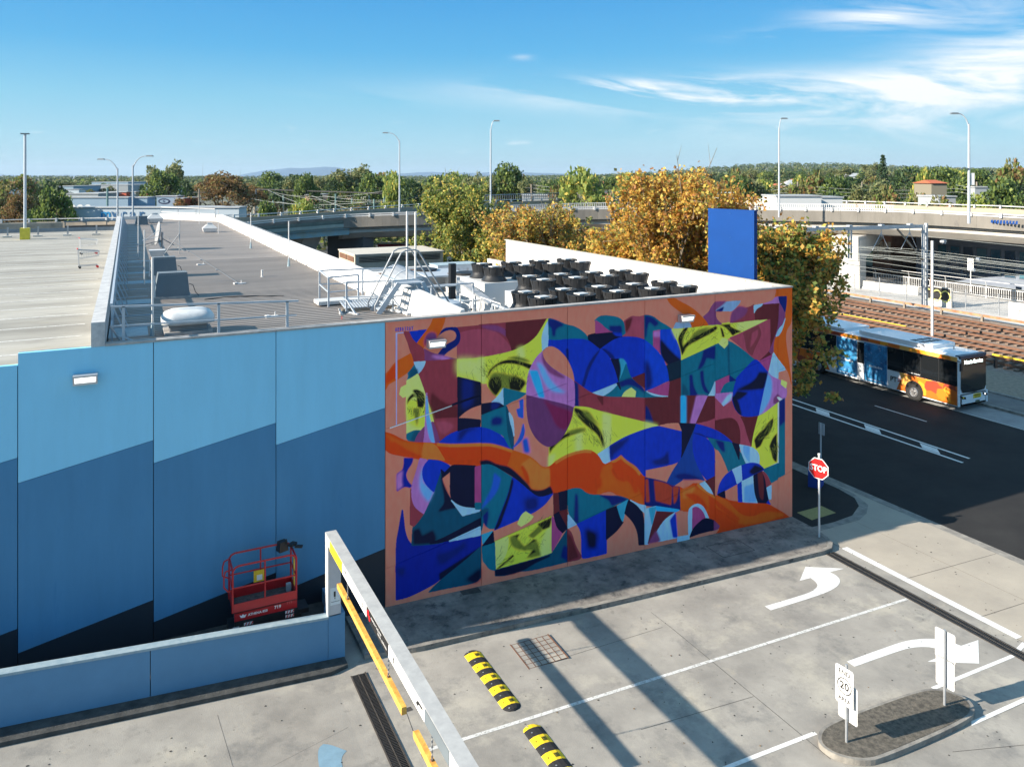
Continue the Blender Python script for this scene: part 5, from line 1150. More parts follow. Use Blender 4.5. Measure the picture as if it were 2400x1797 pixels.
for ri, (nm, y, xs) in enumerate(rows):
    for k, x in enumerate(xs):
        o = ordn[k] if k < len(xs) - 1 else 'rightmost'; sub = 'rear line' if ri % 2 == 0 else 'near line'
        lab = 'black condenser fan, %s in the %s, %s double row' % (o, sub, nm)
        if fp is None: fp = fan_thing(x, y); fp['label'] = lab; fp['group'] = 'black condenser fans behind the mural wall'
        else: put(fp, lab, (x, y, 8.79), group='black condenser fans behind the mural wall')
def cunit(x0, x1, y0, y1, lab):
    t = thing('condenser_unit', lab, 'condenser', (x0, y0, 7.1), 0, 'white condenser banks under the fans'); W, D_ = x1 - x0, y1 - y0
    b = MB(); b.box(0, 0, .15, W, D_, 1.46); b.build('casing', M['white'], t)
    b = MB()
    for k in range(3): b.box(-.02, D_ * (.08 + .3 * k), .3, 0, D_ * (.3 + .3 * k), 1.0)
    b.build('access_door', M['wsheet'], t)
    b = MB(); rnd = random.Random(int(x0 * 10))
    for k in range(5): y = D_ * (.1 + .2 * k); b.tube([(-.12, y, .1), (-.12, y, .5 + .1 * k), (-.02, y, .6 + .08 * k)], .022, 6); b.tube([(-.3, y, .3 + k * .12), (-.12, y, .3 + k * .12)], .016, 5)
    b.build('pipework', M['rail'], t); return t
cunit(11.95, 19.6, 22.75, 25.35, 'white condenser bank right behind the mural coping'); cunit(14.1, 20.2, 26.65, 29.2, 'middle white condenser bank behind the first one'); cunit(14.2, 20.4, 31.5, 34.3, 'farthest white condenser bank, nearest the end wall')
for x, y, lab in ((13.0, 40.2, 'left of two flat old fans behind the condensers'), (14.9, 41.0, 'right of two flat old fans behind the condensers'), (16.3, 38.5, 'dark round fan on the small rusty unit behind the condenser bank'),):
    t = thing('old_fan_unit', lab, 'fan', (x, y, 7.1)); b = MB(); b.obox((0, 0, 0), (1.8, 1.6, .95)); b.build('casing', M['white'], t); b = MB(); b.ring([(.6, .95), (.64, 1.08), (.55, 1.1), (.1, 1.0)], (0, 0, 0), 18); b.build('fan_ring', M['black'], t)
    b = MB(); b.obox((0, .5, .96), (1.7, .4, .04)); b.build('rust_patch', M['rust'], t)
t = thing('round_duct', 'large pale round duct running away behind the stile steps', 'duct', (11.9, 33.5, 8.0)); b = MB(); b.cyl((0, 0, 0), (.3, 4.5, .1), .75, 20); b.build('duct', M['galv'], t, smooth=False); b = MB()
for q in (.02, .5, .97): b.cyl((.3 * q, 4.5 * q - .05, .1 * q), (.3 * q, 4.5 * q + .05, .1 * q), .78, 20)
b.build('flange', M['rail'], t)
for x, y, sx_, sy_, h, lab, mm_ in ((10.5, 30.2, 1.6, 1.6, 1.2, 'pale blue-grey plant box next to the round duct', 'galv'), (12.6, 31.2, 1.0, 1.0, .8, 'small grey control cabinet left of the pipes', 'rail'), (10.3, 36.0, 2.2, 3.0, 1.3, 'wide pale plant box behind the round duct', 'rail'), (17.8, 44.0, 2.6, 1.4, 0.9, 'flat blue-topped cabinet far left in the plant yard', 'rail')):
    t = thing('plant_box', lab, 'plant box', (x, y, 7.1)); b = MB(); b.obox((0, 0, 0), (sx_, sy_, h)); b.build('casing', M[mm_], t); b = MB(); b.obox((0, 0, h), (sx_ + .06, sy_ + .06, .04)); b.build('lid', M['cap'], t); b = MB()
    for k in range(4): b.box(-sx_ / 2 + .15 + k * sx_ * .22, -sy_ / 2 - .02, .2, -sx_ / 2 + .25 + k * sx_ * .22, -sy_ / 2, h - .2)
    b.build('vent', M['galv'], t)
t = thing('tank', 'pale round water tank with a conical lid beside the round duct', 'tank', (11.2, 28.6, 7.1)); b = MB(); b.ring([(.62, 0), (.62, 1.15), (.66, 1.17), (.60, 1.28), (.1, 1.4)], (0, 0, 0), 22); b.build('shell', M['rail'], t)
t = thing('work_platform', 'blue-topped steel platform on legs in the plant yard', 'platform', (15.3, 40.0, 7.1)); b = MB(); b.obox((0, 0, .9), (2.4, 3.0, .08)); b.build('top', M['rail'], t)
for x in (-1.1, 1.1):
    for y in (-1.4, 1.4): b = MB(); b.bar((x, y, 0), (x, y, .9), .08, .08); b.build('leg', M['white'], t)
t = thing('cable_tray', 'long pale cable tray sloping across the plant yard', 'cable tray', (14.2, 34.2, 7.1)); b = MB(); b.bar((0, 0, 1.25), (-1.1, -5.9, 1.1), .34, .10); b.build('tray', M['galv'], t)
for p in ((0, 0), (-.55, -2.95), (-1.1, -5.8)): b = MB(); b.bar((*p, 0), (*p, 1.2), .06, .06); b.build('leg', M['rail'], t)
t = thing('black_flue', 'square black flue post in the plant yard', 'flue', (14.6, 36.3, 7.1)); b = MB(); b.box(-.15, -.15, 0, .15, .15, 1.85); b.build('flue', M['black'], t)
rnd = random.Random(11); t = thing('pipe_maze', 'tangle of pale pipes and valves left of the condenser banks', 'pipework', (11.5, 24.5, 7.1))
for k in range(16):
    x = rnd.uniform(-.6, 1.6) if k < 10 else rnd.uniform(.5, 2.6); y = rnd.uniform(-1.6, 6.5); h = rnd.uniform(.7, 1.6); L = rnd.uniform(.5, 2.2); b = MB(); b.tube([(x, y, 0), (x, y, h), (x + (L if k % 2 else 0), y + (0 if k % 2 else L), h), (x + (L if k % 2 else 0), y + (0 if k % 2 else L), h - .5)], rnd.uniform(.02, .045), 6)
    if k % 3 == 0: b.cyl((x, y, h * .6), (x, y, h * .6 + .12), .08, 8)
    b.build('pipe', M['rail'] if k % 3 else M['white'], t)
# shed behind the yard
sh = thing('plant_shed', 'beige clad plant shed with a flat roof and rusty louvre strips', 'shed', (15.23, 57.2, 3))
b = MB(); b.box(0, 0, 0, 7.0, 4.9, 4.42); b.build('wall', M['beige'], sh); b = MB(); b.box(-.06, -.08, 4.42, 7.08, 5.0, 4.5); b.build('roof', mat('shed_roof', (.56, .52, .45), .8, vs=1, rgb2=(.49, .46, .40)), sh)
for x0, x1 in ((.3, 2.4), (2.45, 5.0), (5.05, 6.75)):
    b = MB()
    for k in range(4): b.box(x0, -.05, 3.88 + k * .11, x1, -.0, 3.94 + k * .11)
    b.build('louvre', M['joint'], sh)
for y0, y1 in ((.3, 2.2), (2.4, 4.6)): b = MB(); b.box(-.04, y0, 3.9, 0, y1, 4.28); b.build('louvre', M['rust'], sh)
for k in range(12): b = MB(); b.box(.1 + k * .58, -.02, .0, .13 + k * .58, 0, 3.84); b.build('cladding_rib', M['beige'], sh)
# shopping trolleys on the deck
def trolley(x, y, rz, lab, child):
    t = thing('shopping_trolley', lab, 'trolley', (x, y, 8.61), rz, 'shopping trolleys left on the roof-top deck'); m_ = M['white'] if not child else M['galv']
    b = MB(); R_ = .02
    for y_ in (-.27, .27): b.tube([(-.45, y_, .12), (.4, y_ * .9, .14)], R_, 5); b.tube([(-.45, y_, .12), (-.5, y_, .98)], R_, 5); b.tube([(-.5, y_, .95), (.45, y_ * .85, .85)], R_, 5); b.tube([(-.42, y_ * .9, .5), (.4, y_ * .75, .6)], .012, 5); b.tube([(.45, y_ * .85, .85), (.4, y_ * .75, .6)], R_, 5)
    b.cyl((-.5, -.29, .98), (-.5, .29, .98), .022, 6); b.cyl((.45, -.23, .85), (.45, .23, .85), R_, 5); b.build('frame', m_, t)
    b = MB()
    for k in range(9):
        q = k / 8; x_ = -.45 + .88 * q
        for y_ in (-.26, .26): b.cyl((x_, y_, .52 + .08 * q), (x_, y_, .93 - .08 * q), .006, 4)
        b.cyl((x_, -.26, .52 + .08 * q), (x_, .26, .52 + .08 * q), .006, 4)
    b.build('basket', m_, t)
    for x_ in (-.42, .38):
        for y_ in (-.25, .25): b = MB(); b.cyl((x_, y_ - .02, .06), (x_, y_ + .02, .06), .06, 10); b.build('wheel', M['black'] if x_ < 0 else M['signred'], t)
    b = MB(); b.cyl((-.52, -.26, 1.0), (-.52, .26, 1.0), .028, 6); b.build('handle', M['signred'], t)
trolley(-2.05, 53.6, .15, 'white trolley standing farther off on the deck', False); trolley(-1.75, 45.6, .1, 'wire trolley parked close against the left parapet', True)
# ------------------------------------------------------------------ blue sign slab
bsg = thing('blue_sign_slab', 'tall plain blue sign slab rising behind the white wall among orange trees', 'sign', (24.4, 25.6, 0), 0)
A_ = Vector((27.25, 31.95)); B_ = Vector((27.68, 29.1))
A_ = Vector(ray_at(1659.7, 35.5)); B_ = Vector(ray_at(1767.5, 33.4))
d1 = (B_ - A_); nn = Vector((-d1.y, d1.x)).normalized(); nn = nn if nn.y > 0 else -nn
b = MB(); q = [A_, B_, B_ + nn * .2, A_ + nn * .2]; b.prism([(p.x - 24.4, p.y - 25.6) for p in q], 6.0, 11.82); b.build('slab', M['bsign'], bsg)
b = MB(); c2 = (A_ + B_) / 2 + nn * .3 - Vector((24.4, 25.6)); b.cyl((c2.x, c2.y, 0), (c2.x, c2.y, 6.0), .25, 10); b.build('post', M['bsign'], bsg)
b = MB(); q = [A_ - d1.normalized() * .03, B_ + d1.normalized() * .03, B_ + nn * .22 + d1.normalized() * .03, A_ + nn * .22 - d1.normalized() * .03]; b.prism([(p.x - 24.4, p.y - 25.6) for p in q], 11.82, 11.85); b.build('capping', M['bsign'], bsg)
b = MB(); dd = d1.normalized(); Lw = d1.length
for zz in (8.85,):
    p0 = A_ - nn * .004 - Vector((24.4, 25.6)); p1 = B_ - nn * .004 - Vector((24.4, 25.6)); b.bar((p0.x, p0.y, zz), (p1.x, p1.y, zz), .006, .05)
b.build('panel_joint', mat('faded_blue', (.03, .13, .36), .6, var=.3, vs=3), bsg)
b = MB()
for fx in (.04, .5, .96):
    for zz in (7.3, 8.2, 9.5, 10.6, 11.65): p0 = A_ + d1 * fx - nn * .01 - Vector((24.4, 25.6)); b.obox((p0.x, p0.y, zz), (.03, .03, .03))
b.build('fixings', MATS['faded_blue'], bsg, kind='stuff')
# ------------------------------------------------------------------ bus
bus = thing('bus', 'white and orange city bus with dark windows, blue poster panels and a lit destination sign', 'bus', (42.36, 28.5, -.1))
BW, BL = 2.72, 12.4
def tri_mat():
    m = bpy.data.materials.new('bus_orange'); m.use_nodes = True; t = m.node_tree; pb = t.nodes['Principled BSDF']; pb.inputs['Roughness'].default_value = .35; pb.inputs['Coat Weight'].default_value = .3
    tc = t.nodes.new('ShaderNodeTexCoord'); v = t.nodes.new('ShaderNodeTexVoronoi'); v.distance = 'MANHATTAN'; v.inputs['Scale'].default_value = 1.5; mp = t.nodes.new('ShaderNodeMapping'); mp.inputs['Rotation'].default_value = (.5, .3, .4); t.links.new(tc.outputs['Object'], mp.inputs[0]); t.links.new(mp.outputs[0], v.inputs['Vector'])
    r = t.nodes.new('ShaderNodeValToRGB'); t.links.new(v.outputs['Color'], r.inputs[0]); r.color_ramp.interpolation = 'CONSTANT'
    for i, (p, c) in enumerate(((0, (.80, .20, .02)), (.3, (.90, .34, .03)), (.45, (.36, .06, .03)), (.6, (.70, .15, .02)), (.8, (.85, .42, .10)))):
        e = r.color_ramp.elements[i] if i < 2 else r.color_ramp.elements.new(p); e.position = p; e.color = (*c, 1)
    t.links.new(r.outputs[0], pb.inputs['Base Color']); return m
M['busor'] = tri_mat()
M['poster'] = mat('poster_print', (.05, .36, .68), .4, vs=1.9, rgb2=(.02, .07, .20), stain=((.55, .75, .85), 3.2, .58, .9), coat=.3, detail=9)
sec = lambda hw: [(-hw, .30), (-hw, .9), (-hw, 2.1), (-hw + .04, 2.9), (-hw + .12, 3.10), (-hw + .35, 3.19), (0, 3.23), (hw - .35, 3.19), (hw - .12, 3.10), (hw - .04, 2.9), (hw, 2.1), (hw, .9), (hw, .30)]
b = MB(); stations = [(-.0, 1.16, 0), (.12, 1.28, 0), (.45, 1.34, 0), (1.2, 1.36, 0), (BL - .1, 1.36, 0), (BL, 1.3, 0)]
rows_ = []
for y, hw, _ in stations: rows_.append([(BW / 2 + x, y, z if y > .3 else min(z, 3.12)) for x, z in sec(hw)])
m_ = len(rows_[0]); b.add([p for r in rows_ for p in r], [(k * m_ + i, (k + 1) * m_ + i, (k + 1) * m_ + (i + 1) % m_, k * m_ + (i + 1) % m_)[::-1] for k in range(len(rows_) - 1) for i in range(m_)] + [tuple(range(m_))[::-1], tuple(range((len(rows_) - 1) * m_, len(rows_) * m_))])
o = b.build("body", M["bwhite"], bus)
def side(name, pts, m, off=.012, lab=None): b = MB(); n = len(pts); b.add([(-off, y, z) for y, z in pts] + [(.03, y, z) for y, z in pts], [tuple(range(n)), tuple(range(2 * n - 1, n - 1, -1))] + [(i, i + n, (i + 1) % n + n, (i + 1) % n)[::-1] for i in range(n)]); o = b.build(name, m, bus, label=lab); return o
def box_side(name, y0, y1, z0, z1, m, off=.012): b = MB(); b.box(-off, y0, z0, .03, y1, z1); return b.build(name, m, bus)
box_side('side_glazing', .06, 4.58, 1.45, 2.84, M['glass'], .014); box_side('side_glazing', 6.30, 6.80, 1.40, 2.74, M['glass'], .014); box_side('side_glazing', 8.5, BL - .6, 1.45, 2.80, M['glass'], .014)
for y in (1.15, 2.3, 3.45, 9.8, 11.0): box_side('window_pillar', y, y + .03, 1.47, 2.82, M['black'], .017)
box_side('poster_panel', 4.62, 6.28, .40, 2.80, M['poster'], .02); box_side('poster_panel', 6.84, 8.44, .40, 2.78, M['poster'], .02)
b = MB()
for y0 in (4.95, 7.15):
    for k in range(9): b.box(-.023, y0 + k * .11, 1.32, -.021, y0 + k * .11 + .075, 1.42 + (k % 3) * .02)
    for k in range(14): b.box(-.023, y0 - .1 + k * .09, .52, -.021, y0 - .1 + k * .09 + .05, .56)
b.build('poster_print_line', M['bwhite'], bus)
side('orange_panel', [(.06, .36), (2.25, .36), (2.25, .36), (3.95, .36), (3.62, 1.10), (3.75, 1.44), (.06, 1.44)], M['busor'], .010)
side('orange_cantrail', [(.06, 2.86), (4.6, 2.86), (6.0, 2.88), (BL - .1, 2.82), (BL - .1, 3.08), (.06, 3.10)], M['busor'], .008)
side('orange_rear_panel', [(9.0, .40), (BL - .05, .40), (BL - .05, 1.42), (9.6, 1.42)], M['busor'], .010)
for y in (2.75, 9.95):
    b = MB(); b.cyl((-.02, y, .55), (.4, y, .55), .60, 22); b.build('wheel_arch', M['ink'], bus)
    b = MB(); b.cyl((-.045, y, .48), (.3, y, .48), .48, 24); tw = b.build('tyre', M['rubber'], bus)
    b = MB(); b.ring([(.28, 0), (.26, .02), (.2, -.03), (.1, -.03), (.09, .05), (.01, .05)], (0, 0, 0), 18); o = b.build('rim', M['chrome'], tw); o.rotation_euler = (0, RAD(-90), 0); o.location = (-.05, y, .48)
    b = MB()
    for k in range(10): a = .628 * k; b.cyl((-.045, y + .17 * math.cos(a), .48 + .17 * math.sin(a)), (-.10, y + .17 * math.cos(a), .48 + .17 * math.sin(a)), .02, 6)
    b.build('wheel_nut', M['chrome'], tw)
text('PT', .42, M['ink'], bus, facing((-.016, 4.15, .92), -1, 0), bold=True); b = MB(); yy = 3.86
b.add([(-.015, yy, 1.10), (-.015, yy - .30, .97), (-.015, yy, .84), (-.015, yy, .90), (-.015, yy - .18, .97), (-.015, yy, 1.04)], [(0, 1, 2, 3, 4, 5)[::-1]]); b.build('red_chevron', M['signred'], bus)
b = MB()
for k in range(12): b.box(-.018, 2.35 + k * .07, 1.56, -.016, 2.35 + k * .07 + .045, 1.60 + (k % 2) * .01)
b.build('small_lettering', M['bwhite'], bus, kind='stuff')
# front
F0 = -.012
b = MB(); b.add([(.36, -.02, 1.06), (1.36, -.03, 1.0), (2.36, -.02, 1.06), (2.50, -.02, 1.3), (2.50, -.02, 2.56), (.22, -.02, 2.56), (.22, -.02, 1.3)], [(0, 1, 2, 3, 4, 5, 6)]); w_ = b.build('windscreen', M['glass'], bus)
b = MB(); b.box(.24, -.03, 1.05, 2.5, .06, 3.08); b = MB(); b.box(.28, -.02, 2.55, 2.48, .1, 2.99); b.build('destination_box', M['glass'], bus)
led = mat('led_white', (.8, .9, .85), .4, emit=((.75, .95, .88), 2.2))
text('Not in Service', .285, led, bus, facing((1.36, -.026, 2.77), 0, -1), bold=True)
b = MB(); b.box(.2, -.01, 2.99, 2.56, .3, 3.16); b.build('front_visor', mat('visor_blue', (.02, .05, .09), .4), bus)
b = MB(); b.box(.02, .0, .30, 2.7, .3, .98); b.box(.3, -.04, .42, 2.42, .02, .92); b.build('front_bumper', M['bwhite'], bus)
for x0, x1 in ((.14, .62), (2.12, 2.58)):
    b = MB(); b.add([(x0, -.05, .92), (x1, -.06, .80), (x1, -.06, .68), (x0 + .1, -.05, .74)], [(0, 1, 2, 3)[::-1]]); h = b.build('headlight', M['glass'], bus); b = MB(); b.cyl(((x0 + x1) / 2, -.055, .80), ((x0 + x1) / 2, -.075, .80), .045, 10); b.build('lamp', M['hum'] if x0 < 1 else M['lens'], h)
b = MB(); b.box(1.30, -.06, .66, 1.98, -.04, .90); b.build('front_plate', M['hum'], bus); b = MB(); b.box(1.34, -.064, .80, 1.94, -.061, .86); b.box(1.4, -.064, .70, 1.88, -.061, .74); b.build('plate_lettering', M['ink'], bus); b = MB(); b.box(1.5, -.06, .38, 1.86, -.04, .52); b.build('number_plate', mat('plate_dark', (.08, .10, .07), .5), bus)
b = MB(); b.tube([(2.6, .1, 2.9), (2.95, -.2, 2.95), (3.05, -.25, 2.75)], .03); b.box(2.93, -.3, 2.25, 3.15, -.2, 2.75); b.build('mirror', M['black'], bus)
b = MB(); b.tube([(.1, .1, 2.9), (-.12, -.25, 2.9)], .025); b.box(-.2, -.3, 2.4, -.04, -.22, 2.85); b.build('mirror', M['black'], bus)
b = MB(); b.prism([(.35, 1.8), (2.4, 1.8), (2.5, 2.2), (2.5, 6.6), (2.3, 7.0), (.4, 7.0), (.25, 6.6), (.25, 2.2)], 3.18, 3.42); b.build('roof_pod', M['bwhite'], bus)
for y in (2.5, 3.05): 
    for k in range(3): b = MB(); b.box(.55 + k * .62, y, 3.42, 1.0 + k * .62, y + .38, 3.432); b.build('pod_grille', M['black'], bus)
b = MB(); b.cyl((1.4, 1.2, 3.2), (1.4, 1.2, 3.4), .02, 6); b.build('aerial', M['black'], bus); b = MB(); b.box(.15, 8.0, 3.2, 2.57, 11.9, 3.36); b.build('rear_roof_pod', M['bwhite'], bus)
# ------------------------------------------------------------------ rail corridor
def track(x, lab):
    t = thing('railway_track', lab, 'track', (x, 0, 0), 0, 'rusty railway tracks beside the street')
    for dx in (-.8, .8): b = MB(); b.box(dx - .035, -60, .16, dx + .035, 140, .32); b.box(dx - .07, -60, .14, dx + .07, 140, .165); b.build('rail', M['rust'], t)
    b = MB(); y = -20
    while y < 130: b.box(-1.3, y, .02, 1.3, y + .24, .14); y += .68
    b.build('sleepers', mat('sleeper_brown', (.24, .18, .135), .95, vs=3, rgb2=(.15, .10, .075)), t, kind='stuff')
for x, lab in ((55.6, 'nearest rusty railway track behind the bus'), (59.6, 'second rusty railway track from the bus'), (63.6, 'third rusty railway track, beside the yellow-edged one'), (67.6, 'farthest rusty railway track, beside the guard rail')): track(x, lab)
for x, y0, y1 in ((61.3, 46, 62), (57.5, 20, 36)):
    t = thing('yellow_cable_duct', 'yellow line of cable duct lying between the tracks ' + ('in the distance' if x > 60 else 'beyond the thin white pole'), 'cable duct', (x, y0, 0)); b = MB(); b.box(-.08, 0, .05, .08, y1 - y0, .2); b.build('duct', M['yellow'], t)
gr_ = thing('rusty_guard_rail', 'long rusty guard rail on posts between the tracks and the pale plaza', 'guard rail', (70.5, -40, 0)); b = MB(); b.box(-.05, 0, .42, .05, 160, .62); b.build('rail', mat('rusty_guard', (.50, .30, .17), .85, vs=1.5, rgb2=(.33, .13, .06)), gr_)
for k in range(40): b = MB(); b.box(-.1, k * 4 + 1, 0, .1, k * 4 + 1.2, .6); b.build('post', M['timber'], gr_)
fe = thing('mesh_fence', 'tall wire mesh fence on steel posts along the edge of the plaza', 'fence', (74.9, 10, 0))
for k in range(22): b = MB(); b.cyl((0, k * 3.3, 0), (0, k * 3.3, 2.1), .05, 6); b.build('post', M['galv'], fe)
b = MB(); y = 0
while y < 69: b.box(-.004, y, .05, .004, y + .010, 1.95); y += .14
for z in (.1, .35, .6, .85, 1.1, 1.35, 1.6, 1.9): b.box(-.004, 0, z, .004, 69.3, z + .009)
b.build('wire_mesh', M['galv'], fe, kind='stuff')
f2 = thing('white_balustrade', 'white upright-bar balustrade along the road under the overpass', 'fence', (84.4, 30, 0))
b = MB(); b.box(-.04, 0, 1.15, .04, 38, 1.24); b.box(-.03, 0, .18, .03, 38, .24); b.build('rail', M['white'], f2); b = MB(); y = 0
while y < 38: b.box(-.02, y, .2, .02, y + .05, 1.2); y += .24
b.build('bars', M['white'], f2, kind='stuff')
for k in range(9): b = MB(); b.box(-.05, k * 4.7, 0, .05, k * 4.7 + .1, 1.3); b.tube([(0, k * 4.7, 1.2), (-.25, k * 4.7, 1.9)], .03); b.build('post', M['white'], f2)
b = MB(); b.bar((-.25, 0, 1.9), (-.25, 38, 1.9), .06, .06); b.build('top_tube', M['white'], f2)
jb = thing('jersey_barrier', 'white concrete barrier beside the overpass pier', 'barrier', (79.4, 58, 0), .16); b = MB(); b.xprism([(-.3, 0), (.3, 0), (.12, .35), (.08, .95), (-.08, .95), (-.12, .35)], 0, 6.6); b.build('barrier', M['concl'], jb)
for x0, y0, y1, lab, gf in ((74.7, 50.9, 53.9, 'concrete panel with yellow and black graffiti behind the rail portal', 'y'), (74.7, 40.5, 45.2, 'white concrete panel with thin grey graffiti at the right edge', 'g')):
    t = thing('graffiti_panel', lab, 'wall panel', (x0, y0, 0)); b = MB(); b.box(-.1, 0, 0, .1, y1 - y0, 2.0 if gf == 'y' else 1.5); b.build('panel', M['concl'], t); L_ = y1 - y0
    if gf == 'y': b = MB(); b.box(-.115, .1, .7, -.1, L_ - .1, 1.9); b.build('dark_paint', M['ink'], t)
    for k in range(3 if gf == 'y' else 6):
        cy_, cz_, r_ = (.6 + k * .95, 1.1, .38) if gf == 'y' else (.5 + k * .7, .8, .3); b = MB(); n = 16; w2 = .10 if gf == 'y' else .03
        b.add([(-.125, cy_ + (r_ + (w2 if j else 0)) * math.cos(6.283 * i / n) * (1 + .2 * math.sin(k + i)), cz_ + (r_ + (w2 if j else 0)) * 1.3 * math.sin(6.283 * i / n)) for j in (0, 1) for i in range(n)], [(i, (i + 1) % n, (i + 1) % n + n, i + n)[::-1] for i in range(n - (4 if gf == 'g' else 2))]); b.build('graffiti_stroke', mat('graffiti_yellow', (.65, .62, .18), .6) if gf == 'y' else M['grey'], t)
# catenary portal: posts, cross beam, wires
pt_ = thing('rail_portal', 'grey steel catenary portal with a long cross beam over the tracks', 'portal', (72.0, 51.9, 0))
b = MB(); b.bar((-.28, 0, 0), (-.28, 0, 8.45), .16, .3); b.bar((.36, .15, 0), (.36, .15, 8.6), .16, .3); b.box(-.7, -.4, 0, .8, .6, .15); b.build('post', mat('portal_steel', (.46, .49, .52), .5, .3, var=.1, vs=2), pt_)
PS = MATS['portal_steel']; b = MB(); b.bar((-.3, 0, 8.3), (-26, 3.0, 8.3), .2, .34); b.build('cross_beam', PS, pt_)
b = MB(); b.bar((-.3, 0, 4.9), (-3.6, .4, 8.1), .14, .14); b.build('diagonal_brace', M['timber'], pt_)
for k in range(12): b = MB(); z = .7 + k * .6; b.bar((-.28, 0, z), (.36, .15, z + .25), .05, .05); b.build('lattice', PS, pt_)
for dx in (-2.0, -5.6, -9.5, -13.5, -18): 
    b = MB(); dy = -dx * .1165; b.box(dx - .22, dy - .2, 8.46, dx + .22, dy + .2, 8.62); b.bar((dx, dy, 8.5), (dx, dy, 7.4), .05, .05)
    if dx in (-9.5,): b.bar((dx - .1, dy, 8.2), (dx - .1, dy, 5.4), .12, .12); b.bar((dx + .25, dy, 8.2), (dx + .25, dy, 5.4), .12, .12)
    else: b.bar((dx, dy, 7.8), (dx - 1.3, dy, 6.1), .04, .04); b.bar((dx, dy, 7.8), (dx + 1.0, dy, 6.2), .04, .04)
    b.build('dropper', PS, pt_)
b = MB(); b.bar((-26, 3, 0), (-26, 3, 8.45), .2, .3); b.build('post', PS, pt_)
b = MB(); n = 14; 
for i in range(n): a0, a1 = 6.283 * i / n, 6.283 * (i + 1) / n; b.bar((.7 + .38 * math.cos(a0), -.2, 5.35 + .38 * math.sin(a0)), (.7 + .38 * math.cos(a1), -.2, 5.35 + .38 * math.sin(a1)), .06, .06)
for i in range(5): a0 = 1.257 * i; b.bar((.7, -.2, 5.35), (.7 + .38 * math.cos(a0), -.2, 5.35 + .38 * math.sin(a0)), .04, .04)
b.build('tension_wheel', M['rail'], pt_)
b = MB(); b.cyl((.55, -.3, 1.6), (.55, -.3, 3.2), .16, 10); b.build('tension_weight', M['rust'], pt_)
b = MB()
for k in range(60): b.bar((-.3 + .0, -.05, .2 + k * .13), (-.3, -.15, .25 + k * .13), .01, .01)
def wires(name, lab, lines, r=.016, sag=.5, n=8, par=None):
    b = MB()
    for p, q in lines:
        p = Vector(p); q = Vector(q); pts = []
        for i in range(n + 1): t = i / n; v = p.lerp(q, t); v.z -= sag * 4 * t * (1 - t); pts.append(v)
        b.tube(pts, r, 4)
    return tag(b.build(name, M['wire']), lab, 'wires')
wl_ = []
for x, z in ((55.6, 6.4), (59.6, 6.5), (63.6, 6.2), (67.6, 6.0), (55.6, 5.3), (59.6, 5.3), (63.6, 5.2), (67.6, 5.2), (71.0, 5.35), (72.4, 4.7)): wl_.append(((x + 3.5, 52, z), (x + 2.5, 2, z))); wl_.append(((x + 3.5, 52, z), (x - 3, 100, z)))
wl_ += [((71.7, 52, 4.9), (66, 70, 6)), ((71.7, 52, 2.9), (62, 86, 6.5)), ((72, 52, 7.3), (74, 2, 7.0)), ((72.2, 52, 5.4), (73, 2, 5.6))]
wires('overhead_wires', 'overhead railway wires running across the portal beside the overpass', wl_, .018, .35)
for (x, y, z), lab in (((71.0, 45.8, 5.6), 'upper glass insulator on the rail wires'), ((70.6, 46.0, 4.6), 'lower glass insulator on the rail wires')):
    t = thing('insulator', lab, 'insulator', (x, y, z), 0, 'glass insulators on the rail wires'); b = MB()
    for k in range(3): b.cyl((0, -.12 + k * .1, 0), (0, -.07 + k * .1, 0), .16, 10)
    b.build('disc', M['rail'], t)
t = thing('thin_white_pole', 'thin white pole with a small camera standing beyond the bus', 'pole', (59.0, 41.9, 0)); b = MB(); b.cyl((0, 0, 0), (0, 0, 8.05), .11, 8); b.build('pole', M['white'], t)
t = thing('camera_head', 'small dark camera head on a bracket beside the thin white pole', 'camera', (60.1, 41.7, 7.9)); b = MB(); b.obox((0, 0, 0), (.7, .3, .18), .3); b.cyl((.1, 0, -.12), (.1, 0, 0), .14, 8); b.build('head', M['galv'], t)
t = thing('speed_sign', 'small round speed sign on a white pole beside the far balustrade', 'road sign', (87.0, 57.0, 0)); b = MB(); b.cyl((0, 0, 0), (0, 0, 3.6), .06, 6); b.build('pole', M['white'], t); b = MB(); b.box(-.06, -.35, 2.5, -.03, .35, 3.9); b.build('plate', M['sign'], t); b = MB(); b.cyl((-.062, 0, 3.3), (-.075, 0, 3.3), .28, 14); b.cyl((-.076, 0, 3.3), (-.08, 0, 3.3), .0, 14); rr_ = b.build('ring', M['ink'], t); b = MB(); b.cyl((-.076, 0, 3.3), (-.08, 0, 3.3), .2, 14); b.build('face', M['sign'], t)
# ------------------------------------------------------------------ overpass
def spline(P, m=8):
    P = [Vector(p) for p in P]; out = []
    for i in range(len(P) - 1):
        p0, p1, p2, p3 = P[max(i - 1, 0)], P[i], P[i + 1], P[min(i + 2, len(P) - 1)]
        for k in range(m): t = k / m; out.append(.5 * ((2 * p1) + (-p0 + p2) * t + (2 * p0 - 5 * p1 + 4 * p2 - p3) * t * t + (-p0 + 3 * p1 - 3 * p2 + p3) * t ** 3))
    return out + [P[-1]]
near = spline([(-30, 104, 7.2), (-8, 99, 7.5), (4, 95.5, 7.65), (12.2, 98.5, 7.8), (16.2, 99.0, 8.05), (20.6, 98.6, 8.3), (25.6, 98.9, 8.5), (32.6, 96.2, 8.75), (45.6, 93.2, 9.0), (58.5, 88.7, 9.3), (67.5, 81.0, 9.4), (75.0, 72.0, 9.45), (79.9, 65.3, 9.5), (83.0, 58.8, 9.43), (84.9, 52.1, 9.28), (86.0, 46, 9.1), (87.5, 30, 8.5), (88, 5, 7.5)])
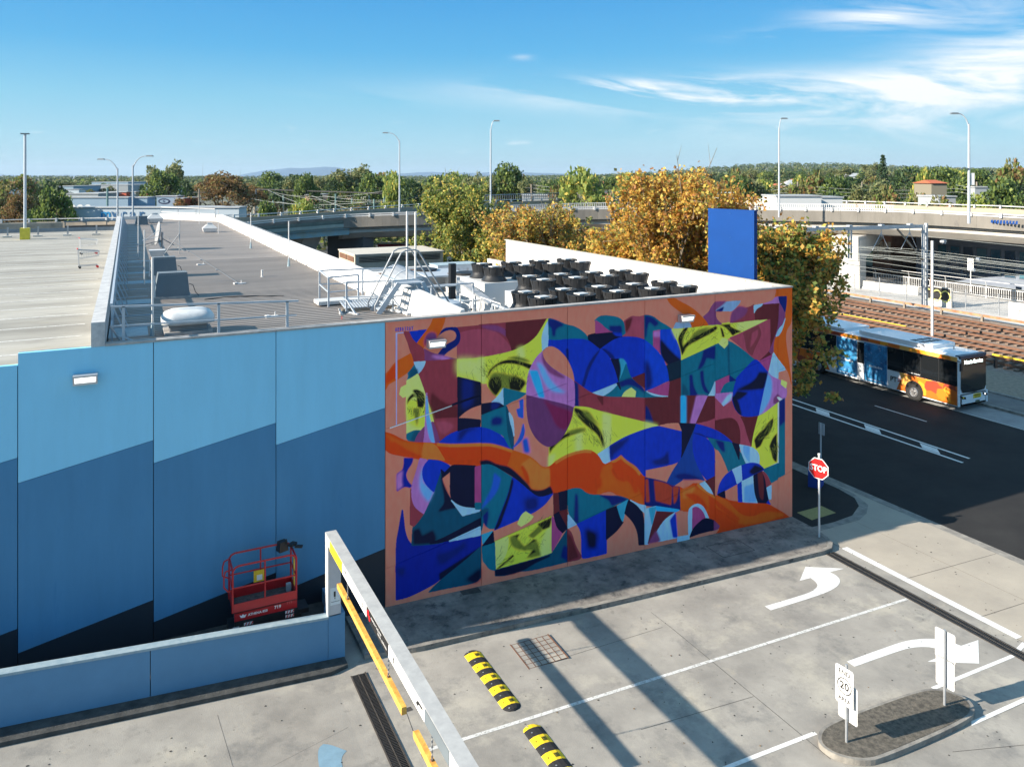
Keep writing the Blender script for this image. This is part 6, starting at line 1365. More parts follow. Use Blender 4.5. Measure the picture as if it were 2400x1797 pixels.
far = spline([(-30, 122, 7.6), (-8, 117, 7.9), (4, 111.5, 8.1), (14, 111, 8.2), (18.9, 111.9, 8.3), (23.6, 114.2, 8.4), (28.8, 117.0, 8.5), (41.0, 121.1, 8.8), (60.5, 125.2, 9.2), (80, 124, 9.45), (92, 111, 9.55), (97.8, 99.7, 9.6), (99.8, 88, 9.6), (100.6, 77, 9.6), (101.6, 67, 9.55), (102.4, 60.1, 9.5), (103.5, 30, 8.9), (104, 5, 8)])
ov = thing('road_overpass', 'long curved concrete road overpass with stained parapets sweeping behind the trees', 'bridge')
def frame(P):
    out = []
    for i, p in enumerate(P):
        d = (P[min(i + 1, len(P) - 1)] - P[max(i - 1, 0)]); d.z = 0; d.normalize(); out.append((p, d, Vector((d.y, -d.x, 0))))   # third points to the camera side
    return out
def sweep(P, prof, name, m, par=ov, i0=0, i1=None, close=True, kind=None):
    """prof: (outward offset, dz) closed outline"""
    fr_ = frame(P)[i0:i1]; n = len(prof); b = MB()
    b.add([p + o_ * x + Vector((0, 0, z)) for p, d, o_ in fr_ for x, z in prof], [(k * n + i, k * n + (i + 1) % n, (k + 1) * n + (i + 1) % n, (k + 1) * n + i) for k in range(len(fr_) - 1) for i in range(n)] + [tuple(range(n))[::-1], tuple(range((len(fr_) - 1) * n, len(fr_) * n))])
    return b.build(name, m, par, kind=kind)
IJ = next(i for i, p in enumerate(near) if p.x > 24.4)   # where the green girders meet the concrete
# parapet in precast lengths
k = IJ
while k < len(near) - 1:
    e_ = min(k + 2, len(near) - 1); Pn = [near[k], near[k].lerp(near[k + 1], .97) if e_ == k + 1 else near[k + 1], near[e_].lerp(near[k + 1], .012)]
    sweep(Pn, [(-.25, -.45), (0, -.40), (0, -1.75), (-.10, -1.8), (-.4, -1.8), (-.4, -.45)], 'parapet_panel', M['conc']); k = e_
sweep(near, [(-.41, -1.0), (-.42, -1.85), (-.3, -2.45), (-1.3, -3.2), (-4, -3.5), (-4, -1.0)], 'deck_girder', mat('girder_concrete', (.50, .47, .42), .85, vs=.5, rgb2=(.40, .37, .32), stain=((.2, .18, .15), 1.0, .62, .6)), i0=IJ)
sweep(near, [(0, -.36), (0, -.75), (-.4, -.75), (-.4, -.40)], 'green_parapet', M['conc'], i1=IJ + 1)
sweep(near, [(-.1, -.75), (-.1, -1.25), (-.35, -1.25), (-.35, -.75)], 'green_recess', mat('girder_green', (.20, .25, .22), .8, vs=1, rgb2=(.15, .19, .17)), i1=IJ + 1)
sweep(near, [(0.02, -1.25), (0.02, -1.65), (-.35, -1.65), (-.35, -1.25)], 'green_band', mat('band_green', (.36, .41, .36), .8, vs=1, rgb2=(.28, .33, .30)), i1=IJ + 1)
sweep(near, [(-.2, -1.65), (-.2, -2.6), (-.5, -2.6), (-.5, -1.65)], 'steel_girder', M['steelb'], i1=IJ + 2)
sweep(near, [(-.3, -2.58), (.0, -2.60), (.0, -2.66), (-.5, -2.66)], 'girder_flange', M['steelb'], i1=IJ + 2)
def edge_pts(P, step):
    out = []; acc = 0; fr_ = frame(P)
    for (p, d, o_), (q, _, _2) in zip(fr_, fr_[1:]):
        L = (q - p).length; t = step - acc
        while t <= L: out.append((p.lerp(q, t / L), d, o_)); t += step
        acc = (acc + L) % step
    return out
for P, sg_, lab in ((near, -.1, 'near'), (far, .1, 'far')):
    for z0 in ((-.02, -.26) if lab == 'near' else (-.02,)): sweep(P, [(sg_ - .06, z0), (sg_ + .06, z0), (sg_ + .06, z0 - .12), (sg_ - .06, z0 - .12)], 'guard_rail', M['white'])
    for p, d, o_ in edge_pts(P, 3.0 if lab == 'near' else 3.2):
        q = p + o_ * (sg_ + .12); b = MB(); b.obox((q.x, q.y, p.z - .48), (.22, .30, .5), math.atan2(d.y, d.x), .8); b.build('rail_post', M['white'], ov)
sweep(far, [(.25, -.42), (.0, -.42), (.0, -2.2), (.25, -2.2)], 'far_parapet', mat('far_parapet', (.44, .37, .28), .85, vs=.5, rgb2=(.36, .30, .23), stain=((.2, .17, .13), 1.5, .6, .5)))
b = MB(); n_ = min(len(near), len(far)); up = [(near[i] + Vector((0, 0, -1.05))) for i in range(n_)]; dn = [(far[i] + Vector((0, 0, -1.25))) for i in range(n_)]
b.add(up + dn, [(i, i + 1, n_ + i + 1, n_ + i) for i in range(n_ - 1)]); b.add([p + Vector((0, 0, -.9)) for p in up] + [p + Vector((0, 0, -.9)) for p in dn], [(i, n_ + i, n_ + i + 1, i + 1) for i in range(n_ - 1)]); b.build('deck_slab', M['asph2'], ov)
mid = [near[i].lerp(far[i], .13) for i in range(n_)]
iA = next(i for i, p in enumerate(near) if p.x > 44); iB = next(i for i, p in enumerate(near) if p.x > 82.0)
pk = mid[iA:iB]; b = MB()
for p, d, o_ in edge_pts(pk, .26): b.obox((p.x, p.y, p.z - .95), (.07, .05, 1.25), math.atan2(d.y, d.x))
b.build('pickets', M['white'], ov, kind='stuff')
sweep(pk, [(-.04, .3), (.04, .3), (.04, .22), (-.04, .22)], 'picket_rail', M['white']); sweep(pk, [(-.04, -.72), (.04, -.72), (.04, -.8), (-.04, -.8)], 'picket_rail', M['white'])
fk = [p + Vector((0, 0, .0)) for p in far[next(i for i, p in enumerate(far) if p.x > 52):next(i for i, p in enumerate(far) if p.x > 96)]]; b = MB()
for p, d, o_ in edge_pts(fk, .45): b.obox((p.x, p.y, p.z - .1), (.09, .06, 1.0), math.atan2(d.y, d.x))
b.build('far_pickets', M['grey'], ov, kind='stuff'); sweep(fk, [(-.05, .95), (.05, .95), (.05, .85), (-.05, .85)], 'picket_rail', M['rail'])
# piers
def pier(x, y, rz, cap0, cap1, w=3.0, name='pier'):
    b = MB(); b.obox((x, y, -.3), (w, 3.2, 6.0), rz); b.build('pier_column', M['concl'], ov)
    ca, sa = math.cos(rz), math.sin(rz); P2 = lambda u, v: (x + u * ca - v * sa, y + u * sa + v * ca)
    b = MB(); pr = [(-cap0, 6.15), (cap1, 6.15), (cap1, 5.3), (w / 2 + .1, 3.3), (-w / 2 - .1, 3.3), (-cap0, 5.5)]; n = len(pr)
    b.add([(*P2(u, v), z) for v in (-1.5, 1.5) for u, z in pr], [tuple(range(n)), tuple(range(2 * n - 1, n - 1, -1))] + [(i, i + n, (i + 1) % n + n, (i + 1) % n) for i in range(n)]); b.build('pier_cap', M['concl'], ov)
pier(78.4, 66.6, .45, 1.7, 11); pier(62, 96, 1.2, 6, 9); pier(40, 101, 1.7, 5, 8); pier(20, 104, 2.1, 3, 5); pier(97, 40, .1, 9, 8)
b = MB(); b.obox((27.0, 104.0, 0), (1.6, 9, 5.6), .3); b.build('abutment', mat('pier_dark', (.10, .11, .12), .9), ov)
p7 = [p for p, d, o_ in edge_pts(near, 1.0) if 84.0 < p.x < 84.8 and p.y < 56]
# blue graffiti on the parapet
q = near[next(i for i, p in enumerate(near) if p.x > 84.6)]; b = MB(); rnd = random.Random(2)
for k in range(9): y0 = q.y + .2 - k * .33; b.add([(q.x + .10 - .07 * (k * .33) * -1 * 0, y0, q.z - 1.05 + rnd.uniform(-.05, .05)), (q.x + .12, y0 - .22, q.z - 1.1), (q.x + .12, y0 - .26, q.z - .7), (q.x + .10, y0 - .05, q.z - .72)], [(0, 1, 2, 3)])
bbx = b.build('graffiti', M['bsign'], ov); bbx.location.x -= .35
# building below the overpass
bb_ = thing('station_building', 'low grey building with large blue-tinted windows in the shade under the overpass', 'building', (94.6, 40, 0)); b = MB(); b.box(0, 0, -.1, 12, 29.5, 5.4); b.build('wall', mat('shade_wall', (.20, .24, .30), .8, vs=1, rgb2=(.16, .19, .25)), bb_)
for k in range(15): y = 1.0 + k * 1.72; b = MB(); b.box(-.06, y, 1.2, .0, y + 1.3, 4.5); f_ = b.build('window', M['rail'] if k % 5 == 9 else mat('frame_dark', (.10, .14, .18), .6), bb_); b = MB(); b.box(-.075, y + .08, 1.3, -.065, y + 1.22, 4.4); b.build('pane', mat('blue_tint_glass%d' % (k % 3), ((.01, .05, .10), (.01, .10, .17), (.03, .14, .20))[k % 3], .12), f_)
t = thing('brown_portico', 'brown brick structure with pale panels glimpsed under the overpass', 'building', (93.0, 72.0, 0)); b = MB(); b.box(0, 0, 0, 6, 3, 6.4); b.build('wall', mat('brick_brown', (.30, .16, .10), .9, vs=2, rgb2=(.2, .1, .07)), t)
for k in range(5): b = MB(); b.box(-.1, .1 + k * .58, 1.9, .0, .55 + k * .58, 4.4); b.build('panel', M['beige'], t)
# ------------------------------------------------------------------ street lamps
def lamp(x, y, z, h, ax, ay, lab, r=.11, arm=1.6):
    t = thing('street_lamp', lab, 'street lamp', (x, y, z), 0, 'tall pale street lamps'); b = MB(); b.cyl((0, 0, 0), (0, 0, h - 1.1), r, 10, r * .65); b.build('pole', M['rail'], t)
    L = math.hypot(ax, ay); ax, ay = ax / L, ay / L; b = MB(); b.tube([(0, 0, h - 1.4), (ax * arm * .2, ay * arm * .2, h - .65), (ax * arm * .5, ay * arm * .5, h - .18), (ax * arm * .85, ay * arm * .85, h)], r * .4, 6); b.tube([(0, 0, h - 1.1), (ax * arm * .25, ay * arm * .25, h - .7)], r * .3, 5); b.build('arm', M['rail'], t)
    b = MB(); a_ = math.atan2(ay, ax); b.obox((ax * (arm + .25), ay * (arm + .25), h - .09), (.85, .34, .16), a_, .75); b.build('lamp_head', M['grey'], t); return t
Rv = Vector((math.cos(RAD(-YAW)), math.sin(RAD(-YAW))))
t = thing('deck_lamp', 'tall lamp post with a yellow square base on the roof-top deck', 'street lamp', (-6.83, 68.4, 8.6)); b = MB(); b.cyl((0, 0, .8), (0, 0, 7.85), .11, 8, .09); b.build('pole', M['rail'], t); b = MB(); b.obox((0, 0, 0), (.62, .62, .85)); b.build('base', mat('lamp_base_yellow', (.62, .52, .05), .6, var=.08, vs=4), t); b = MB(); b.obox((0, 0, 7.85), (.55, .25, .09)); b.bar((-.3, 0, 7.9), (.3, 0, 7.9), .08, .06); b.build('lamp_head', M['grey'], t)
b = MB(); b.flat([(-7.5, 67.6), (-7.42, 67.6), (-7.0, 68.0), (-7.1, 68.05)], 8.606); b.build('bay_line', M['paint'], kind='structure')
def lamp_px(xd, dep, z, top_yd, sgn, lab, r=.13, arm=1.7):
    X, Y = ray_at(xd * 2400 / 2212, dep); h = 13.3 + (414 - top_yd * 2400 / 2212) * dep / F_ - z; lamp(X, Y, z, h, Rv.x * sgn, Rv.y * sgn, lab, r, arm)
lamp_px(254, 92, 0, 344, -1, 'lamp curving left just behind the left roof parapet'); lamp_px(287, 90, 0, 337, 1, 'lamp curving right beside the left-curving one'); lamp_px(863, 109, 8.4, 287, -1, 'lamp curving left on the overpass, left of the green tree')
lamp_px(1060, 99, 8.4, 261, 1, 'lamp on the overpass above the green tree', .13, .5); lamp_px(1683, 94, 8.4, 256, 1, 'lamp on the overpass above the orange trees', .12, .35); lamp_px(2093, 78, 8.6, 245, -1, 'large lamp on the parapet above the rail portal', .15, 1.2)
t = thing('lamp_sign_board', 'small white board and solar panel fixed to the big overpass lamp', 'sign board', (*ray_at(2101 * 2400 / 2212, 78), 13.0)); b = MB(); b.obox((0, 0, -.55), (.35, .08, 1.2), RAD(-YAW)); b.build('board', M['sign'], t); b = MB(); b.obox((-.75, .35, 1.1), (.7, .4, .05), RAD(-YAW)); b.build('solar_panel', M['grey'], t)
X, Y = ray_at(1092 / 3.154 + 1200, 100); t = thing('old_concrete_post', 'old square concrete post standing on the overpass left of the orange trees', 'post', (X, Y, 8)); b = MB(); b.bar((0, 0, 0), (0, 0, 4.9), .45, .45); b.build('post', M['timber'], t)
# ------------------------------------------------------------------ vegetation
def leafmat(name, c, tr=.3, rough=.6):
    tr = tr * 1.4; c = tuple(v * 1.15 for v in c)
    m = bpy.data.materials.new(name); m.use_nodes = True; t = m.node_tree; t.nodes.clear()
    d = t.nodes.new('ShaderNodeBsdfPrincipled'); d.inputs['Roughness'].default_value = rough; d.inputs['Specular IOR Level'].default_value = .25; tl = t.nodes.new('ShaderNodeBsdfTranslucent'); mx = t.nodes.new('ShaderNodeMixShader'); mx.inputs[0].default_value = tr
    d.inputs['Base Color'].default_value = (*c, 1); tl.inputs[0].default_value = (*[min(1, v * 1.3) for v in c], 1)
    o = t.nodes.new('ShaderNodeOutputMaterial'); t.links.new(d.outputs[0], mx.inputs[1]); t.links.new(tl.outputs[0], mx.inputs[2]); t.links.new(mx.outputs[0], o.inputs[0]); return m
def cards(pos, size, rs, mats, wts, name, parent=None, kind=None, aspect=.75, up=.25):
    """leaf-sized quads at pos, random tilt; one mesh"""
    n = len(pos); nrm = rs.normal(size=(n, 3)); nrm[:, 2] += up * 2; nrm /= np.linalg.norm(nrm, axis=1)[:, None]
    t = np.cross(nrm, rs.normal(size=(n, 3))); t /= np.linalg.norm(t, axis=1)[:, None]; u = np.cross(nrm, t)
    s = (size * rs.uniform(.6, 1.3, n))[:, None]
    v = np.stack([pos - t * s, pos + u * s * aspect - t * s * .1, pos + t * s, pos - u * s * aspect - t * s * .1], 1).reshape(-1, 3).astype(np.float32)
    me = bpy.data.meshes.new(name); me.vertices.add(4 * n); me.vertices.foreach_set('co', v.ravel()); me.loops.add(4 * n); me.loops.foreach_set('vertex_index', np.arange(4 * n, dtype=np.int32))
    me.polygons.add(n); me.polygons.foreach_set('loop_start', np.arange(0, 4 * n, 4, dtype=np.int32))
    for m in mats: me.materials.append(m)
    me.polygons.foreach_set('material_index', rs.choice(len(mats), n, p=np.array(wts) / sum(wts)).astype(np.int32)); me.update(calc_edges=True)
    o = bpy.data.objects.new(name, me); COL.objects.link(o); o.parent = parent
    if kind: o['kind'] = kind
    return o
LM = dict(a=leafmat('leaf_amber', (.50, .28, .06)), y=leafmat('leaf_yellow', (.55, .43, .10)), r=leafmat('leaf_rust', (.36, .17, .06)), g=leafmat('leaf_green', (.13, .18, .045)), l=leafmat('leaf_lime', (.25, .30, .075)), d=leafmat('leaf_dark', (.05, .085, .03), .15), o=leafmat('leaf_olive', (.17, .17, .06), .2), b=leafmat('leaf_brown', (.17, .10, .04), .2), e=leafmat('leaf_eucalypt', (.18, .20, .09), .2), c=leafmat('leaf_casuarina', (.19, .115, .045), .2), n=leafmat('leaf_pine', (.03, .06, .03), .1))
def limbs(rs, h, spread, nb, r0, parent, m=None, lean=.25, start=.3):
    b = MB(); tips = []; b.cyl((0, 0, -.2), (0, 0, h * start), r0, 9, r0 * .8); stack = [((0, 0, h * start), r0 * .8, 0)]
    base = Vector((0, 0, h * start))
    for k in range(nb):
        a = 6.283 * k / nb + rs.uniform(-.4, .4); L = h * (1 - start) * rs.uniform(.55, .98); sp = spread * rs.uniform(.35, .95)
        p1 = base + Vector((math.cos(a) * sp * .35, math.sin(a) * sp * .35, L * .45)); p2 = base + Vector((math.cos(a + .2) * sp, math.sin(a + .2) * sp, L))
        b.cyl(base, p1, r0 * .5, 6, r0 * .3); b.cyl(p1, p2, r0 * .3, 5, r0 * .08); tips.append(p2)
        for j in range(4):
            q = p1.lerp(p2, rs.uniform(0, .8)); a2 = a + rs.uniform(-1.6, 1.6); e = q + Vector((math.cos(a2) * spread * rs.uniform(.2, .55), math.sin(a2) * spread * rs.uniform(.2, .55), L * rs.uniform(.1, .35))); b.cyl(q, e, r0 * .16, 4, r0 * .05); tips.append(e)
            for _ in range(2):
                q2 = q.lerp(e, rs.uniform(.4, 1)); e2 = q2 + Vector(rs.normal(size=3) * spread * .2); e2.z += .3; b.cyl(q2, e2, r0 * .07, 3, r0 * .02); tips.append(e2)
    b.build('trunk', m or M['bark'], parent); return [np.array(t) for t in tips]
G1 = 'plane trees along the street behind the shop'
def plane_tree(x, y, h, rad, seed, mix, n, lab, zlow=.25, leaf=.17, ell=1.0, grp=G1, bot=.2, pw=.8):
    rs = np.random.RandomState(seed); t = thing('plane_tree', lab, 'tree', (x, y, 0), 0, grp); tips = limbs(rs, h, rad * .8, 9, .24, t, start=.2)
    # sprigs: short leafy twigs pointing up and outward, with gaps between them
    S = []
    for p in tips:
        if p[2] < h - .8: S += [np.array(p) + rs.normal(size=3) * .35 for _ in range(4)]
    ns = n // 58
    while len(S) < ns:
        a = rs.uniform(0, 6.283); f = rs.uniform(0, 1) ** .85; lob = 1 + .22 * math.sin(3 * a + seed) + .15 * math.sin(5 * a + 2 * seed + 6 * f)
        rr = rad * math.sin(math.pi * min(1, bot + f * (.985 - bot))) ** pw * lob * math.sqrt(rs.uniform(.12, 1.0)); S.append(np.array((math.cos(a) * rr, math.sin(a) * rr * ell, h * (zlow + (.90 - zlow) * f) - .4 + rs.uniform(0, .5) * (f > .8))))
    S = np.array(S); k = len(S); out = S.copy(); out[:, 2] = (S[:, 2] - h * .35) * .9 + .8; out /= np.linalg.norm(out, axis=1)[:, None]; out[:, 2] += .35
    L = rs.uniform(.35, 1.15, k); idx = rs.randint(0, k, n); t_ = rs.uniform(0, 1, n)[:, None]
    pos = S[idx] + out[idx] * L[idx][:, None] * t_ + rs.normal(size=(n, 3)) * (.20 - .09 * t_) * np.array([[1, 1, .8]])
    pos = pos[(pos[:, 2] < h + rs.normal(size=n) * .35) & (pos[:, 2] > 2.2)]; b = MB()
    for i in rs.choice(k, min(k, 160), replace=False): b.cyl(S[i] - out[i] * .25, S[i] + out[i] * min(L[i] * .9, max(.1, h - .3 - S[i][2])), .016, 3, .006)
    b.build('twigs', M['bark'], t, kind='stuff')
    keys = list(mix); cards(pos, leaf, rs, [LM[k_] for k_ in keys], [mix[k_] for k_ in keys], 'crown', t); return t
G1 = 'plane trees along the street behind the shop'
plane_tree(26.2, 62.0, 13.0, 4.7, 1, dict(l=4, y=3, g=4, d=1.5, o=2), 36000, 'tall green-yellow plane tree left of the row, behind the beige shed', .2, .12)
plane_tree(28.5, 57.5, 9.6, 3.2, 2, dict(l=3, y=3, g=3, a=1, o=2), 16000, 'low yellow-green plane tree between the tall green one and the brown one', .2, .12)
plane_tree(27.4, 49.5, 11.0, 4.9, 3, dict(a=3, y=3, r=1.4, o=3, g=1.5, b=1.5), 34000, 'wide brown and olive plane tree behind the end of the white wall', .2, .11)
plane_tree(28.6, 41.6, 10.0, 3.9, 4, dict(a=4, y=4, r=1.2, g=1.4, l=1), 24000, 'lower amber plane tree between the brown tree and the tallest orange one', .2, .11)
plane_tree(28.2, 35.8, 13.6, 3.5, 5, dict(a=4.5, r=2, y=4, b=1, o=1, g=.8), 23000, 'tallest orange plane tree with sparse upright twigs left of the blue slab', .2, .105, bot=.34, pw=1.5)
plane_tree(30.8, 34.0, 12.9, 2.0, 6, dict(a=4, r=3, y=2, l=.4), 11000, 'thin orange tree with bare twigs rising above the blue slab', .3, .10)
plane_tree(28.1, 28.5, 10.9, 3.1, 7, dict(g=3.5, d=1.8, a=4.8, y=3, l=2.2, r=1.8), 36000, 'dense green and golden plane tree overhanging the bus at the mural corner', .28, .11, bot=.38)
plane_tree(32.4, 40.5, 9.8, 3.6, 8, dict(a=4, y=2.5, r=2, g=1.5, l=.8), 20000, 'orange-green plane tree behind the blue slab', .2, .11)
def tree_proto(kind, seed):
    rs = np.random.RandomState(seed); t = thing(kind[0], '', 'tree', (0, 0, -50)); shape, mix, n = kind[1], kind[2], kind[3]; h, rad = kind[4]
    C = []
    if shape == 'gum':
        tp = limbs(rs, h, rad * .85, 6, .3, t, mat('pale_gum_bark', (.42, .38, .32), .8), start=.35)
        for p in tp[::2]: C.append((p, rs.uniform(.9, 1.7)))
    elif shape == 'round':
        limbs(rs, h * .8, rad * .6, 5, .3, t, start=.2)
        for _ in range(46): a = rs.uniform(0, 6.283); f = rs.uniform(-.7, 1); r = rad * math.sqrt(max(.05, 1 - f * f)) * rs.uniform(.6, 1); C.append((np.array((math.cos(a) * r, math.sin(a) * r, h * .55 + f * h * .40)), rs.uniform(.9, 1.9)))
    elif shape == 'umbrella':
        limbs(rs, h, rad * .95, 9, .34, t, mat('dark_bark', (.07, .055, .045), .9), start=.22)
        for _ in range(60): a = rs.uniform(0, 6.283); q = rs.uniform(0, 1) ** .6; C.append((np.array((math.cos(a) * rad * q, math.sin(a) * rad * q, h * (.97 - .42 * q * q) - rs.uniform(0, 1.6))), rs.uniform(.9, 1.6)))
    elif shape == 'cone':
        b = MB(); b.cyl((0, 0, -.2), (0, 0, h), .3, 8, .03); b.build('trunk', M['bark'], t)
        for k in range(22):
            f = k / 22; z = h * (.12 + .86 * f); r = rad * (1 - f) ** .8
            for j in range(7): a = j * .9 + k; 
            for j in range(7):
                a = j * .9 + k * .5
                for q in (.35, .65, .95): C.append((np.array((math.cos(a) * r * q, math.sin(a) * r * q, z + q * .5)), .35 + .3 * (1 - f)))
    w_ = np.array([c[1] ** 2 for c in C]); idx = rs.choice(len(C), n, p=w_ / w_.sum()); cc = np.array([C[i][0] for i in idx]); rr = np.array([C[i][1] for i in idx])[:, None]
    v = rs.normal(size=(n, 3)); v /= np.linalg.norm(v, axis=1)[:, None]; pos = cc + v * rr * (rs.uniform(.25, 1, (n, 1)) ** .5) * np.array([[1, 1, .7]]); pos = pos[pos[:, 2] > .3]
    cards(pos, kind[5], rs, [LM[k] for k in mix], list(mix.values()), 'crown', t, up=.5); return t
KINDS = [('round_tree', 'round', dict(g=5, d=4, l=1), 2600, (9.5, 4.6), .34, 'mid green rounded tree'), ('round_tree', 'round', dict(d=6, n=3, g=1), 2600, (10.5, 4.8), .34, 'dark green dense tree'), ('gum_tree', 'gum', dict(e=6, o=3, d=1), 2400, (13, 5.5), .34, 'pale olive gum tree with open branches'),
         ('round_tree', 'round', dict(o=5, b=3, g=2), 2400, (8.5, 4.8), .36, 'olive brown bushy tree'), ('round_tree', 'round', dict(l=5, g=3, y=1), 2200, (7.5, 4.0), .32, 'bright green leafy tree'), ('umbrella_tree', 'umbrella', dict(c=5, b=3, o=2), 7000, (12.5, 8.0), .22, 'brown casuarina with a broad domed crown'), ('norfolk_pine', 'cone', dict(n=6, d=2), 3400, (17, 4.2), .26, 'tiered Norfolk pine')]
PR = [tree_proto(k, 20 + i) for i, k in enumerate(KINDS)]
used = [False] * len(PR)
def tree(ki, x, y, s, lab, grp, rz=0, sz=1.0, z=None):
    first = not used[ki]; used[ki] = True
    return put(PR[ki], lab, (x, y, terr(x, y) if z is None else z), rz, first, (s, s, s * sz), grp)
def tree_px(ki, xd, dep, top_yd, width_d, lab, rz=.3, grp='single trees picked out beyond the shop'):
    X, Y = ray_at(xd * 2400 / 2212, dep); z0 = terr(X, Y); h = 13.3 + (414 - top_yd * 2400 / 2212) * dep / F_ - z0; s = width_d * 1.085 * dep / F_ / 2 / KINDS[ki][4][1]; sz = h / (KINDS[ki][4][0] * 1.02) / s; tree(ki, X, Y, s, lab, grp, rz, sz)
for a in ((5, 478, 165, 371, 180, 'large brown casuarina with bare black branches beyond the roof end'), (5, 535, 190, 398, 130, 'darker brown casuarina right of the largest one'), (2, 356, 215, 346, 84, 'tall dark gum tree towering above the warehouses'), (0, 350, 205, 372, 90, 'green lower crown in front of the tall gum tree'), (1, 392, 225, 385, 50, 'dark tree squeezed between the tall gum and the casuarina'),
          (5, 40, 110, 413, 110, 'brown-green casuarina left of the deck lamp'), (0, 112, 105, 410, 90, 'bright-topped green tree right of the deck lamp'), (3, 40, 190, 384, 95, 'olive tree behind the casuarina at the left edge'), (1, 108, 200, 389, 80, 'dark tree behind the deck lamp post'), (3, 0, 120, 420, 60, 'brown tree cut by the left edge'), (4, 135, 120, 425, 60, 'green shrubby tree before the pale warehouse wall'),
          (2, 757, 230, 355, 90, 'umbrella-shaped gum tree against the far blue range'), (6, 800, 240, 366, 50, 'dark layered cypress right of the umbrella-shaped gum'), (0, 805, 190, 377, 90, 'rounded green tree left of the overpass lamp'), (0, 1098, 175, 356, 88, 'large round eucalypt right of the overpass lamp'), (1, 1075, 180, 362, 60, 'dark tree behind the lamp above the green tree'), (4, 1262, 140, 366, 110, 'broad dark yellow-green tree in the middle of the skyline'), (3, 1215, 150, 392, 60, 'small olive tree left of the broad skyline tree'),
          (6, 1907, 190, 329, 54, 'Norfolk pine standing alone above the overpass'), (3, 1740, 150, 395, 90, 'wide olive tree left of the Norfolk pine'), (1, 1965, 200, 356, 80, 'dark dense tree right of the Norfolk pine'), (0, 2040, 190, 362, 80, 'mid green tree left of the big overpass lamp'), (3, 1920, 120, 410, 90, 'olive brown tree just over the overpass wall'), (4, 1905, 110, 440, 40, 'small lime green bush on the far side of the overpass'), (3, 2034, 112, 432, 120, 'olive bush in front of the bright tiled roof'), (1, 1800, 125, 405, 55, 'dark tree behind the white flat-roofed building'),
          (0, 2170, 110, 385, 100, 'green tree at the right edge beyond the overpass'), (3, 2190, 150, 352, 90, 'tall olive tree at the right edge'), (4, 2120, 110, 425, 80, 'bright green bushes right of the big lamp'), (3, 1990, 130, 425, 100, 'brown-green bushes behind the overpass rail'), (0, 575, 120, 437, 60, 'dark green round bush at the left end of the overpass'), (4, 660, 140, 432, 60, 'low green bush behind the overpass rail'), (1, 700, 150, 428, 55, 'low dark bush right of the portal posts'), (0, 1010, 160, 380, 50, 'tree just behind the green-yellow plane tree'), (2, 640, 240, 375, 60, 'pale gum tree left of the umbrella-shaped gum'), (2, 700, 260, 372, 60, 'pale gum crown below the far blue range'), (3, 1590, 160, 372, 80, 'olive tree behind the thin orange twigs'), (4, 890, 170, 410, 60, 'yellow-green shrub behind the overpass lamp'),
          (3, 312, 170, 428, 60, 'yellow-brown flowering tree in front of the graffiti wall'), (3, 235, 320, 405, 40, 'olive tree between the warehouse roofs'), (3, 190, 300, 412, 50, 'small olive tree behind the pale warehouse')): tree_px(*a)
rq = np.random.RandomState(31)
for i in range(44):
    xd = 555 + i * 38 + rq.uniform(-12, 12); dep = rq.uniform(150, 290); ki = int(rq.choice([0, 1, 2, 3, 4, 2, 0])); top = rq.uniform(371, 396) if xd < 1700 else rq.uniform(362, 400)
    if 1440 < xd < 1560: continue
    tree_px(ki, xd, dep, top, rq.uniform(46, 92), '%s in the skyline row %s' % (KINDS[ki][6], 'left of the overpass lamp' if xd < 860 else 'over the green plane tree' if xd < 1200 else 'over the brown plane tree' if xd < 1450 else 'behind the thin lamp' if xd < 1800 else 'around the pine' if xd < 2050 else 'at the right edge'), rq.uniform(0, 6), 'skyline row of trees')
REG = [(-40, -28, 'beyond the roof-top deck'), (-28, -20, 'beyond the warehouses'), (-20, -15, 'beyond the big casuarinas'), (-15, -11, 'beyond the steel poles'), (-11, -6, 'around the overpass lamp'), (-6, -1, 'over the green plane tree'), (-1, 4, 'left of the skyline tree'), (4, 9, 'right of the skyline tree'), (9, 14, 'beyond the orange trees'), (14, 18, 'around the thin lamp'), (18, 23, 'around the Norfolk pine'), (23, 28, 'left of the big lamp'), (28, 45, 'right of the big lamp')]
rs = np.random.RandomState(77)
cnt = 0
while cnt < 225:
    a = rs.uniform(-36, 36); d_ = 150 + 560 * rs.uniform(0, 1) ** 1.1
    if -34 < a < -13 and d_ < 420: continue
    if a > 0 and d_ < 175: continue
    ki = int(rs.choice(5, p=[.26, .22, .2, .2, .12])); X = d_ * math.sin(RAD(a + YAW)); Y = d_ * math.cos(RAD(a + YAW))
    if 26 < X < 70 and Y > 0 and a < 0 and Y < 200 and X > 50: pass
    reg = next(r[2] for r in REG if r[0] <= a < r[1]); far_ = 'near' if d_ < 280 else ('farther' if d_ < 480 else 'far')
    s = rs.uniform(.72, 1.05) * (.9 if ki == 2 else 1) * (.8 if d_ < 260 else 1); tree(ki, X, Y, s, '%s %s, %s' % (KINDS[ki][6], reg, {'near': 'nearest the overpass', 'farther': 'farther off', 'far': 'far away'}[far_]), '%s, %s %s' % (KINDS[ki][6].replace('tree', 'trees').replace(' with open branches', ''), far_, reg), rs.uniform(0, 6.2), rs.uniform(.85, 1.1)); cnt += 1
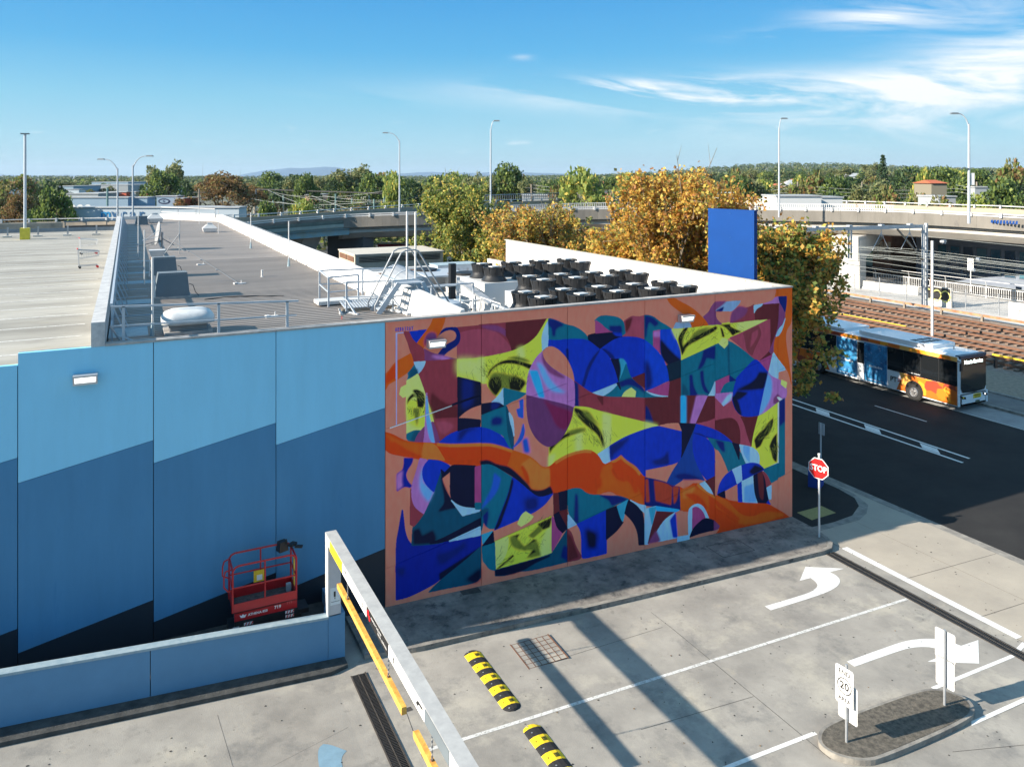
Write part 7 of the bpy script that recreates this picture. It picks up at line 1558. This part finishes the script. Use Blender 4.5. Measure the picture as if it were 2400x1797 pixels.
# far woodland as one mass
n = 5200; a = rs.uniform(-40, 42, n); d_ = 640 + 3300 * rs.uniform(0, 1, n) ** 1.5; X = d_ * np.sin(np.radians(a + YAW)); Y = d_ * np.cos(np.radians(a + YAW)); Z = np.array([terr(x, y) for x, y in zip(X, Y)]); Hh = rs.uniform(5, 12, n)
m_ = 46; P = np.repeat(np.stack([X, Y, Z], 1), m_, 0); hh = np.repeat(Hh, m_); v = rs.normal(size=(n * m_, 3)); v /= np.linalg.norm(v, axis=1)[:, None]; P = P + np.stack([v[:, 0] * hh * .5, v[:, 1] * hh * .5, hh * .55 + v[:, 2] * hh * .42], 1)
tag(cards(P, 1.5, rs, [LM['g'], LM['d'], LM['o'], LM['e'], LM['n']], [2, 4, 2, 3, 3], 'far_woodland', up=.6), 'distant wooded suburb stretching to the horizon', None, None, 'stuff')
n = 9000; a = rs.uniform(-15, 42, n); d_ = 125 + 500 * rs.uniform(0, 1, n); X = d_ * np.sin(np.radians(a + YAW)); Y = d_ * np.cos(np.radians(a + YAW)); keep = (X > 108) | (Y > 140); X, Y = X[keep], Y[keep]
Z = np.array([terr(x, y) for x, y in zip(X, Y)]); P = np.repeat(np.stack([X, Y, Z], 1), 10, 0); P = P + np.abs(rs.normal(size=P.shape)) * np.array([[1.4, 1.4, 1.6]]); tag(cards(P, .5, rs, [LM['g'], LM['d'], LM['o'], LM['l']], [3, 3, 3, 1], 'garden_shrubs', up=.6), 'low garden shrubs between the far trees', None, None, 'stuff')
b = MB()
# ------------------------------------------------------------------ far buildings, truck, poles
def bld_px(x0, x1, top, dep, depth, m, lab, roof=None, bot=-.4, name='warehouse', wins=0, cat='building'):
    """front face spans photo columns x0..x1 (source px) at the given distance"""
    A = Vector(ray_at(x0, dep)); B = Vector(ray_at(x1, dep)); d = (B - A); L = d.length; rz = math.atan2(d.y, d.x); h = 13.3 + (414 - top) * dep / F_
    t = thing(name, lab, cat, (A.x, A.y, 0), rz); b = MB(); b.box(0, 0, bot, L, depth, h); b.build('wall', m, t); b = MB()
    if roof == 'gable': b.add([(-.3, -.3, h), (L + .3, -.3, h), (L + .3, depth + .3, h), (-.3, depth + .3, h), (.15 * L, depth / 2, h + min(L, depth) * .22), (.85 * L, depth / 2, h + min(L, depth) * .22)], [(0, 1, 5, 4), (1, 2, 5), (2, 3, 4, 5), (3, 0, 4)])
    else: b.box(-.15, -.15, h, L + .15, depth + .15, h + .18)
    b.build('roof', MATS['tile_red'] if roof == 'gable' else MATS['shed_grey'], t)
    for k in range(wins): w0 = L * (.08 + .88 * k / wins); b = MB(); b.box(w0, -.08, h * .45, w0 + L * .5 / wins, -.02, h * .8); b.build('window', M['glass'], t)
    return t, L, h
mat('tile_red', (.50, .13, .05), .8, vs=1.5, rgb2=(.38, .10, .045)); mat('shed_grey', (.42, .44, .45), .7, vs=.3, rgb2=(.33, .35, .37))
PW = mat('pale_warehouse', (.52, .60, .66), .7, vs=.2, rgb2=(.46, .54, .60)); BG = mat('blue_grey_wall', (.25, .36, .46), .7, vs=.3, rgb2=(.22, .32, .42)); RD = mat('red_shop_wall', (.55, .11, .06), .7); WW = mat('far_white_wall', (.66, .66, .64), .7); GG_ = mat('far_grey_wall', (.33, .36, .38), .8)
t, L, h = bld_px(168, 560, 488, 122, 3.5, PW, 'long pale warehouse with a blue word on its wall beyond the deck')
pxm = F_ / 122; 
for i, ch in enumerate('mycar'): text(ch, 2.15, mat('letter_blue', (.01, .24, .52), .5) if i < 1 else mat('letter_navy', (.03, .12, .26), .5), t, facing(((248 + i * 21 - 168) / pxm, -.05, h - .95), 0, -1), bold=True)
t, L, h = bld_px(155, 300, 464, 150, 3.5, BG, 'blue-grey warehouse wall with white bubble graffiti'); b = MB()
for k in range(6):
    cx_, cz_ = 1.2 + (k % 3) * 1.5, h - 2.0 - 1.3 * (k // 3); b.add([(cx_ + .7 * math.cos(.52 * i), -.03, cz_ + .75 * math.sin(.52 * i)) for i in range(12)], [tuple(range(12))])
b.build('graffiti', M['sign'], t); b = MB()
for k in range(6):
    cx_, cz_ = 1.2 + (k % 3) * 1.5, h - 2.0 - 1.3 * (k // 3); b.add([(cx_ + .3 * math.cos(.9 * i), -.05, cz_ + .35 * math.sin(.9 * i)) for i in range(7)], [tuple(range(7))])
b.build('graffiti', BG, t)
bld_px(262, 345, 464, 152, 3.5, BG, 'plain blue-grey wall right of the graffiti'); bld_px(246, 296, 451, 200, 3.5, RD, 'red shop wall left of the two curved lamps', wins=2); bld_px(297, 318, 451, 202, 3.5, WW, 'white shop front between two red walls'); bld_px(319, 345, 451, 204, 3.5, RD, 'red shop wall right of the two curved lamps'); bld_px(346, 375, 453, 206, 3.5, WW, 'white low shop beside the tall gum tree')
t, L, h = bld_px(367, 415, 461, 165, 3.5, BG, 'blue-grey building with a dark oval logo'); b = MB(); b.add([(1.6 + 1.25 * math.cos(.35 * i), -.04, h - 1.0 + .6 * math.sin(.35 * i)) for i in range(18)], [tuple(range(18))]); b.build('oval_logo', mat('logo_navy', (.01, .02, .07), .5), t); b = MB(); b.add([(1.6 + .95 * math.cos(.35 * i), -.06, h - 1.0 + .36 * math.sin(.35 * i)) for i in range(18)], [tuple(range(18))]); b.build('logo_ring', BG, t); text('G', .7, MATS['logo_navy'], t, facing((1.6, -.08, h - 1.0), 0, -1), bold=True)
bld_px(414, 430, 466, 163, 8, RD, 'small red shop beside the blue-grey logo building'); bld_px(420, 500, 487, 150, 6, mat('blue_shop', (.04, .16, .42), .6), 'low blue shop front behind the end rail of the roof', wins=4)
bld_px(150, 185, 445, 230, 3.5, PW, 'pale upper storey with a dark window on the left', wins=1); bld_px(135, 172, 437, 300, 20, BG, 'blue gabled shed among the left roofs'); bld_px(210, 300, 434, 330, 25, GG_, 'long grey factory with a pale roof'); bld_px(300, 370, 437, 340, 25, WW, 'white factory behind the curved lamps', wins=5); bld_px(155, 230, 455, 190, 14, GG_, 'grey skillion roof above the graffiti wall'); bld_px(215, 300, 427, 480, 30, BG, 'far pale blue factory roof'); bld_px(300, 350, 428, 520, 30, WW, 'far white factory roof'); bld_px(0, 14, 443, 240, 10, WW, 'white shed at the left edge')
bld_px(1820, 1925, 461, 108, 6, mat('white_block', (.60, .62, .62), .7), 'white flat-roofed building left of the thin lamp over the overpass', wins=0); bld_px(1925, 1975, 464, 112, 5, MATS['white_block'], 'low white plant room right of the thin lamp'); bld_px(1940, 2010, 408, 600, 30, WW, 'long white roof on the far right ridge'); bld_px(2183, 2219, 430, 140, 6, mat('brick_pale', (.22, .20, .15), .8), 'house with a bright orange tiled roof beyond the overpass', 'gable'); bld_px(2285, 2330, 440, 130, 2, GG_, 'grey-roofed house at the right edge'); bld_px(1227, 1246, 444, 190, 8, MATS['brick_pale'], 'house with an orange tiled roof left of the skyline tree', 'gable'); bld_px(1225, 1320, 459, 150, 5, GG_, 'low dark roof behind the overpass rail')
bld_px(715, 745, 458, 185, 10, mat('salmon_wall', (.52, .30, .22), .8), 'salmon house with a curved parapet behind the wires'); bld_px(838, 862, 449, 200, 8, WW, 'small white roof behind the wires'); bld_px(2200, 2240, 462, 118, 6, GG_, 'grey house roof right of the olive bushes')
for i in range(26):
    a = rs.uniform(-14, 34); d_ = rs.uniform(230, 620); X = d_ * math.sin(RAD(a + YAW)); Y = d_ * math.cos(RAD(a + YAW)); z = terr(X, Y); rf = rs.rand() < .6
    t = thing('house', ('house with an orange tiled roof' if rf else 'house with a grey metal roof') + ' among trees ' + next(r[2] for r in REG if r[0] <= a < r[1]), 'house', (X, Y, z), rs.uniform(0, 3), ('tiled' if rf else 'grey') + '-roofed houses ' + next(r[2] for r in REG if r[0] <= a < r[1])); b = MB(); b.box(-6, -4.5, 0, 6, 4.5, 4.6); b.build('wall', MATS['brick_pale'] if rf else WW, t); b = MB(); b.add([(-6.6, -5, 4.6), (6.6, -5, 4.6), (6.6, 5, 4.6), (-6.6, 5, 4.6), (-3, 0, 6.9), (3, 0, 6.9)], [(0, 1, 5, 4), (1, 2, 5), (2, 3, 4, 5), (3, 0, 4)]); b.build('roof', MATS['tile_red'] if rf else MATS['shed_grey'], t)
# red truck under the overpass
X, Y = ray_at(885, 112); tr = thing('red_truck', 'red delivery truck with a white roof parked beyond the beige shed', 'truck', (X, Y, 0), RAD(-YAW - 14))
b = MB(); b.box(0, 0, .9, 7.4, 2.4, 3.6); b.build('box_body', mat('truck_red', (.55, .02, .04), .4), tr); b = MB(); b.box(-.02, -.02, 3.6, 7.42, 2.42, 3.68); b.build('roof', M['white'], tr); b = MB(); b.box(7.5, .1, .5, 9.3, 2.3, 2.9); b.build('cab', M['bwhite'], tr); b = MB(); b.box(9.1, .2, 1.7, 9.33, 2.2, 2.7); b.box(7.9, .06, 1.7, 9.0, .1, 2.6); b.build('cab_window', M['glass'], tr)
for x in (1.2, 2.4, 8.3): b = MB(); b.cyl((x, -.03, .48), (x, .35, .48), .48, 14); b.cyl((x, 2.1, .48), (x, 2.42, .48), .48, 14); b.build('wheel', M['rubber'], tr)
b = MB(); b.box(.3, -.03, 1.0, 1.6, -.01, 2.0); b.box(5.2, -.03, 1.1, 7.0, -.01, 2.2); b.build('body_graphic', MATS['logo_navy'], tr)
cars = None
for i, (xd, dep, lab, m) in enumerate(((205, 135, 'white car parked before the pale warehouse', 'bwhite'), (420, 150, 'dark car on the street behind the casuarina', 'black'), (440, 158, 'white car on the street behind the casuarina', 'bwhite'), (500, 150, 'white car right of the casuarina trunk', 'bwhite'), (455, 146, 'red car by the casuarina trunk', 'red'))):
    X, Y = ray_at(xd * 1.085, dep); t = thing('parked_car', lab, 'car', (X, Y, 0 if i < 5 else 8.6), RAD(-YAW) + .1 * i, 'cars seen far beyond the roof'); b = MB(); b.yprism([(0, .3), (.0, .8), (.15, .95), (1.1, 1.0), (1.6, 1.42), (3.0, 1.45), (3.7, 1.0), (4.3, .85), (4.4, .35)], -.85, .85); b.v = [(y, x, z) for x, y, z in b.v]; b.build('body', M[m], t)
    b = MB(); b.yprism([(1.25, 1.02), (1.65, 1.38), (2.95, 1.40), (3.5, 1.02)], -.87, .87); b.v = [(y, x, z) for x, y, z in b.v]; b.build('window', M['glass'], t)
    for x in (.8, 3.5): b = MB(); b.cyl((x, -.88, .32), (x, -.7, .32), .32, 12); b.cyl((x, .7, .32), (x, .88, .32), .32, 12); b.build('wheel', M['rubber'], t)
# poles of the far rail yard and street power poles
for i, (xd, dep, top, kind) in enumerate(((612, 190, 422, 's'), (725, 170, 419, 's'), (808, 160, 430, 's'), (830, 175, 424, 's'), (640, 210, 425, 's'), (760, 200, 428, 's'), (868, 180, 430, 's'), (901, 150, 438, 's'), (556, 200, 430, 's'), (590, 180, 433, 's'), (947, 190, 424, 'w'), (1148, 150, 398, 'w'), (1415, 180, 388, 'w'), (1723, 160, 392, 'w'), (1862, 220, 393, 'w'), (1922, 200, 398, 'w'), (2065, 190, 395, 'w'), (2085, 210, 397, 'w'), (2110, 140, 393, 'w'), (430, 150, 408, 'w'), (232, 130, 406, 's'), (337, 240, 418, 'w'))):
    X, Y = ray_at(xd * 1.085, dep); z0 = min(0, terr(X, Y)); h = 13.3 + (414 - top * 1.085) * dep / F_ - z0; where = 'left of the casuarina' if xd < 470 else ('among the wires left of the overpass lamp' if xd < 960 else ('over the middle trees' if xd < 1600 else 'beyond the overpass on the right'))
    t = thing('steel_pole' if kind == 's' else 'power_pole', ('slim grey-green steel pole ' if kind == 's' else 'timber power pole with crossarms ') + where, 'pole', (X, Y, z0), RAD(-YAW) + .2, ('steel rail-yard poles ' if kind == 's' else 'power poles ') + where); b = MB(); b.cyl((0, 0, 0), (0, 0, h), .17 if kind == 's' else .16, 6); b.build('pole', mat('pole_green', (.16, .27, .26), .6) if kind == 's' else M['timber'], t)
    if kind == 'w': b = MB(); b.bar((-1.1, 0, h - .7), (1.1, 0, h - .7), .12, .14); b.bar((-.8, 0, h - 1.7), (.8, 0, h - 1.7), .1, .12); b.build('crossarm', M['timber'], t)
    else: b = MB(); b.bar((0, 0, h - 1.2), (2.2, 0, h - 1.0), .06, .08); b.build('bracket_arm', M['grey'], t)
b0 = Vector((*ray_at(600, 185), 10.3)); b1 = Vector((*ray_at(905, 170), 9.6)); t = thing('far_wire_gantry', 'dark lattice gantry beam spanning the far tracks under the treeline', 'portal', (b0.x, b0.y, 0)); b = MB(); b.bar((0, 0, b0.z), (b1.x - b0.x, b1.y - b0.y, b1.z), .15, .24); b.build('beam', M['black'], t); b = MB(); b.bar((0, 0, 0), (0, 0, b0.z), .3, .3); b.bar((b1.x - b0.x, b1.y - b0.y, 0), (b1.x - b0.x, b1.y - b0.y, b1.z), .3, .3); b.build('leg', M['grey'], t)
L_ = []
for k in range(13):
    z0, z1 = rs.uniform(5.5, 10.5), rs.uniform(5.5, 10.5); x0 = rs.uniform(560, 760); x1 = x0 + rs.uniform(150, 300); L_.append(((*ray_at(x0, rs.uniform(140, 190)), z0), (*ray_at(min(x1, 1040), rs.uniform(120, 180)), z1)))
wires('yard_wires', 'slack pale wires between the steel poles left of the overpass lamp', L_, .04, .8)
L_ = [((*ray_at(a_, 165), 11.5 - k * .7), (*ray_at(c_, 150), 11.0 - k * .7)) for k in range(3) for a_, c_ in ((1250, 1540), (1540, 1870), (1870, 2240), (2240, 2480))]
wires('street_wires', 'power lines strung between the poles across the right skyline', L_, .03, .7)
hz = MB(); hz.box(-14500, -1500, -1.6, 14500, 15800, 190)
ho = hz.build('haze', None); ho.data.materials.clear(); hm = bpy.data.materials.new('haze_air'); hm.use_nodes = True; t = hm.node_tree; t.nodes.clear()
pv = t.nodes.new('ShaderNodeVolumePrincipled'); pv.inputs['Density'].default_value = 6e-5; pv.inputs['Color'].default_value = (.62, .80, 1, 1); pv.inputs['Anisotropy'].default_value = .1
oo = t.nodes.new('ShaderNodeOutputMaterial'); t.links.new(pv.outputs[0], oo.inputs['Volume']); ho.data.materials.append(hm); ho['kind'] = 'stuff'
